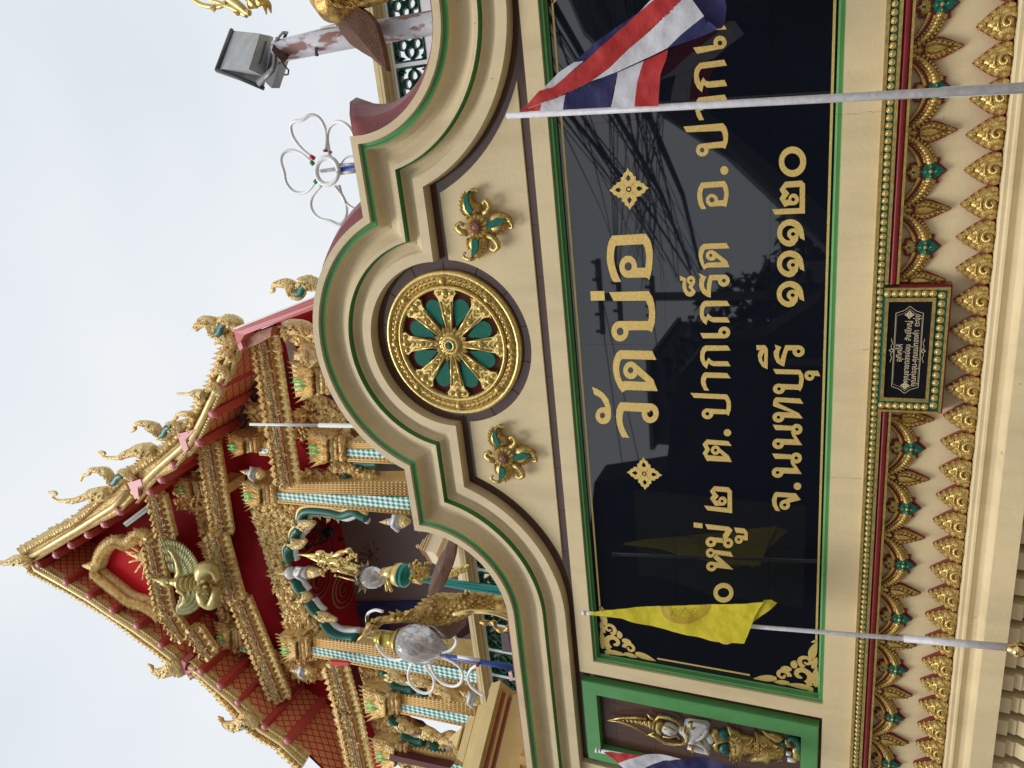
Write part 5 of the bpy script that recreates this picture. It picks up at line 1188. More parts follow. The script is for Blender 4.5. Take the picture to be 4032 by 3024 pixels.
for i in range(46):
    u = 1160+random.random()*330; v = 560+random.random()*190; A_l, B_l = XZ(zk([(u, v), (u-26, v-14+28*random.random())]), YL-0.05); mb.leaf(A_l, B_l, 0.05, YL-0.08, 0.03)
obj('gilt_angel', mb, M['gold_bright'], lp, recalc=False)
mb = MB()
for i in range(120):
    t = random.random(); u = 690+200*t+random.uniform(-15, 15); v = 470+random.random()*(230-60*t)+t*20; A_l, B_l = XZ(zh([(u, v), (u+random.uniform(-30, 20), v+random.uniform(-36, 24))]), YL-0.05)
    mb.leaf(A_l, B_l, 0.05, YL-0.05-0.08*random.random(), 0.04)
for i in range(40):
    t = random.random(); u = 1110+220*t; v = 640-90*t+random.uniform(-50, 40)*(1-0.4*t); A_l, B_l = XZ(zh([(u, v), (u+40, v-24)]), YL-0.05); mb.leaf(A_l, B_l, 0.05, YL-0.08, 0.03)
for a_, b_ in (((380, 700), (410, 800)), ((410, 800), (430, 840)), ((1180, 590), (1320, 545)), ((365, 730), (370, 830))): mb.tube([AH(*a_, YL-.05), AH(*b_, YL-.05)], 0.022, 7)
mb.tube([AH(330, 620, YL), AH(480, 610, YL)], [0.07, 0.09], 8)
obj('gilt_foliage', mb, M['gold_bright'], lp, recalc=False)

# ---- tiered cream spire and white parapet behind the wing
spm = mat('cream and tan plaster', (0.62, 0.44, 0.23), 0.5, var=0.1, vscale=4)
spl = mat('light cream plaster', (0.74, 0.60, 0.40), 0.5)
ts = empty('small_tiered_spire', 'small cream tiered spire standing between the brown wing and the gate wall', 'spire')
YT = 9.0
def tier_box(name, zfn, c0, c1, hw, Y, m, par, rot=0.6):
    a, b = zfn(*c0, Y), zfn(*c1, Y); mb = MB(); vs = []
    for p, w in ((a, hw[0]), (b, hw[1])):
        for k in range(4): an = rot+k*pi/2; vs.append((p.x+w*1.414*cos(an), p.y+w*1.414*sin(an), p.z))
    mb.add(vs, [[0, 1, 2, 3], [7, 6, 5, 4]]+[[i, 4+i, 4+(i+1) % 4, (i+1) % 4] for i in range(4)]); return obj(name, mb, m, par)
lathe_px(lambda u, v: AH(u, v, YT), ((725, 300), (800, 318)), [(0, 14), (0.2, 24), (0.35, 14), (1.0, 40)], YT, 12, spm, 'finial', ts)
for i, (u0, u1, h0, h1, m) in enumerate(((790, 812, .07, .10, spm), (812, 832, .08, .07, spl), (832, 858, .11, .15, spm), (858, 878, .12, .11, spl), (878, 905, .15, .19, spm), (905, 925, .17, .16, spl), (925, 1050, .17, .20, spl), (1050, 1075, .23, .25, spm), (1075, 1100, .27, .28, spl), (1100, 1290, .20, .20, spl), (1290, 1330, .28, .30, spm))):
    tier_box('tier', AH, (u0, 305+(u0-725)*0.10), (u1, 305+(u1-725)*0.10), (h0, h1), YT, m, ts, 0.35)
p = AH(1330, 330, YT); mb = MB(); mb.box(p.x-0.4, p.x+0.4, YT-0.4, YT+0.4, -1.6, p.z); obj('shaft', mb, spl, ts)
P = XZ(zh([(1222, 330), (1300, 330), (1700, 660), (1700, 760), (1250, 520)]), 10.0)
mb = MB(); mb.box(P[0][0]-1.3, P[0][0]+1.6, 10.0, 10.3, -1.6, P[0][1]); tag(obj('parapet', mb, white_r), 'plain white parapet wall glimpsed behind the tiered spire', 'wall')

# ---- stepped golden pedestal roof at the lower left
gp = empty('tiered_pedestal', 'ochre stepped pinnacle with green and red bands at the left end of the wall', 'pinnacle')
och, och2, grb, rdb = mat('ochre paint', (0.60, 0.38, 0.11), 0.45, var=0.12), mat('light ochre paint', (0.70, 0.52, 0.22), 0.45, var=0.1), mat('leaf green band', (0.16, 0.26, 0.06), 0.5), mat('brick red band', (0.36, 0.07, 0.03), 0.5)
def AG(u, v, Y): p = z6_([(u, v)])[0]; return at(p[0], p[1], Y)
YG = 6.6
for u0, u1, h0, h1, m in ((1500, 1655, 0.01, .13, och2), (1655, 1668, .15, .15, och), (1668, 1700, .11, .13, grb), (1700, 1728, .12, .14, och2), (1728, 1822, .24, .27, och2), (1822, 1850, .22, .20, grb), (1850, 1872, .24, .26, och), (1872, 1985, .38, .42, och2), (1985, 2010, .36, .36, och), (2010, 2030, .33, .33, grb), (2030, 2050, .40, .44, och2), (2050, 2165, .62, .66, och2), (2165, 2185, .60, .58, och), (2185, 2235, .55, .55, rdb), (2235, 2260, .57, .56, och), (2260, 2310, .52, .51, rdb), (2310, 2600, .55, .6, och)):
    tier_box('tier', AG, (u0, 1275+(u0-1500)*0.22), (u1, 1275+(u1-1500)*0.22), (h0, h1), YG, m, gp, 0.15)
p = AG(2600, 1520, YG); mb = MB(); mb.box(p.x-0.5, p.x+0.5, YG-0.5, YG+0.5, -1.6, p.z); obj('shaft', mb, och, gp)
for v_ in (1660, 2000):
    pass

# tall white tube poles
o = MB(); a, b = at(985, 1671, 7.5), at(1500, 1678, 7.5); o.tube([a, a.lerp(b, 0.55)], 0.020, 8); o.tube([a.lerp(b, 0.55), b, b+Vector((0, 0, -4))], 0.030, 8)
tag(obj('white_pole', o, M['white']), 'thin white telescopic pole rising behind the round arch top', 'pole')
# ================================================================== the temple hall behind
tp_ = empty('temple_hall', 'gilded temple hall with red lattice soffits, stepped gable roof and mosaic columns', 'temple')
YV, YW = 11.0, 12.3
tg_ = mat('temple gilding', (1.0, 0.77, 0.36), 0.34, metal=0.35, spec=0.5, col2=(0.74, 0.44, 0.13), vscale=9, detail=9, bump=1.0, bscale=26, bdist=0.05, ramp=(0.36, 0.52))
tg2 = mat('russet temple gilding', (0.98, 0.72, 0.30), 0.36, metal=0.35, col2=(0.56, 0.27, 0.08), vscale=7, detail=8, bump=1.0, bscale=16, bdist=0.07, ramp=(0.40, 0.60))
tred = mat('temple crimson paint', (0.36, 0.009, 0.016), 0.75, spec=0.12, var=0.2, vscale=1.5)
tbeam = mat('crimson beam paint', (0.62, 0.085, 0.07), 0.45, var=0.15, vscale=2)
tpink = mat('rose tinted beam end', (0.66, 0.20, 0.24), 0.4)
mosaic = mat('mosaic', (0.7, 0.8, 0.8), 0.2)
def build_mosaic():
    N, L = mosaic.node_tree.nodes, mosaic.node_tree.links; p = N['Principled BSDF']; tc = N['Texture Coordinate']
    sp = N.new('ShaderNodeSeparateXYZ'); L.new(tc.outputs['Object'], sp.inputs[0])
    def comb(a, b):
        m1 = N.new('ShaderNodeMath'); m1.operation = 'MULTIPLY'; m1.inputs[1].default_value = a; L.new(sp.outputs['X'], m1.inputs[0])
        m2 = N.new('ShaderNodeMath'); m2.operation = 'MULTIPLY'; m2.inputs[1].default_value = b; L.new(sp.outputs['Z'], m2.inputs[0])
        m3 = N.new('ShaderNodeMath'); m3.operation = 'ADD'; L.new(m1.outputs[0], m3.inputs[0]); L.new(m2.outputs[0], m3.inputs[1]); return m3.outputs[0]
    cb = N.new('ShaderNodeCombineXYZ'); L.new(comb(11, 8), cb.inputs[0]); L.new(comb(11, -8), cb.inputs[1])
    ck = N.new('ShaderNodeTexChecker'); ck.inputs['Scale'].default_value = 1.0; ck.inputs['Color1'].default_value = (0.80, 0.90, 0.90, 1); ck.inputs['Color2'].default_value = (0.04, 0.30, 0.22, 1)
    L.new(cb.outputs[0], ck.inputs['Vector']); L.new(ck.outputs['Color'], p.inputs['Base Color'])
build_mosaic()
lattice = mat('lattice print', (0.45, 0.20, 0.09), 0.5)
def build_lattice(m, a_, b_, k, w):
    N, L = m.node_tree.nodes, m.node_tree.links; p = N['Principled BSDF']; tc = N['Texture Coordinate']
    sp = N.new('ShaderNodeSeparateXYZ'); L.new(tc.outputs['Object'], sp.inputs[0]); outs = []
    for sgn in (1, -1):
        m1 = N.new('ShaderNodeMath'); m1.operation = 'MULTIPLY'; m1.inputs[1].default_value = a_*k; L.new(sp.outputs['Z'], m1.inputs[0])
        m2 = N.new('ShaderNodeMath'); m2.operation = 'MULTIPLY_ADD'; m2.inputs[1].default_value = sgn*b_*k; L.new(sp.outputs['Y'], m2.inputs[0]); L.new(m1.outputs[0], m2.inputs[2])
        f = N.new('ShaderNodeMath'); f.operation = 'FRACT'; L.new(m2.outputs[0], f.inputs[0])
        c = N.new('ShaderNodeMath'); c.operation = 'LESS_THAN'; c.inputs[1].default_value = w; L.new(f.outputs[0], c.inputs[0]); outs.append(c.outputs[0])
    mx = N.new('ShaderNodeMath'); mx.operation = 'MAXIMUM'; L.new(outs[0], mx.inputs[0]); L.new(outs[1], mx.inputs[1])
    mi = N.new('ShaderNodeMixRGB'); mi.inputs['Color1'].default_value = (0.50, 0.24, 0.10, 1); mi.inputs['Color2'].default_value = (0.60, 0.018, 0.02, 1)
    n = N.new('ShaderNodeTexNoise'); n.inputs['Scale'].default_value = 26; L.new(tc.outputs['Object'], n.inputs['Vector'])
    mv = N.new('ShaderNodeMixRGB'); mv.inputs['Color1'].default_value = (0.62, 0.17, 0.08, 1); mv.inputs['Color2'].default_value = (0.92, 0.50, 0.22, 1); L.new(n.outputs['Fac'], mv.inputs['Fac'])
    L.new(mv.outputs[0], mi.inputs['Color1']); L.new(mx.outputs[0], mi.inputs['Fac']); L.new(mi.outputs[0], p.inputs['Base Color'])
build_lattice(lattice, 0.85, 1.0, 5.2, 0.17)

def poly(name, pts, Y, th, m, par=tp_):
    mb = MB(); mb.prism(XZ(pts, Y), Y, Y+th); return obj(name, mb, m, par)
rnd = random.Random(11)
def filigree(mb, pts, Y, n, size, depth=0.12, up=0.3):
    """heap of small curled leaves covering a traced area"""
    P = XZ(pts, Y); x0, x1 = min(p[0] for p in P), max(p[0] for p in P); z0, z1 = min(p[1] for p in P), max(p[1] for p in P)
    def inside(x, z):
        c = False; j = len(P)-1
        for i in range(len(P)):
            if (P[i][1] > z) != (P[j][1] > z) and x < (P[j][0]-P[i][0])*(z-P[i][1])/(P[j][1]-P[i][1])+P[i][0]: c = not c
            j = i
        return c
    k = 0; t = 0
    while k < n and t < n*30:
        t += 1; x, z = rnd.uniform(x0, x1), rnd.uniform(z0, z1)
        if not inside(x, z): continue
        k += 1; a = rnd.uniform(0, 2*pi); s = size*rnd.uniform(0.6, 1.4); yy = Y-rnd.random()*depth
        if rnd.random() < 0.3: mb.dome(x, z, yy, s*0.4, s*0.4, s*0.4, 6, 0, ((1, 0), (0.7, .7)))
        else: mb.leaf((x, z), (x+s*cos(a), z+s*sin(a)+s*up), s*0.6, yy, s*0.35, 0, rnd.uniform(-0.6, 0.6), 4)
# verge boards: outer edge and inner edge, traced
Lo = [(112, 2222), (120, 2247), (250, 2316), (374, 2388), (450, 2440), (518, 2490), (608, 2554), (660, 2598), (725, 2656)]
Li = [(150, 2208), (163, 2232), (262, 2290), (352, 2343), (455, 2415), (535, 2462), (622, 2525), (690, 2575), (745, 2640)]
L2o = [(745, 2650), (770, 2650), (849, 2722), (894, 2772), (958, 2846), (1010, 2895), (1100, 2945), (1185, 3030)]
L2i = [(755, 2600), (795, 2640), (870, 2700), (920, 2735), (980, 2790), (1040, 2850), (1120, 2905), (1210, 2985)]
Ro = [(87, 2165), (200, 2100), (301, 2045), (422, 1939), (480, 1880)]
Ri = [(127, 2213), (220, 2158), (316, 2099), (404, 2051), (470, 2018), (520, 1965)]
R2o = [(505, 1862), (603, 1797), (697, 1717), (740, 1640)]
R2i = [(545, 1975), (620, 1880), (690, 1845), (735, 1780), (765, 1765)]
R3o = [(740, 1690), (773, 1616), (831, 1500), (863, 1409), (918, 1293)]
R3i = [(750, 1790), (800, 1705), (830, 1640), (868, 1550), (905, 1480), (935, 1400), (950, 1340)]
def verge(outer, inner, name='verge_board'):
    mb = MB(); O, I = XZ(outer, YV), XZ(inner, YV); mb.prism(O+I[::-1], YV, YV+0.14); v = obj(name, mb, tg_, tp_)
    # crest scrolls along the outside
    for (x0, z0), (x1, z1) in zip(O[:-1], O[1:]):
        L = math.hypot(x1-x0, z1-z0); n = max(1, int(L/0.125))
        for i in range(n):
            t = (i+0.5)/n; x, z = x0+(x1-x0)*t, z0+(z1-z0)*t; ux, uz = (x1-x0)/L, (z1-z0)/L
            nx, nz = (-uz, ux); 
            if nz < 0: nx, nz = -nx, -nz
            m2 = MB(); s = 0.19*rnd.uniform(0.8, 1.25)
            m2.leaf((x-nx*0.12, z-nz*0.12), (x+nx*s*0.75-ux*s*0.2, z+nz*s*0.75-uz*s*0.2), s*0.95, YV-0.02, 0.12, 0, 0.5 if ux > 0 else -0.5, 5)
            m2.ball((x-nx*0.05, YV-0.05, z-nz*0.05), (s*0.36, s*0.36, s*0.36), 7, 4)
            obj('crest_leaf', m2, tg_, v, recalc=False)
    mb = MB(); mid = [((a[0]*0.35+b[0]*0.65), (a[1]*0.35+b[1]*0.65)) for a, b in zip(O, [I[min(len(I)-1, round(i*(len(I)-1)/max(1, len(O)-1)))] for i in range(len(O))])]
    mb.tube([(x, YV-0.04, z) for x, z in mid], 0.075, 6); mb.tube([(x, YV-0.02, z) for x, z in I], 0.035, 6)
    for (x0, z0), (x1, z1) in zip(I[:-1], I[1:]):
        n = max(1, int(math.hypot(x1-x0, z1-z0)/0.075))
        for i in range(n): t = i/n; mb.dome(x0+(x1-x0)*t, z0+(z1-z0)*t, YV-0.05, 0.022, 0.022, 0.03, 5, 0, ((1, 0), (.7, .8)))
    obj('moulded_edge', mb, mat('pale gilding', (0.90, 0.68, 0.30), 0.4, metal=0.35, var=0.3, vscale=9), v, recalc=False); return v
verge(Lo, Li); verge(L2o, L2i); verge(Ro, Ri); verge(R2o, R2i); verge(R3o, R3i)
def soffit(inner, y1, mat_=lattice):
    I = XZ(inner, YV); mb = MB(); mb.strip([(x, YV+0.12, z+0.02) for x, z in I], [(x, y1, z+0.02) for x, z in I], sm=False); obj('soffit', mb, mat_, tp_, recalc=False)
    mb = MB(); mb.strip([(x, YV+0.12, z+0.16) for x, z in I], [(x, 17.0, z+0.16) for x, z in I], sm=False); obj('roof_slope', mb, mat('red roof covering', (0.20, 0.02, 0.02), 0.6), tp_, recalc=False)
soffit(Li, 12.7); soffit(L2i+[(1330, 3100)], 13.2); soffit(Ri, 12.7); soffit(R2i, 12.7); soffit(R3i, 12.7)
def purlin(px, py, y1=12.6, r=0.085):
    a = at(px, py, YV-0.06); mb = MB(); mb.box(a.x-r, a.x+r, a.y+0.02, y1, a.z-r, a.z+r)
    o = obj('purlin', mb, tbeam, tp_); mb = MB(); mb.lathe((a.x, a.y, a.z), (0, 1, 0), [(r*0.85, -0.03), (r*1.1, 0.0), (r*1.1, 0.06)], 10); obj('beam_end', mb, tpink, o)
for q in ((150, 2226), (258, 2294), (350, 2350), (440, 2405), (538, 2468), (632, 2542), (725, 2610), (790, 2646), (866, 2704), (935, 2768), (1040, 2862), (1130, 2920),
          (217, 2187), (277, 2149), (343, 2108), (408, 2066), (468, 2016), (588, 1938), (633, 1890), (680, 1832), (780, 1744), (834, 1630), (868, 1512)): purlin(*q)
# roof finials
def finial(name, curve, radii, Y=YV-0.1, teal=None, par=tp_):
    mb = MB(); P = smooth([at(a, b, Y) for a, b in curve], 4); n = len(P); rr = []
    for i in range(n):
        t = i/(n-1)*(len(radii)-1); k = int(min(t, len(radii)-2)); rr.append((radii[k]+(radii[k+1]-radii[k])*(t-k))*(0.82 if 'finial' in name else 1.0))
    mb.tube(P, rr, 10)
    for i in range(1, n-1):
        if rr[i] < 0.06: continue
        d = (P[i+1]-P[i-1]).normalized(); nr = Vector((-d.z, 0, d.x))
        for sg in (-1, 1):
            q = P[i]+nr*sg*rr[i]*0.7; e_ = q+nr*sg*rr[i]*0.5+d*rr[i]*rnd.uniform(-0.9, -0.4); mb.leaf((q.x, q.z), (e_.x, e_.z), rr[i]*0.6, Y-0.02, rr[i]*0.5, 0, 0.5*sg, 4)
        q = P[i]+nr*rnd.uniform(-.5, .5)*rr[i]; e_ = q-d*rr[i]*1.1; mb.leaf((q.x, q.z), (e_.x, e_.z), rr[i]*0.7, Y-rr[i]*0.95, rr[i]*0.3, 0, rnd.uniform(-.5, .5), 4)
    o = obj(name, mb, tg_, par)
    if teal:
        mb = MB(); mb.tube(smooth([at(a, b, Y-0.12) for a, b in teal], 3), [0.02]+[0.075]*(3*(len(teal)-1)-1)+[0.03], 8, flat=0.5); obj('mosaic_neck', mb, M['teal_flat'], o)
    return o
finial('apex_finial', [(-60, 2205), (0, 2216), (25, 2215), (50, 2207), (75, 2205), (105, 2208), (125, 2215)], [0.03, 0.08, 0.10, 0.12, 0.20, 0.22, 0.10])
z0_ = Z((0, 1900), 0.3014); zq = Z((350, 1500), 0.3617); zr8 = Z((800, 1100), 0.4821); zl4 = Z((300, 2400), 0.3762)
finial('horn_finial', z0_([(650, 130), (690, 125), (730, 130), (740, 155), (700, 175), (690, 195), (760, 235), (860, 240), (980, 235), (1080, 200), (1170, 165), (1260, 160), (1350, 140), (1410, 110)]), [0.05, 0.05, 0.04, 0.03, 0.03, 0.04, 0.05, 0.07, 0.09, 0.10, 0.12, 0.22, 0.22, 0.14])
finial('horn_finial', zq([(110, 780), (150, 775), (175, 790), (140, 810), (200, 835), (330, 835), (400, 800), (490, 770), (570, 760), (650, 760), (720, 760)]), [0.05, 0.05, 0.04, 0.03, 0.05, 0.07, 0.11, 0.12, 0.20, 0.24, 0.15])
finial('horn_finial', zq([(950, 138), (1000, 140), (1050, 140), (1120, 138), (1190, 140), (1260, 160)]), [0.02, 0.04, 0.03, 0.06, 0.12, 0.18])
finial('serpent_finial', zq([(460, 555), (500, 520), (500, 480), (560, 460), (650, 470), (720, 510), (760, 570), (800, 600), (860, 560), (900, 500), (960, 500), (1010, 540)]), [0.03, 0.06, 0.05, 0.08, 0.10, 0.16, 0.14, 0.13, 0.12, 0.15, 0.16, 0.10], teal=zq([(775, 600), (810, 580), (840, 520), (900, 500)]))
finial('serpent_finial', zq([(-90, 1090), (-60, 1030), (0, 1010), (20, 970), (110, 970), (190, 990), (240, 1060), (270, 1110), (330, 1080), (370, 1010), (440, 1020), (490, 1080)]), [0.03, 0.05, 0.06, 0.07, 0.10, 0.15, 0.14, 0.13, 0.12, 0.15, 0.16, 0.10], teal=zq([(240, 1130), (275, 1100), (310, 1050), (370, 1030)]))
finial('serpent_finial', zq([(915, 430), (950, 400), (960, 370), (1040, 355), (1110, 370), (1150, 400)]), [0.03, 0.06, 0.05, 0.08, 0.10, 0.08])
finial('serpent_finial', zr8([(545, 108), (575, 90), (570, 55), (620, 35), (690, 35), (730, 60), (750, 110), (790, 110), (810, 60), (850, 30), (900, 40), (925, 90)]), [0.02, 0.05, 0.05, 0.08, 0.12, 0.14, 0.16, 0.14, 0.12, 0.16, 0.18, 0.12], teal=zr8([(740, 115), (790, 110), (810, 60), (850, 40)]))
finial('serpent_finial', zr8([(-60, 400), (0, 345), (60, 350), (100, 380), (110, 440), (150, 430), (170, 370), (220, 345), (270, 370), (290, 420)]), [0.08, 0.12, 0.16, 0.18, 0.16, 0.14, 0.14, 0.18, 0.20, 0.12], teal=zr8([(90, 455), (130, 430), (150, 370), (200, 350)]))
finial('curl_finial', zr8([(95, 525), (130, 500), (150, 470), (190, 470), (230, 500), (260, 540)]), [0.04, 0.06, 0.08, 0.12, 0.14, 0.12])
for dv, sgn in ((0, 1), (0, 1)): pass
for i, (ax, ay) in enumerate(((125, 650), (80, 780), (20, 920))):
    finial('curl_finial', zr8([(ax, ay), (ax+25, ay-25), (ax+60, ay-50), (ax+95, ay-30), (ax+110, ay+20)]), [0.03, 0.08, 0.10, 0.13, 0.10])
finial('serpent_finial', zl4([(748, 572), (790, 600), (800, 625), (840, 650), (900, 650), (960, 640), (1000, 600), (1050, 600), (1090, 650), (1120, 690)]), [0.03, 0.07, 0.05, 0.10, 0.16, 0.20, 0.20, 0.22, 0.18, 0.10], teal=zl4([(950, 600), (990, 620), (1020, 650)]))
finial('serpent_finial', zl4([(1480, 1122), (1520, 1150), (1540, 1180), (1600, 1205), (1680, 1215), (1740, 1180), (1780, 1130), (1830, 1150), (1890, 1220)]), [0.03, 0.08, 0.06, 0.12, 0.18, 0.2, 0.2, 0.2, 0.14], teal=zl4([(1705, 1170), (1750, 1200), (1790, 1240)]))
for pts in (zl4([(1100, 530), (1145, 560), (1135, 640), (1240, 630), (1230, 650), (1130, 690), (1115, 620)]), zq([(960, 580), (1150, 530), (1090, 600), (1050, 640), (1080, 740), (1040, 790), (1000, 700)]), zq([(420, 1110), (560, 1070), (580, 1130), (530, 1160), (540, 1260), (500, 1290), (460, 1200)]),
            zr8([(250, 410), (340, 430), (350, 465), (300, 490), (325, 560), (300, 585), (270, 520)])):
    poly('beam_bracket', pts, YV-0.12, 0.3, tpink)

# gable wall, pediment frame
poly('gable_wall', [(130, 2222), (300, 2110), (404, 2060), (545, 1990), (690, 1880), (780, 1800), (870, 1700), (960, 1500), (1010, 1560), (1150, 1700), (1240, 1830), (1110, 1960), (1140, 2200), (1240, 2470), (1320, 2620), (1520, 3040), (1350, 3040), (1180, 2960), (1000, 2800), (850, 2690), (740, 2610), (540, 2450), (352, 2330)], 12.42, 0.2, tred)
zpd = Z((0, 1800), 0.738)
pp = zpd([(815, 440), (760, 405), (700, 455), (640, 440), (590, 470), (560, 515), (545, 560), (520, 585), (560, 620), (610, 660), (660, 700), (720, 745), (790, 765), (850, 800), (880, 830)])
mb = MB(); mb.prism(XZ(pp, 11.36), 11.36, 11.42); obj('pediment_field', mb, mat('bright crimson lacquer', (0.50, 0.008, 0.012), 0.75, spec=0.1), tp_)
mb = MB(); PA = smooth([at(a, b, 11.28) for a, b in pp], 3)
mb.tube(PA, 0.15, 8); mb.tube([p+Vector((0, -0.14, 0.0)) for p in PA], 0.05, 6)
pf = obj('pediment_frame', mb, tg_, tp_)
for i in range(0, len(PA)-1):
    p = PA[i]; d = (PA[i+1]-p).normalized(); nrm = Vector((-d.z, 0, d.x)); c = sum(PA, Vector())/len(PA)
    if nrm.dot(p-c) < 0: nrm = -nrm
    
    for t_ in (0.0, 0.5):
        q_ = p.lerp(PA[i+1], t_); m2 = MB(); m2.leaf((q_.x, q_.z), (q_.x+nrm.x*0.24+d.x*0.10, q_.z+nrm.z*0.24+0.06), 0.17, 11.14, 0.09, 0, 0.3); m2.leaf((q_.x, q_.z), (q_.x-nrm.x*0.13, q_.z-nrm.z*0.13), 0.10, 11.10, 0.08, 0, 0.3); obj('flame_leaf', m2, tg_, pf, recalc=False)
mb = MB(); q = XZ(zpd([(440, 572), (520, 560), (530, 590), (510, 605)]), 11.2); mb.bulge(q, 11.2, 0.12); obj('flame_leaf', mb, tg_, pf)
# deity with many arms, small, inside the pediment
mb = MB()
for k in range(9):
    a = at(*zpd([(790, 530)])[0], 11.26); an = radians(60+k*24); mb.tube([a, a+Vector((0.75*cos(an), -0.05, 0.55*sin(an)+0.15))], [0.07, 0.02], 6)
mb.ball(at(*zpd([(800, 530)])[0], 11.2), (0.22, 0.2, 0.3), 8, 6); mb.lathe(at(*zpd([(760, 530)])[0], 11.2), (0, 0, 1), [(0.14, -0.1), (0.1, 0.1), (0.03, 0.4), (0.0, 0.6)], 8)
obj('deity_figure', mb, tg2, tp_)

pearl = mat('white glass pearls', (0.85, 0.82, 0.74), 0.25)
# cornices: a built-up beam with a fringe of pointed leaves
def cornice(a, b, w, Y, name='cornice', teeth=True, crest=True, tw=0.15):
    """a->b along the centre line (pixels); w: full height in pixels"""
    A, B = at(*a, Y), at(*b, Y); A.y = B.y = Y; d = (B-A); L = d.length; d.normalize(); n = Vector((-d.z, 0, d.x)); 
    if n.z < 0: n = -n
    h = w/3028*A.length*0.98
    mb = MB()
    def lay(t0, t1, y0, e=0.0): 
        P = [A-d*e+n*h*t0, B+d*e+n*h*t0, B+d*e+n*h*t1, A-d*e+n*h*t1]; mb.prism([(p.x, p.z) for p in P], y0, Y+0.10)
    lay(-0.28, -0.10, Y-0.02); lay(-0.10, 0.06, Y-0.14, 0.06); lay(0.06, 0.12, Y-0.08, 0.03); lay(0.12, 0.30, Y-0.20, 0.1)
    c = obj(name, mb, tg_, tp_)
    mb = MB()
    for t, yy in ((-0.10, Y-0.15), (0.30, Y-0.21)): 
        mb.tube([A+n*h*t+Vector((0, yy-Y, 0)), B+n*h*t+Vector((0, yy-Y, 0))], 0.018, 5)
    obj('red_bead', mb, mat('rust red line', (0.36, 0.06, 0.05), 0.5), c)
    mb = MB()
    for t, yy in ((-0.265, -0.04), (0.085, -0.16)):
        for i in range(int(L/0.06)): p = A+d*(i*0.06)+n*h*t; mb.dome(p.x, p.z, Y+yy, 0.020, 0.020, 0.03, 5, 0, ((1, 0), (.6, .8)))
    tag(obj('pearl_line', mb, pearl, c, recalc=False), kind='stuff')
    N = max(2, int(L/tw))
    for i in range(N):
        p = A+d*(L*(i+0.5)/N); s = tw*1.15*rnd.uniform(0.9, 1.1)
        if teeth:
            m2 = MB(); q = p-n*h*0.26; e = p-n*h*0.52; m2.leaf((q.x, q.z), (e.x, e.z), s*1.05, Y-0.06, 0.10, 0, 0, 4); m2.leaf((q.x+d.x*s*.5, q.z+d.z*s*.5), (q.x+d.x*s*.5-n.x*h*.13, q.z+d.z*s*.5-n.z*h*.13), s*0.6, Y-0.03, 0.06, 0, 0, 3); obj('fringe_leaf', m2, tg_, c, recalc=False)
        if crest:
            m2 = MB(); q = p+n*h*0.26; e = p+n*h*0.56; m2.leaf((q.x, q.z), (e.x, e.z), s*1.15, Y-0.20, 0.12, 0, rnd.uniform(-.3, .3), 4); m2.ball(p+n*h*0.32+Vector((0, -0.2, 0)), s*0.3, 6, 4); obj('crest_leaf', m2, tg_, c, recalc=False)
    mb = MB(); k = int(L/0.06)
    for i in range(k):
        p = A+d*(L*(i+rnd.random())/k)+n*h*rnd.uniform(-0.06, 0.03); an = rnd.uniform(0, 6.3); mb.leaf((p.x, p.z), (p.x+0.10*cos(an), p.z+0.10*sin(an)), 0.06, Y-0.15, 0.05, 0, 0.4, 3)
        p = A+d*(L*(i+rnd.random())/k)+n*h*rnd.uniform(0.14, 0.27); mb.leaf((p.x, p.z), (p.x+0.11*sin(an), p.z+0.11*cos(an)), 0.07, Y-0.21, 0.05, 0, 0.4, 3)
    tag(obj('carved_scroll', mb, tg_, c, recalc=False), kind='stuff')
    return c
cornice((632, 1945), (672, 2110), 80, 11.25); cornice((612, 2120), (665, 2395), 82, 11.15); cornice((675, 2405), (735, 2500), 80, 11.2); cornice((775, 2470), (842, 2568), 82, 11.2)
cornice((838, 1735), (893, 2088), 96, 11.7); cornice((868, 2100), (935, 2345), 100, 11.5); cornice((960, 2350), (1118, 2740), 98, 11.7)
cornice((1060, 1325), (1150, 1900), 120, 11.4)
cornice((1335, 2610), (1385, 2790), 115, 11.6); cornice((1385, 2790), (1440, 3040), 115, 11.6)
# recess shade painted as a black sheet; gilded tracery between the two cornices
poly('recess_shade', [(770, 1965), (800, 1960), (905, 2320), (960, 2540), (900, 2560), (850, 2440), (815, 2200)], 12.3, 0.1, mat('painted recess shade', (0.012, 0.008, 0.010), 0.8))
def tracery(name, pts, Y, n, size, m=tg2, base=True, par=tp_, depth=0.16):
    mb = MB(); filigree(mb, pts, Y, int(n*2.6), size*0.62, depth); tag(obj(name, mb, m, par, recalc=False), kind='stuff')
    if base: poly('tracery_ground', pts, Y+0.03, 0.12, mat('gilded relief ground', (0.46, 0.27, 0.09), 0.5, metal=0.2, col2=(0.30, 0.03, 0.04), vscale=9, bump=1, bscale=14, bdist=0.06), par)
tracery('tracery', [(785, 1960), (850, 1965), (880, 2110), (885, 2330), (930, 2480), (960, 2560), (925, 2545), (870, 2370), (820, 2150)], 12.0, 420, 0.26)
poly('lintel_strip', [(985, 1988), (1000, 1985), (1150, 2480), (1132, 2490)], 12.2, 0.1, tg_)
tracery('tracery', [(700, 1905), (800, 1845), (860, 1960), (880, 2090), (860, 2110), (800, 2010), (715, 1990)], 12.1, 150, 0.24, tg2)
tracery('tracery', [(1008, 1985), (1100, 1968), (1230, 1985), (1345, 2000), (1340, 2030), (1240, 2012), (1190, 2010), (1180, 2055), (1158, 2110), (1128, 2150), (1122, 2200), (1150, 2275), (1180, 2330), (1215, 2385), (1262, 2450), (1320, 2498), (1400, 2515), (1400, 2530), (1280, 2522), (1240, 2490), (1155, 2490), (1060, 2170)], 12.0, 900, 0.22, tg_)
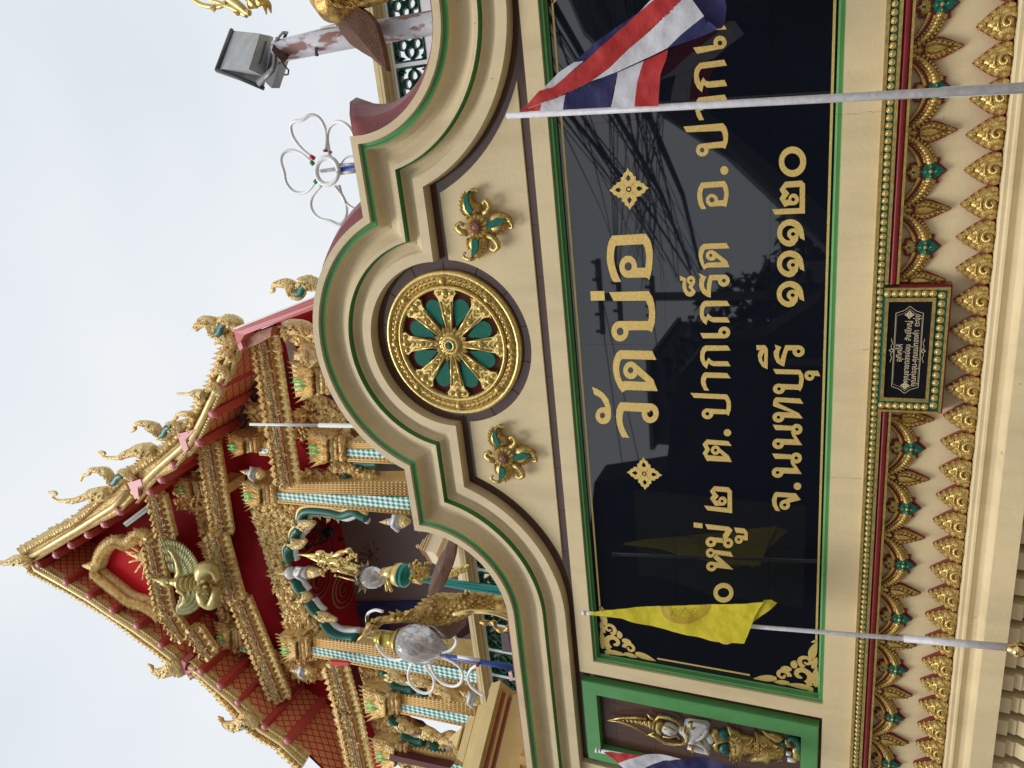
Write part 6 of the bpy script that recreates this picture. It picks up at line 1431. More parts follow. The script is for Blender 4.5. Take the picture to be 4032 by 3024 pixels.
tracery('tracery', [(985, 1590), (1105, 1580), (1190, 1690), (1200, 1600), (1250, 1560), (1330, 1650), (1345, 1760), (1300, 1700), (1225, 1720), (1150, 1700), (1040, 1700)], 12.0, 420, 0.24)
tracery('tracery', [(1250, 1560), (1330, 1600), (1370, 1650), (1400, 1720), (1350, 1740), (1290, 1660)], 11.95, 160, 0.22, tg_)
tracery('tracery', [(1320, 1812), (1420, 1830), (1500, 1880), (1560, 1900), (1530, 1920), (1430, 1905), (1400, 1850), (1330, 1850)], 11.9, 200, 0.2, tg_)
tracery('tracery', [(1190, 1860), (1230, 1850), (1330, 1870), (1400, 1900), (1380, 1930), (1230, 1900)], 11.95, 160, 0.2, tg_)
tracery('tracery', [(1010, 2560), (1120, 2580), (1300, 2620), (1290, 2660), (1180, 2660), (1060, 2640)], 12.0, 200, 0.26)
tracery('tracery', [(1180, 2560), (1300, 2560), (1290, 2640), (1195, 2640)], 12.0, 120, 0.24, tg2)
tracery('tracery', [(1440, 2620), (1520, 2640), (1600, 2680), (1690, 2745), (1600, 2740), (1560, 2730), (1470, 2690)], 12.0, 260, 0.22, tg_)
tracery('tracery', [(1560, 2800), (1640, 2860), (1720, 2900), (1700, 2940), (1620, 2930), (1560, 2880), (1490, 2830)], 12.0, 240, 0.22, tg_)
tracery('tracery', [(1560, 2960), (1690, 2950), (1760, 2985), (1760, 3030), (1600, 3030)], 12.0, 120, 0.22, tg_)
poly('lintel_strip', [(1410, 2628), (1428, 2630), (1500, 2870), (1482, 2875)], 12.15, 0.1, tg_)
poly('red_strip', [(1428, 2630), (1436, 2632), (1508, 2868), (1500, 2870)], 12.1, 0.1, tred)

# arches edged with teal mosaic
def arch(path, Y=11.72, r=0.10):
    P = smooth([at(a, b, Y) for a, b in path], 3); mb = MB(); mb.tube(P, r, 8, flat=1.2); o = obj('arch_edge', mb, M['teal_flat'], tp_)
    mb = MB(); mb.tube([p+Vector((0.0, -0.03, 0)) for p in [at(a, b, Y-0.02)*(1.0) for a, b in path]], 0.03, 6) if False else None
    return P
Ct = Vector(at(1420, 2260, 11.72))
arcs = [zk([(1545, 290), (1500, 270), (1440, 235), (1350, 265), (1250, 240), (1080, 225), (1020, 255), (1008, 320), (1030, 350)]), zk([(1000, 370), (960, 410), (950, 450), (965, 480)]), zk([(930, 510), (900, 540), (898, 590), (915, 640)]),
        zk([(960, 800), (980, 850), (1025, 905)]), zk([(1070, 980), (1110, 1040), (1165, 1090)]), zk([(1185, 1130), (1230, 1200), (1290, 1245), (1360, 1265), (1460, 1265)])]
for a_ in arcs:
    P = arch(a_); mb = MB(); Q = [p+(Ct-p).normalized()*0.14+Vector((0, 0.10, 0)) for p in P]; mb.tube(Q, 0.07, 8); obj('white_reveal', mb, M['white'], tp_)
    mb = MB(); Q = [p-(Ct-p).normalized()*0.11 for p in P]; mb.tube(Q, 0.05, 7); obj('gilt_edge', mb, mat('pale gilt line', (0.66, 0.48, 0.2), 0.4, metal=0.3), tp_)
for c in (zk([(1020, 350), (1080, 340), (1120, 325)]), zk([(950, 500), (1000, 500), (1050, 470)]), zk([(1040, 930), (1070, 935), (1095, 935)]), zk([(1170, 1090), (1220, 1100), (1300, 1120)])):
    finial('arch_curl', c, [0.14, 0.11, 0.04], 11.6)
c2 = Z((1300, 2500), 0.31646)
for a_ in ([(650, 440), (700, 490), (745, 500)], [(770, 560), (800, 620), (860, 660), (940, 675), (1040, 675)], [(1100, 690), (1180, 760), (1260, 800), (1330, 800)], [(745, 1030), (800, 1100), (870, 1150)], [(895, 1210), (940, 1270), (1000, 1310), (1080, 1325), (1165, 1325)], [(1230, 1345), (1310, 1400), (1380, 1450), (1450, 1450)]):
    P = smooth([at(*q, 11.7) for q in c2(a_)], 3); mb = MB(); mb.tube(P, 0.10, 8); obj('arch_edge', mb, M['teal_flat'], tp_)
for a_ in ([(850, 610), (920, 625), (1010, 625)], [(820, 1040), (860, 1090), (880, 1130)], [(950, 1230), (1020, 1280), (1140, 1280)], [(1270, 770), (1330, 740), (1370, 760)], [(1420, 1380), (1460, 1400), (1500, 1360)]):
    P = smooth([at(*q, 11.78) for q in c2(a_)], 3); mb = MB(); mb.tube(P, 0.10, 8); obj('white_reveal', mb, M['white'], tp_)
for a_ in ([(760, 490), (830, 500), (880, 540), (950, 570)], [(880, 1110), (940, 1140), (980, 1170), (1060, 1200)], [(1040, 560), (1120, 570), (1200, 600), (1240, 640)], [(1180, 1210), (1260, 1230), (1330, 1260), (1390, 1250)]): finial('arch_curl', c2(a_), [0.16, 0.14, 0.11, 0.04], 11.6)
for a_ in ([(1290, 720), (1300, 670), (1370, 650), (1440, 680), (1500, 740), (1560, 800), (1640, 840), (1740, 850), (1850, 870), (1900, 930)], [(1420, 1350), (1420, 1290), (1500, 1270), (1580, 1330), (1620, 1400), (1680, 1460), (1760, 1500)]):
    finial('scroll_bracket', c2(a_), [0.10, 0.15, 0.13, 0.15, 0.17, 0.15, 0.14, 0.15, 0.14, 0.12], 11.75)
poly('arch_scallop', zr8([(1035, 1085), (1090, 1070), (1060, 1110), (1050, 1160), (1020, 1170), (1015, 1120)]), 11.9, 0.1, M['teal_flat'])
for a_ in ([(1015, 1245), (1040, 1210), (1060, 1205)], [(1200, 1560), (1220, 1510), (1290, 1490), (1350, 1500), (1440, 1500)], [(1135, 1659), (1150, 1620), (1195, 1600)]):
    P = smooth([at(*q, 11.9) for q in zr8(a_)], 3); mb = MB(); mb.tube(P, 0.10, 8); obj('arch_edge', mb, M['teal_flat'], tp_)

# guardian statuettes in white on the face
def statuette(tip, foot, Y=11.6):
    a, b = at(*tip, Y), at(*foot, Y); d = b-a; L = d.length; d.normalize(); mb = MB()
    mb.lathe(a, d, [(0.005, 0), (0.03, L*.12), (0.06, L*.25), (0.07, L*.3)], 8, 1); mb.ball(a+d*L*0.36, L*0.10, 8, 6, 0); mb.lathe(a, d, [(0.05, L*.42), (0.14, L*.50), (0.12, L*.62), (0.15, L*.72)], 10, 0); mb.lathe(a, d, [(0.12, L*.70), (0.13, L*.80), (0.05, L)], 10, 1)
    for s in (-1, 1): mb.tube([a+d*L*.5+Vector((s*.13, 0, 0)), a+d*L*.64+Vector((s*.16, -.08, 0)), a+d*L*.56+Vector((0, -.16, 0))], 0.04, 6, 0)
    obj('statuette', mb, [skin, tg_], tp_)
statuette((1075, 2258), (1275, 2252)); statuette((1140, 2640), (1235, 2640)); statuette((945, 1855), (1045, 1870)); statuette(z6_([(0, 0)])[0], (1360, 2505)) if False else None
statuette(Z((1200, 2000), .6173)([(475, 90)])[0], Z((1200, 2000), .6173)([(670, 85)])[0], 11.3); statuette(c2([(1600, 690)])[0], c2([(1880, 850)])[0], 11.6)

# columns: gilt shaft, mosaic strip, beaded edges, lotus capital
def column(q, Y=11.6, strip=(0.42, 0.80), cap=None):
    (ax, ay), (bx, by), (cx, cy), (dx, dy) = q       # upper right, upper left, lower left, lower right (as one faces it)
    A, B, C_, D = [at(*p, Y) for p in q]
    mb = MB(); mb.prism([(p.x, p.z) for p in (A, B, C_, D)], Y, Y+0.55); o = obj('column', mb, mat('ochre gilt shaft', (0.95, 0.68, 0.26), 0.4, metal=0.1, var=0.2, vscale=4), tp_)
    def lerp(t, y, ext=0.0): 
        p0, p1 = A.lerp(B, t), D.lerp(C_, t); return [(p0.x, y, p0.z), (p1.x, y, p1.z)]
    mb = MB(); p0, p1 = lerp(strip[0], 0), lerp(strip[1], 0)
    mb.prism([(p0[0][0], p0[0][2]), (p0[1][0], p0[1][2]), (p1[1][0], p1[1][2]), (p1[0][0], p1[0][2])], Y-0.05, Y+0.01); obj('mosaic_strip', mb, mosaic, o)
    mb = MB(); mr = MB()
    for t in (0.03, 0.12, 0.21, 0.30, 0.38, 0.86, 0.97):
        l = lerp(t, Y-0.02); mr.tube(l, 0.020, 5); a_, b_ = Vector(l[0]), Vector(l[1]); n = int((b_-a_).length/0.10)
        for i in range(n): p = a_.lerp(b_, (i+.5)/n); mb.dome(p.x+0.035, p.z, Y-0.01, 0.022, 0.030, 0.03, 5, 0, ((1, 0), (.6, .8)))
    obj('fluting', mr, mat('warm brown line', (0.72, 0.42, 0.12), 0.5), o)
    tag(obj('pearl_beading', mb, mat('cream gilt pearls', (0.78, 0.66, 0.38), 0.35), o, recalc=False), kind='stuff')
    if cap:
        t0, t1, b0, b1 = cap; T0, T1, B0, B1 = [at(*p, Y-0.1) for p in cap]; n = 9
        mb = MB(); mb.prism([(p.x, p.z) for p in (T0, T1, B1, B0)], Y-0.05, Y+0.6); cc = obj('lotus_capital', mb, tg_, o)
        for row in range(2):
            for i in range(n):
                t = (i+.5)/n; top, bot = T0.lerp(T1, t), B0.lerp(B1, t); 
                if row: top = bot.lerp(top, 0.55)
                m2 = MB(); m2.leaf((bot.x, bot.z), (top.x, top.z), (T1-T0).length/n*1.5, Y-0.14-0.07*row, 0.09, 0, (t-.5)*0.5, 5); obj('capital_leaf', m2, tg_ if (i+row) % 3 else tg2, cc, recalc=False)
        for i in (3, 5):
            m2 = MB(); t = (i+.5)/n; top, bot = T0.lerp(T1, t), B0.lerp(B1, t); a_, b_ = bot.lerp(top, .25), bot.lerp(top, .75); m2.tube([(a_.x, Y-0.22, a_.z), (b_.x, Y-0.24, b_.z)], 0.028, 6); obj('green_inlay', m2, mat('light green glass', (0.10, 0.62, 0.16), 0.25), cc)
        for k_, w_ in ((0.0, 1.12), (0.11, 1.02), (0.24, 1.12)):
            m2 = MB(); c0, c1 = B0.copy(), B1.copy(); ax_ = ((B0+B1)/2-(T0+T1)/2).normalized(); mid = (c0+c1)/2; c0, c1 = mid+(c0-mid)*w_+ax_*k_, mid+(c1-mid)*w_+ax_*k_
            m2.tube([(c0.x, Y-0.08, c0.z), (c1.x, Y-0.08, c1.z)], 0.06, 8, flat=1.6); obj('capital_ring', m2, tg2 if k_ else tg_, cc)
column([(1095, 1905), (1095, 1978), (1640, 2030), (1640, 1900)], cap=((948, 1905), (960, 1990), (1040, 1915), (1045, 1972)))
column([(1235, 2512), (1235, 2584), (1880, 2707), (1880, 2590)], cap=((1095, 2505), (1110, 2590), (1180, 2515), (1185, 2575)))
column([(1575, 2735), (1575, 2806), (1930, 2879), (1930, 2786)], cap=((1420, 2710), (1435, 2815), (1530, 2735), (1535, 2800)))
column([(1625, 2945), (1625, 3012), (1890, 3060), (1890, 2990)], cap=((1462, 2915), (1478, 3010), (1565, 2935), (1570, 3000)))
column([(1372, 1742), (1372, 1815), (1640, 1830), (1640, 1745)], cap=((1205, 1700), (1215, 1820), (1305, 1722), (1310, 1805)), strip=(0.30, 0.68))
column([(1262, 1440), (1262, 1500), (1500, 1500), (1500, 1430)], cap=((1142, 1440), (1158, 1565), (1250, 1455), (1255, 1545)), Y=11.2)
column([(845, 1900), (845, 1935), (900, 1945), (900, 1905)], Y=11.85, cap=((690, 1885), (712, 1960), (765, 1895), (775, 1945))); column([(950, 2530), (950, 2560), (1000, 2580), (1000, 2550)], Y=11.85, cap=((850, 2455), (862, 2545), (920, 2475), (925, 2535))); column([(1025, 1740), (1025, 1790), (1085, 1795), (1085, 1745)], Y=11.7, cap=((890, 1715), (905, 1785), (975, 1725), (980, 1775)))

# porch interior: crimson ceiling, lilac walls, blue mural, chandeliers
ceil_z = xz(1120, 2220, 12.6)[1]; yb = 12.6*(ceil_z/12.6)/(xz(1368, 2190, 1.0)[1])
mb = MB(); mb.box(-14.6, -4.5, 12.55, yb+0.2, ceil_z, ceil_z+0.2); obj('porch_ceiling', mb, tred, tp_)
mb = MB(); mb.box(at(1500, 2612, yb).x, -4.5, yb, yb+0.2, 3.0, ceil_z); obj('porch_wall', mb, mat('lilac grey plaster', (0.30, 0.24, 0.24), 0.7, var=0.1, vscale=1), tp_)
x_l, z_t = xz(1400, 2370, yb-0.02); x_r2, z_b = xz(1560, 2520, yb-0.02)
mural = mat('blue mural', (0.03, 0.06, 0.22), 0.6, col2=(0.30, 0.10, 0.08), vscale=1.2, detail=8, ramp=(0.36, 0.50))
mb = MB(); mb.prism([(at(1500, 2600, yb).x, z_t-0.1), (x_l, z_t), (x_l+0.5, z_b-1.4), (at(1500, 2600, yb).x, z_b-1.2)], yb-0.05, yb-0.01); obj('mural', mb, mural, tp_)
def chandelier(px, py, Y, s, m, par=tp_):
    c = at(px, py, Y); mb = MB(); mb.tube([c+Vector((0, 0, s*2.2)), c], 0.02*s, 5); mb.ball(c, (0.14*s, 0.14*s, 0.2*s), 8, 6)
    for k in range(8):
        a = 2*pi*k/8
        for rr, zz in ((0.85, 0.1), (0.5, 0.45)): e_ = c+Vector((rr*s*cos(a), rr*s*sin(a), zz*s)); mb.tube([c, c.lerp(e_, .6)-Vector((0, 0, .12*s)), e_], 0.022*s, 5); mb.ball(e_, (0.06*s, 0.06*s, 0.09*s), 6, 4)
    tag(obj('chandelier', mb, m), {1: 'dark chandelier hanging under the crimson porch ceiling', 0: 'ornate dark red lantern hanging in the porch behind the angel lamp'}[1 if px < 1400 else 0], 'chandelier')
chandelier(1293, 2095, 14.0, 0.9, mat('dark bronze', (0.02, 0.035, 0.03), 0.4, metal=0.5)); chandelier(1462, 2190, 14.0, 0.42, mat('dark red bronze', (0.10, 0.02, 0.01), 0.5))
for c in ((1250, 2285), (1200, 2100), (1352, 2318)):
    d = RIGHT*((3024-c[1])-1512)+UP*(2016-c[0])+FWD*FPX; p = d*((ceil_z-0.01)/d.z); mb = MB()
    for r in (0.55, 0.40, 0.22): mb.lathe(p, (0, 0, 1), [(r, -0.01-0.02*(0.6-r)), (r*0.88, -0.03-0.02*(0.6-r))], 20, 0, False)
    mb.lathe(p, (0, 0, -1), [(0.12, 0), (0.0, 0.10)], 10); obj('ceiling_rose', mb, mat('old gold stencil', (0.32, 0.10, 0.03), 0.6), tp_)
# garuda under the pediment
ga = MB(); YGa = 10.85
def G(u, v, Y=YGa): p = zpd([(u, v)])[0]; return at(p[0], p[1], Y)
ga.tube(smooth([G(905, 665), G(935, 668), G(960, 668), G(1000, 668), G(1045, 672), G(1080, 675)]), [0.08, 0.09, 0.10, 0.18, 0.21, 0.17, 0.14, 0.15, 0.18, 0.17], 12, flat=0.8)
ga.ball(G(893, 665), (0.13, 0.14, 0.15), 10, 8); ga.lathe(G(884, 663), (0, 0, 1), [(0.13, -0.05), (0.12, 0.06), (0.07, 0.10), (0.08, 0.16), (0.03, 0.3), (0.0, 0.55)], 10); ga.tube([G(893, 665, YGa-.12), G(900, 668, YGa-.28)], [0.05, 0.02], 8)
ga.tube(smooth([G(955, 640), G(962, 600), G(950, 560), G(930, 520), G(900, 492)]), [0.11, 0.10, 0.09, 0.10, 0.08, 0.07, 0.07, 0.05, 0.04], 8)
ga.tube(smooth([G(955, 700), G(990, 730), (G(985, 770)), G(955, 800)]), [0.11, 0.10, 0.09, 0.09, 0.07, 0.06, 0.04], 8)
ga.tube(smooth([G(1080, 650), G(1085, 605), G(1120, 590), G(1150, 615), G(1155, 650)]), [0.16, 0.19, 0.19, 0.15, 0.12, 0.10, 0.08], 10)
ga.tube(smooth([G(1085, 700), G(1095, 755), G(1130, 780), (G(1148, 740)), G(1152, 690)]), [0.16, 0.19, 0.19, 0.15, 0.12, 0.10, 0.08], 10)
for k in range(5): ga.lathe(G(975+24*k, 669), (0, 0, 1), [(0.19, -0.02), (0.21, 0.0), (0.19, 0.02)], 14)
for k in range(16):
    a_ = G(1060+rnd.uniform(0, 60), 640+rnd.uniform(0, 70)); ga.leaf((a_.x, a_.z), (a_.x+rnd.uniform(-.14, .14), a_.z-.16), 0.1, YGa-.2, .06)
gar = obj('winged_guardian', ga, mat('satin gilt', (0.60, 0.47, 0.17), 0.38, metal=0.4, var=0.3, vscale=8, bump=0.4, bscale=12, bdist=0.03), tp_)
fm = mat('olive gilt feathers', (0.42, 0.40, 0.17), 0.42, metal=0.3, var=0.3, vscale=10)
for fan in (((935, 640), [(845, 450), (885, 440), (930, 450), (975, 475), (1010, 510), (1035, 545), (1050, 580), (1055, 610)]), ((985, 715), [(925, 842), (960, 848), (1000, 842), (1035, 825), (1060, 800), (1078, 770), (1085, 735)])):
    c0 = fan[0]
    for ring_ in range(4):
        f0_, f1_ = (0.18+0.2*ring_, 0.46+0.2*ring_) if ring_ < 3 else (0.70, 1.03)
        tips = fan[1]; n = 5+5*ring_
        for i in range(n):
            t = (i+.5)/n*(len(tips)-1); k = int(t); tx = tips[k][0]+(tips[min(k+1, len(tips)-1)][0]-tips[k][0])*(t-k); ty = tips[k][1]+(tips[min(k+1, len(tips)-1)][1]-tips[k][1])*(t-k)
            a_ = G(c0[0]+(tx-c0[0])*f0_, c0[1]+(ty-c0[1])*f0_); b_ = G(c0[0]+(tx-c0[0])*f1_, c0[1]+(ty-c0[1])*f1_)
            m2 = MB(); m2.leaf((a_.x, a_.z), (b_.x, b_.z), 0.17, YGa+0.06-0.03*(3-ring_), 0.05, 0, 0.1, 5); obj('feather', m2, fm, gar, recalc=False)
# right end of the hall: eaves beam, crimson wall, pale downpipe, dark strips
poly('eaves_beam', zr8([(245, 408), (1000, 115), (1000, 210), (340, 450), (310, 500), (275, 520)]), 10.7, 0.5, tbeam)
poly('eaves_edge', zr8([(240, 400), (1000, 100), (1000, 112), (262, 408)]), 10.6, 0.5, M['white'])
poly('eaves_line', zr8([(262, 432), (1000, 165), (1000, 178), (340, 452)]), 10.66, 0.1, tpink)
poly('soffit', zr8([(330, 470), (560, 390), (550, 470), (460, 520), (320, 580)]), 11.0, 0.1, mat('stencilled red board', (0.34, 0.06, 0.03), 0.5, col2=(0.45, 0.22, 0.08), vscale=6))
poly('side_wall', zr8([(600, 340), (1000, 190), (1000, 700), (850, 640), (730, 780), (670, 640)]), 12.2, 0.2, tred)
poly('downpipe', zr8([(635, 350), (682, 340), (757, 690), (712, 702)]), 11.9, 0.1, mat('pale grey boxing', (0.50, 0.42, 0.38), 0.6))
finial('scroll_bracket', zr8([(700, 470), (690, 420), (740, 390), (820, 400), (880, 440), (960, 480)]), [0.10, 0.14, 0.16, 0.16, 0.15, 0.14], 11.4); finial('scroll_bracket', zr8([(740, 480), (820, 500), (880, 540), (950, 600)]), [0.08, 0.12, 0.14, 0.14], 11.4); finial('scroll_bracket', zr8([(810, 630), (860, 610), (900, 630), (940, 680)]), [0.08, 0.2, 0.22, 0.2], 11.1)
for p_ in ([(460, 880), (430, 860), (290, 1225), (310, 1240)], ): poly('dark_trim', zr8(p_), 12.0, 0.1, mat('maroon trim', (0.07, 0.015, 0.02), 0.35))
poly('soffit', zr8([(100, 1310), (350, 920), (420, 760), (450, 860), (280, 1230), (180, 1260)]), 12.15, 0.1, mat('grey brown boarding', (0.22, 0.12, 0.08), 0.6, var=0.3))
for p_ in (zq([(370, 1550), (700, 1300), (715, 1315), (385, 1568)]), zq([(1100, 1035), (1250, 895), (1275, 900), (1130, 1045)])): poly('white_trim', p_, 11.95, 0.05, M['white'])
for p_ in (zq([(385, 1568), (710, 1330), (735, 1350), (410, 1590)]), zq([(1150, 1030), (1275, 905), (1285, 930), (1180, 1030)])): poly('green_trim', p_, 11.98, 0.05, mat('mosaic green strip', (0.03, 0.30, 0.10), 0.4))
poly('maroon_bar', c2([(740, 1490), (1500, 1656), (1400, 1700), (730, 1560)]), 11.3, 0.2, mat('maroon painted beam', (0.10, 0.02, 0.02), 0.35)); poly('red_patch', c2([(0, 330), (220, 345), (240, 372), (190, 385), (10, 385)]), 11.3, 0.06, mat('red cloth', (0.6, 0.03, 0.03), 0.6))
# lower left: far wing seen through the arches, pierced shutters and sky beyond
poly('pierced_screen', Z((1200, 2000), .6173)([(820, 690), (1060, 700), (1090, 990), (960, 1000), (830, 980)]), 13.0, 0.1, mat('brown shadowed screen', (0.035, 0.012, 0.008), 0.6)) if False else None
zs_ = Z((1200, 2000), .6173)
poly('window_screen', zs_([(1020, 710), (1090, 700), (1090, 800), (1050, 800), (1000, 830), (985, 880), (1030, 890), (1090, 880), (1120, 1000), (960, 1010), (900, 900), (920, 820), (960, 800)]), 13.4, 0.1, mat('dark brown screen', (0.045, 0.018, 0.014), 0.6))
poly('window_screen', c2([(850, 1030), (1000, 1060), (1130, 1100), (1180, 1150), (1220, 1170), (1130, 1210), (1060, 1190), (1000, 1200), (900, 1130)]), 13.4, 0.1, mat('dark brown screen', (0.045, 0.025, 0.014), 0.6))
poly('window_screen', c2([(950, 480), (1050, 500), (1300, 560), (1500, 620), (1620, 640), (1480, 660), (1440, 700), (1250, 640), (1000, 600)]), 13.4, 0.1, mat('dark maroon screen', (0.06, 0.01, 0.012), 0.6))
# ================================================================== the street behind the camera (seen in the granite)
GZ_ = -1.6
mb = MB(); mb.box(-400, 400, -300, 4.3, GZ_-0.5, GZ_); tag(obj('ground', mb, mat('asphalt', (0.055, 0.055, 0.058), 0.85, var=0.3, vscale=3, bump=0.3, bscale=60)), kind='structure')
mb = MB(); mb.box(-400, 400, 4.3, 500, GZ_-0.5, GZ_-0.004); tag(obj('temple_yard', mb, mat('pale concrete yard', (0.34, 0.32, 0.29), 0.8, var=0.2, vscale=1)), kind='structure')
mb = MB(); mb.box(-60, 60, -0.9, 3.4, GZ_+0.001, GZ_+0.13); tag(obj('pavement', mb, mat('paving', (0.36, 0.31, 0.24), 0.8, var=0.25, vscale=4)), kind='structure')
mir = MB()
def RF(px, py, dist):
    """where something must stand in the street for the board to mirror it at this pixel"""
    p = at(px, py, 4.058); d = p.normalized(); d.y = -d.y; return p+d*dist
conc = mat('dim concrete', (0.10, 0.10, 0.105), 0.8, var=0.3, vscale=2)
def upole(label, top, bot, dist, arms):
    e = empty('utility_pole', label, 'utility pole'); a, b = RF(*top, dist), RF(*bot, dist); mb = MB(); mb.tube([a, Vector((a.x, a.y, GZ_))], 0.17, 10); obj('pole', mb, conc, e)
    for zz, w in arms:
        mb = MB(); mb.box(a.x-w, a.x+w, a.y-0.06, a.y+0.06, a.z-zz-0.09, a.z-zz+0.09)
        for k in (-1, -.5, .5, 1): mb.lathe((a.x+k*w*.92, a.y, a.z-zz+.09), (0, 0, 1), [(.06, 0), (.07, .12), (.04, .2)], 8)
        obj('crossarm', mb, conc, e)
    return a
pa = upole('concrete utility pole with crossarms across the street, mirrored in the board', (2350, 1170), (3000, 1180), 26, ((0.15, 1.5), (0.9, 1.2), (2.2, 0.8)))
pb = upole('distant utility pole down the street, mirrored low in the board', (3000, 1065), (3180, 1065), 70, ((0.3, 1.4), (1.2, 1.2)))
blk = mat('black cable', (0.045, 0.045, 0.05), 0.7)
wr = random.Random(4)
tang = MB()
for k in range(38):
    a = RF(2215+wr.uniform(0, 330), 560+wr.uniform(-90, 60), 12); m = 0.35+0.3*wr.random()
    b = RF(2640+wr.uniform(-230, 170), 1040+wr.uniform(-110, 110), 34)
    a = a+(a-b)*0.45; mid = a.lerp(b, 0.5)+Vector((0, 0, -0.25)); tang.tube([a, a.lerp(mid, .5)+Vector((0, 0, -.06)), mid, mid.lerp(b, .5)+Vector((0, 0, -.06)), b], 0.010+0.018*wr.random()**2, 4)
for (p0, p1, r, q_) in (((2560, 560), (2760, 1060), 0.07, 'thickest and lowest'), ((2450, 560), (2720, 1060), 0.055, 'middle'), ((2330, 600), (2720, 1080), 0.04, 'thinnest and highest')):
    o = MB(); a, b = RF(*p0, 13), RF(*p1, 32); a = a+(a-b)*0.5; mid = a.lerp(b, .5)+Vector((0, 0, -.3)); o.tube([a, mid, b], r, 6); tag(obj('cable_bundle', o, blk), q_+' of three dark cable bundles mirrored on the board', 'cable', 'cable bundles above the street')
for k in range(9):
    a = pa+Vector((wr.uniform(-1.4, 1.4), 0, -wr.choice((.0, .8, 2.1)))); b = a+Vector((wr.choice((-1, 1))*30, wr.uniform(-8, 4), wr.uniform(-1, 1))); tang.tube([a, a.lerp(b, .5)+Vector((0, 0, -.8)), b], 0.02, 4)
tag(obj('cable_tangle', tang, blk), 'tangle of thin overhead cables above the street, mirrored on the board', 'cables', kind='stuff')
# footbridge deck cutting across the upper right of the reflection
fbm = mat('grey bridge concrete', (0.10, 0.105, 0.12), 0.8, var=0.2, vscale=1)
e = empty('footbridge', 'grey concrete footbridge deck over the street, a diagonal band in the board', 'footbridge')
for nm_, pts_, dd, mm in (('parapet', [(2215, -80), (2300, 120), (2500, 320), (2640, 470), (2900, 640), (3310, 1030), (3310, 880), (2900, 530), (2650, 330), (2400, -80)], 11, fbm), ('deck', [(2380, -80), (2640, 330), (2900, 530), (3310, 880), (3310, -80)], 11.6, mat('unlit bridge underside', (0.012, 0.012, 0.014), 0.9))):
    P = [RF(a_, b_, dd) for a_, b_ in pts_]; mb = MB(); Q = [p+Vector((0, -0.9, 0.3)) for p in P]; n = len(P)
    mb.add(P+Q, [list(range(n)), list(range(2*n-1, n-1, -1))]+[[i, (i+1) % n, n+(i+1) % n, n+i] for i in range(n)]); obj(nm_, mb, mm, e)
mb = MB(); a = RF(3290, 700, 12); mb.box(a.x-.4, a.x+.4, a.y-1.5, a.y-.7, GZ_, a.z+.2); obj('pier', mb, fbm, e)
def blockb(label, px0, px1, ptop, dist, depth, m, nm='shophouse', win=True, cat='building'):
    e = empty(nm, label, cat); a, b = RF(ptop, px0, dist), RF(ptop, px1, dist); x0, x1 = sorted((a.x, b.x)); y = min(a.y, b.y); zt = (a.z+b.z)/2
    mb = MB(); mb.box(x0, x1, y-depth, y, GZ_, zt); obj('wall', mb, m, e)
    mb = MB(); mb.box(x0-.2, x1+.2, y-depth-.2, y+.35, zt, zt+.25); obj('roof', mb, conc, e)
    if win:
        wm = mat('window glass dim', (0.35, 0.38, 0.42), 0.1); nw = max(1, int((x1-x0)/2.2)); fl_ = max(1, int((zt-GZ_)/3.0))
        for i in range(nw):
            for j in range(fl_):
                cx = x0+(i+.5)*(x1-x0)/nw; cz = GZ_+1.6+j*3.0
                if cz+.7 < zt: mb = MB(); mb.box(cx-.55, cx+.55, y, y+.04, cz-.6, cz+.7); obj('window', mb, wm, e)
    return e
dk = mat('dark tinted render', (0.06, 0.06, 0.068), 0.85, var=0.3, vscale=.6)
blockb('low dim shophouse right of the utility pole, mirrored with two bright windows', 1240, 1120, 2990, 40, 6, mat('dim grey render', (0.10, 0.10, 0.11), .8))
blockb('dark building mirrored behind the word at the board centre', 1420, 1800, 2560, 38, 8, dk, win=False)
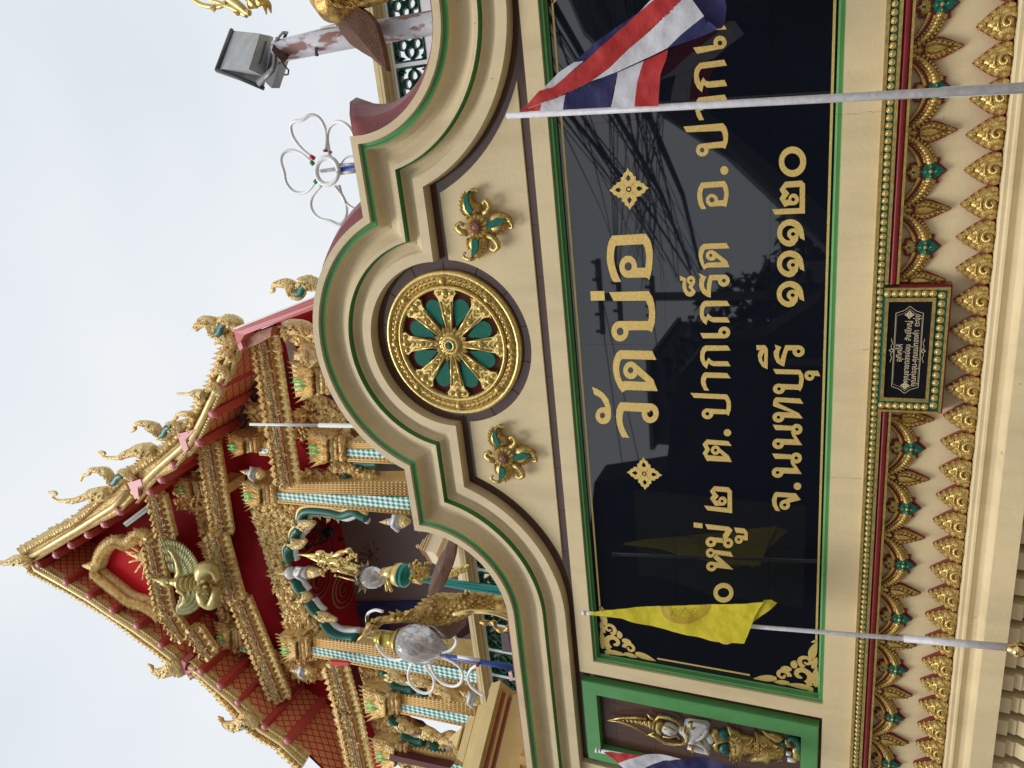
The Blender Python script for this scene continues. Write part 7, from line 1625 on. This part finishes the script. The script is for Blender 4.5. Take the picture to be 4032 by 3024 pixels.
# a dark canopy close behind the photographer fills the lower left half of the mirror
e = empty('street_canopy', 'large dark awning close behind the photographer, mirrored black in the board', 'awning')
mb = MB(); pts = [(3000, 1330), (2830, 1355), (2740, 1400), (2680, 1470), (2650, 1560), (2640, 1700), (2620, 1860), (2340, 1900), (2300, 2300), (2280, 2720), (3300, 2900), (3300, 1200), (3230, 1180)]
P = [RF(a, b, 6.5) for a, b in pts]; Q = [p+Vector((0, -0.6, 0)) for p in P]; n = len(P)
mb.add(P+Q, [list(range(n)), list(range(2*n-1, n-1, -1))]+[[i, (i+1) % n, n+(i+1) % n, n+i] for i in range(n)]); obj('canvas', mb, mat('black canvas', (0.02, 0.02, 0.024), 0.85), e)
p = RF(3000, 2000, 6.5)
for dx in (-3, 2): mb = MB(); mb.tube([Vector((p.x+dx, p.y-.3, GZ_)), Vector((p.x+dx, p.y-.3, 1.0))], 0.05, 8); obj('pole', mb, conc, e)
mb = MB(); a = RF(2450, 2080, 6.2); x0, z0 = a.x-0.9, a.z; mb.box(x0, x0+1.5, a.y-.05, a.y, z0-2.4, z0-0.2); 
tag(obj('banner', mb, mat('olive banner cloth', (0.09, 0.085, 0.02), .7, var=.3)), 'dim olive banner hanging from the awning behind the photographer', 'banner')
# trees on the skyline of the reflection
fol = mat('dark tree foliage', (0.022, 0.045, 0.016), .8, var=.4, vscale=4); trk = mat('bark', (0.06, 0.045, 0.03), .9)
def tree(px, ptop, dist, w, label):
    t = empty('street_tree', label, 'tree'); a = RF(ptop, px, dist); h = a.z-GZ_; mb = MB(); mb.tube([(a.x, a.y, GZ_), (a.x+.1, a.y, GZ_+h*.5), (a.x-.1, a.y, GZ_+h*.85)], [w*.09, w*.06, w*.02], 8); obj('trunk', mb, trk, t)
    mb = MB()
    for i in range(700):
        u = Vector((wr.gauss(0, 1), wr.gauss(0, 1), wr.gauss(0, 1))); u = u/max(1, u.length*.8); c = Vector((a.x+u.x*w*.55, a.y+u.y*w*.55, GZ_+h*.62+u.z*h*.36)); s = w*.09
        d1, d2 = Vector((wr.uniform(-1, 1), wr.uniform(-1, 1), wr.uniform(-1, 1)))*s, Vector((wr.uniform(-1, 1), wr.uniform(-1, 1), wr.uniform(-1, 1)))*s; mb.add([c, c+d1, c+d1+d2, c+d2], [[0, 1, 2, 3]])
    obj('crown', mb, fol, t, recalc=False)
tree(1330, 2760, 30, 4, 'dark leafy tree mirrored below the crossbar of the board text'); tree(1470, 2700, 34, 5, 'dark round tree mirrored beside the dim building'); tree(930, 3100, 60, 6, 'far dark tree mirrored under the postal code'); tree(1010, 3110, 70, 6, 'farther dark tree standing down the street')
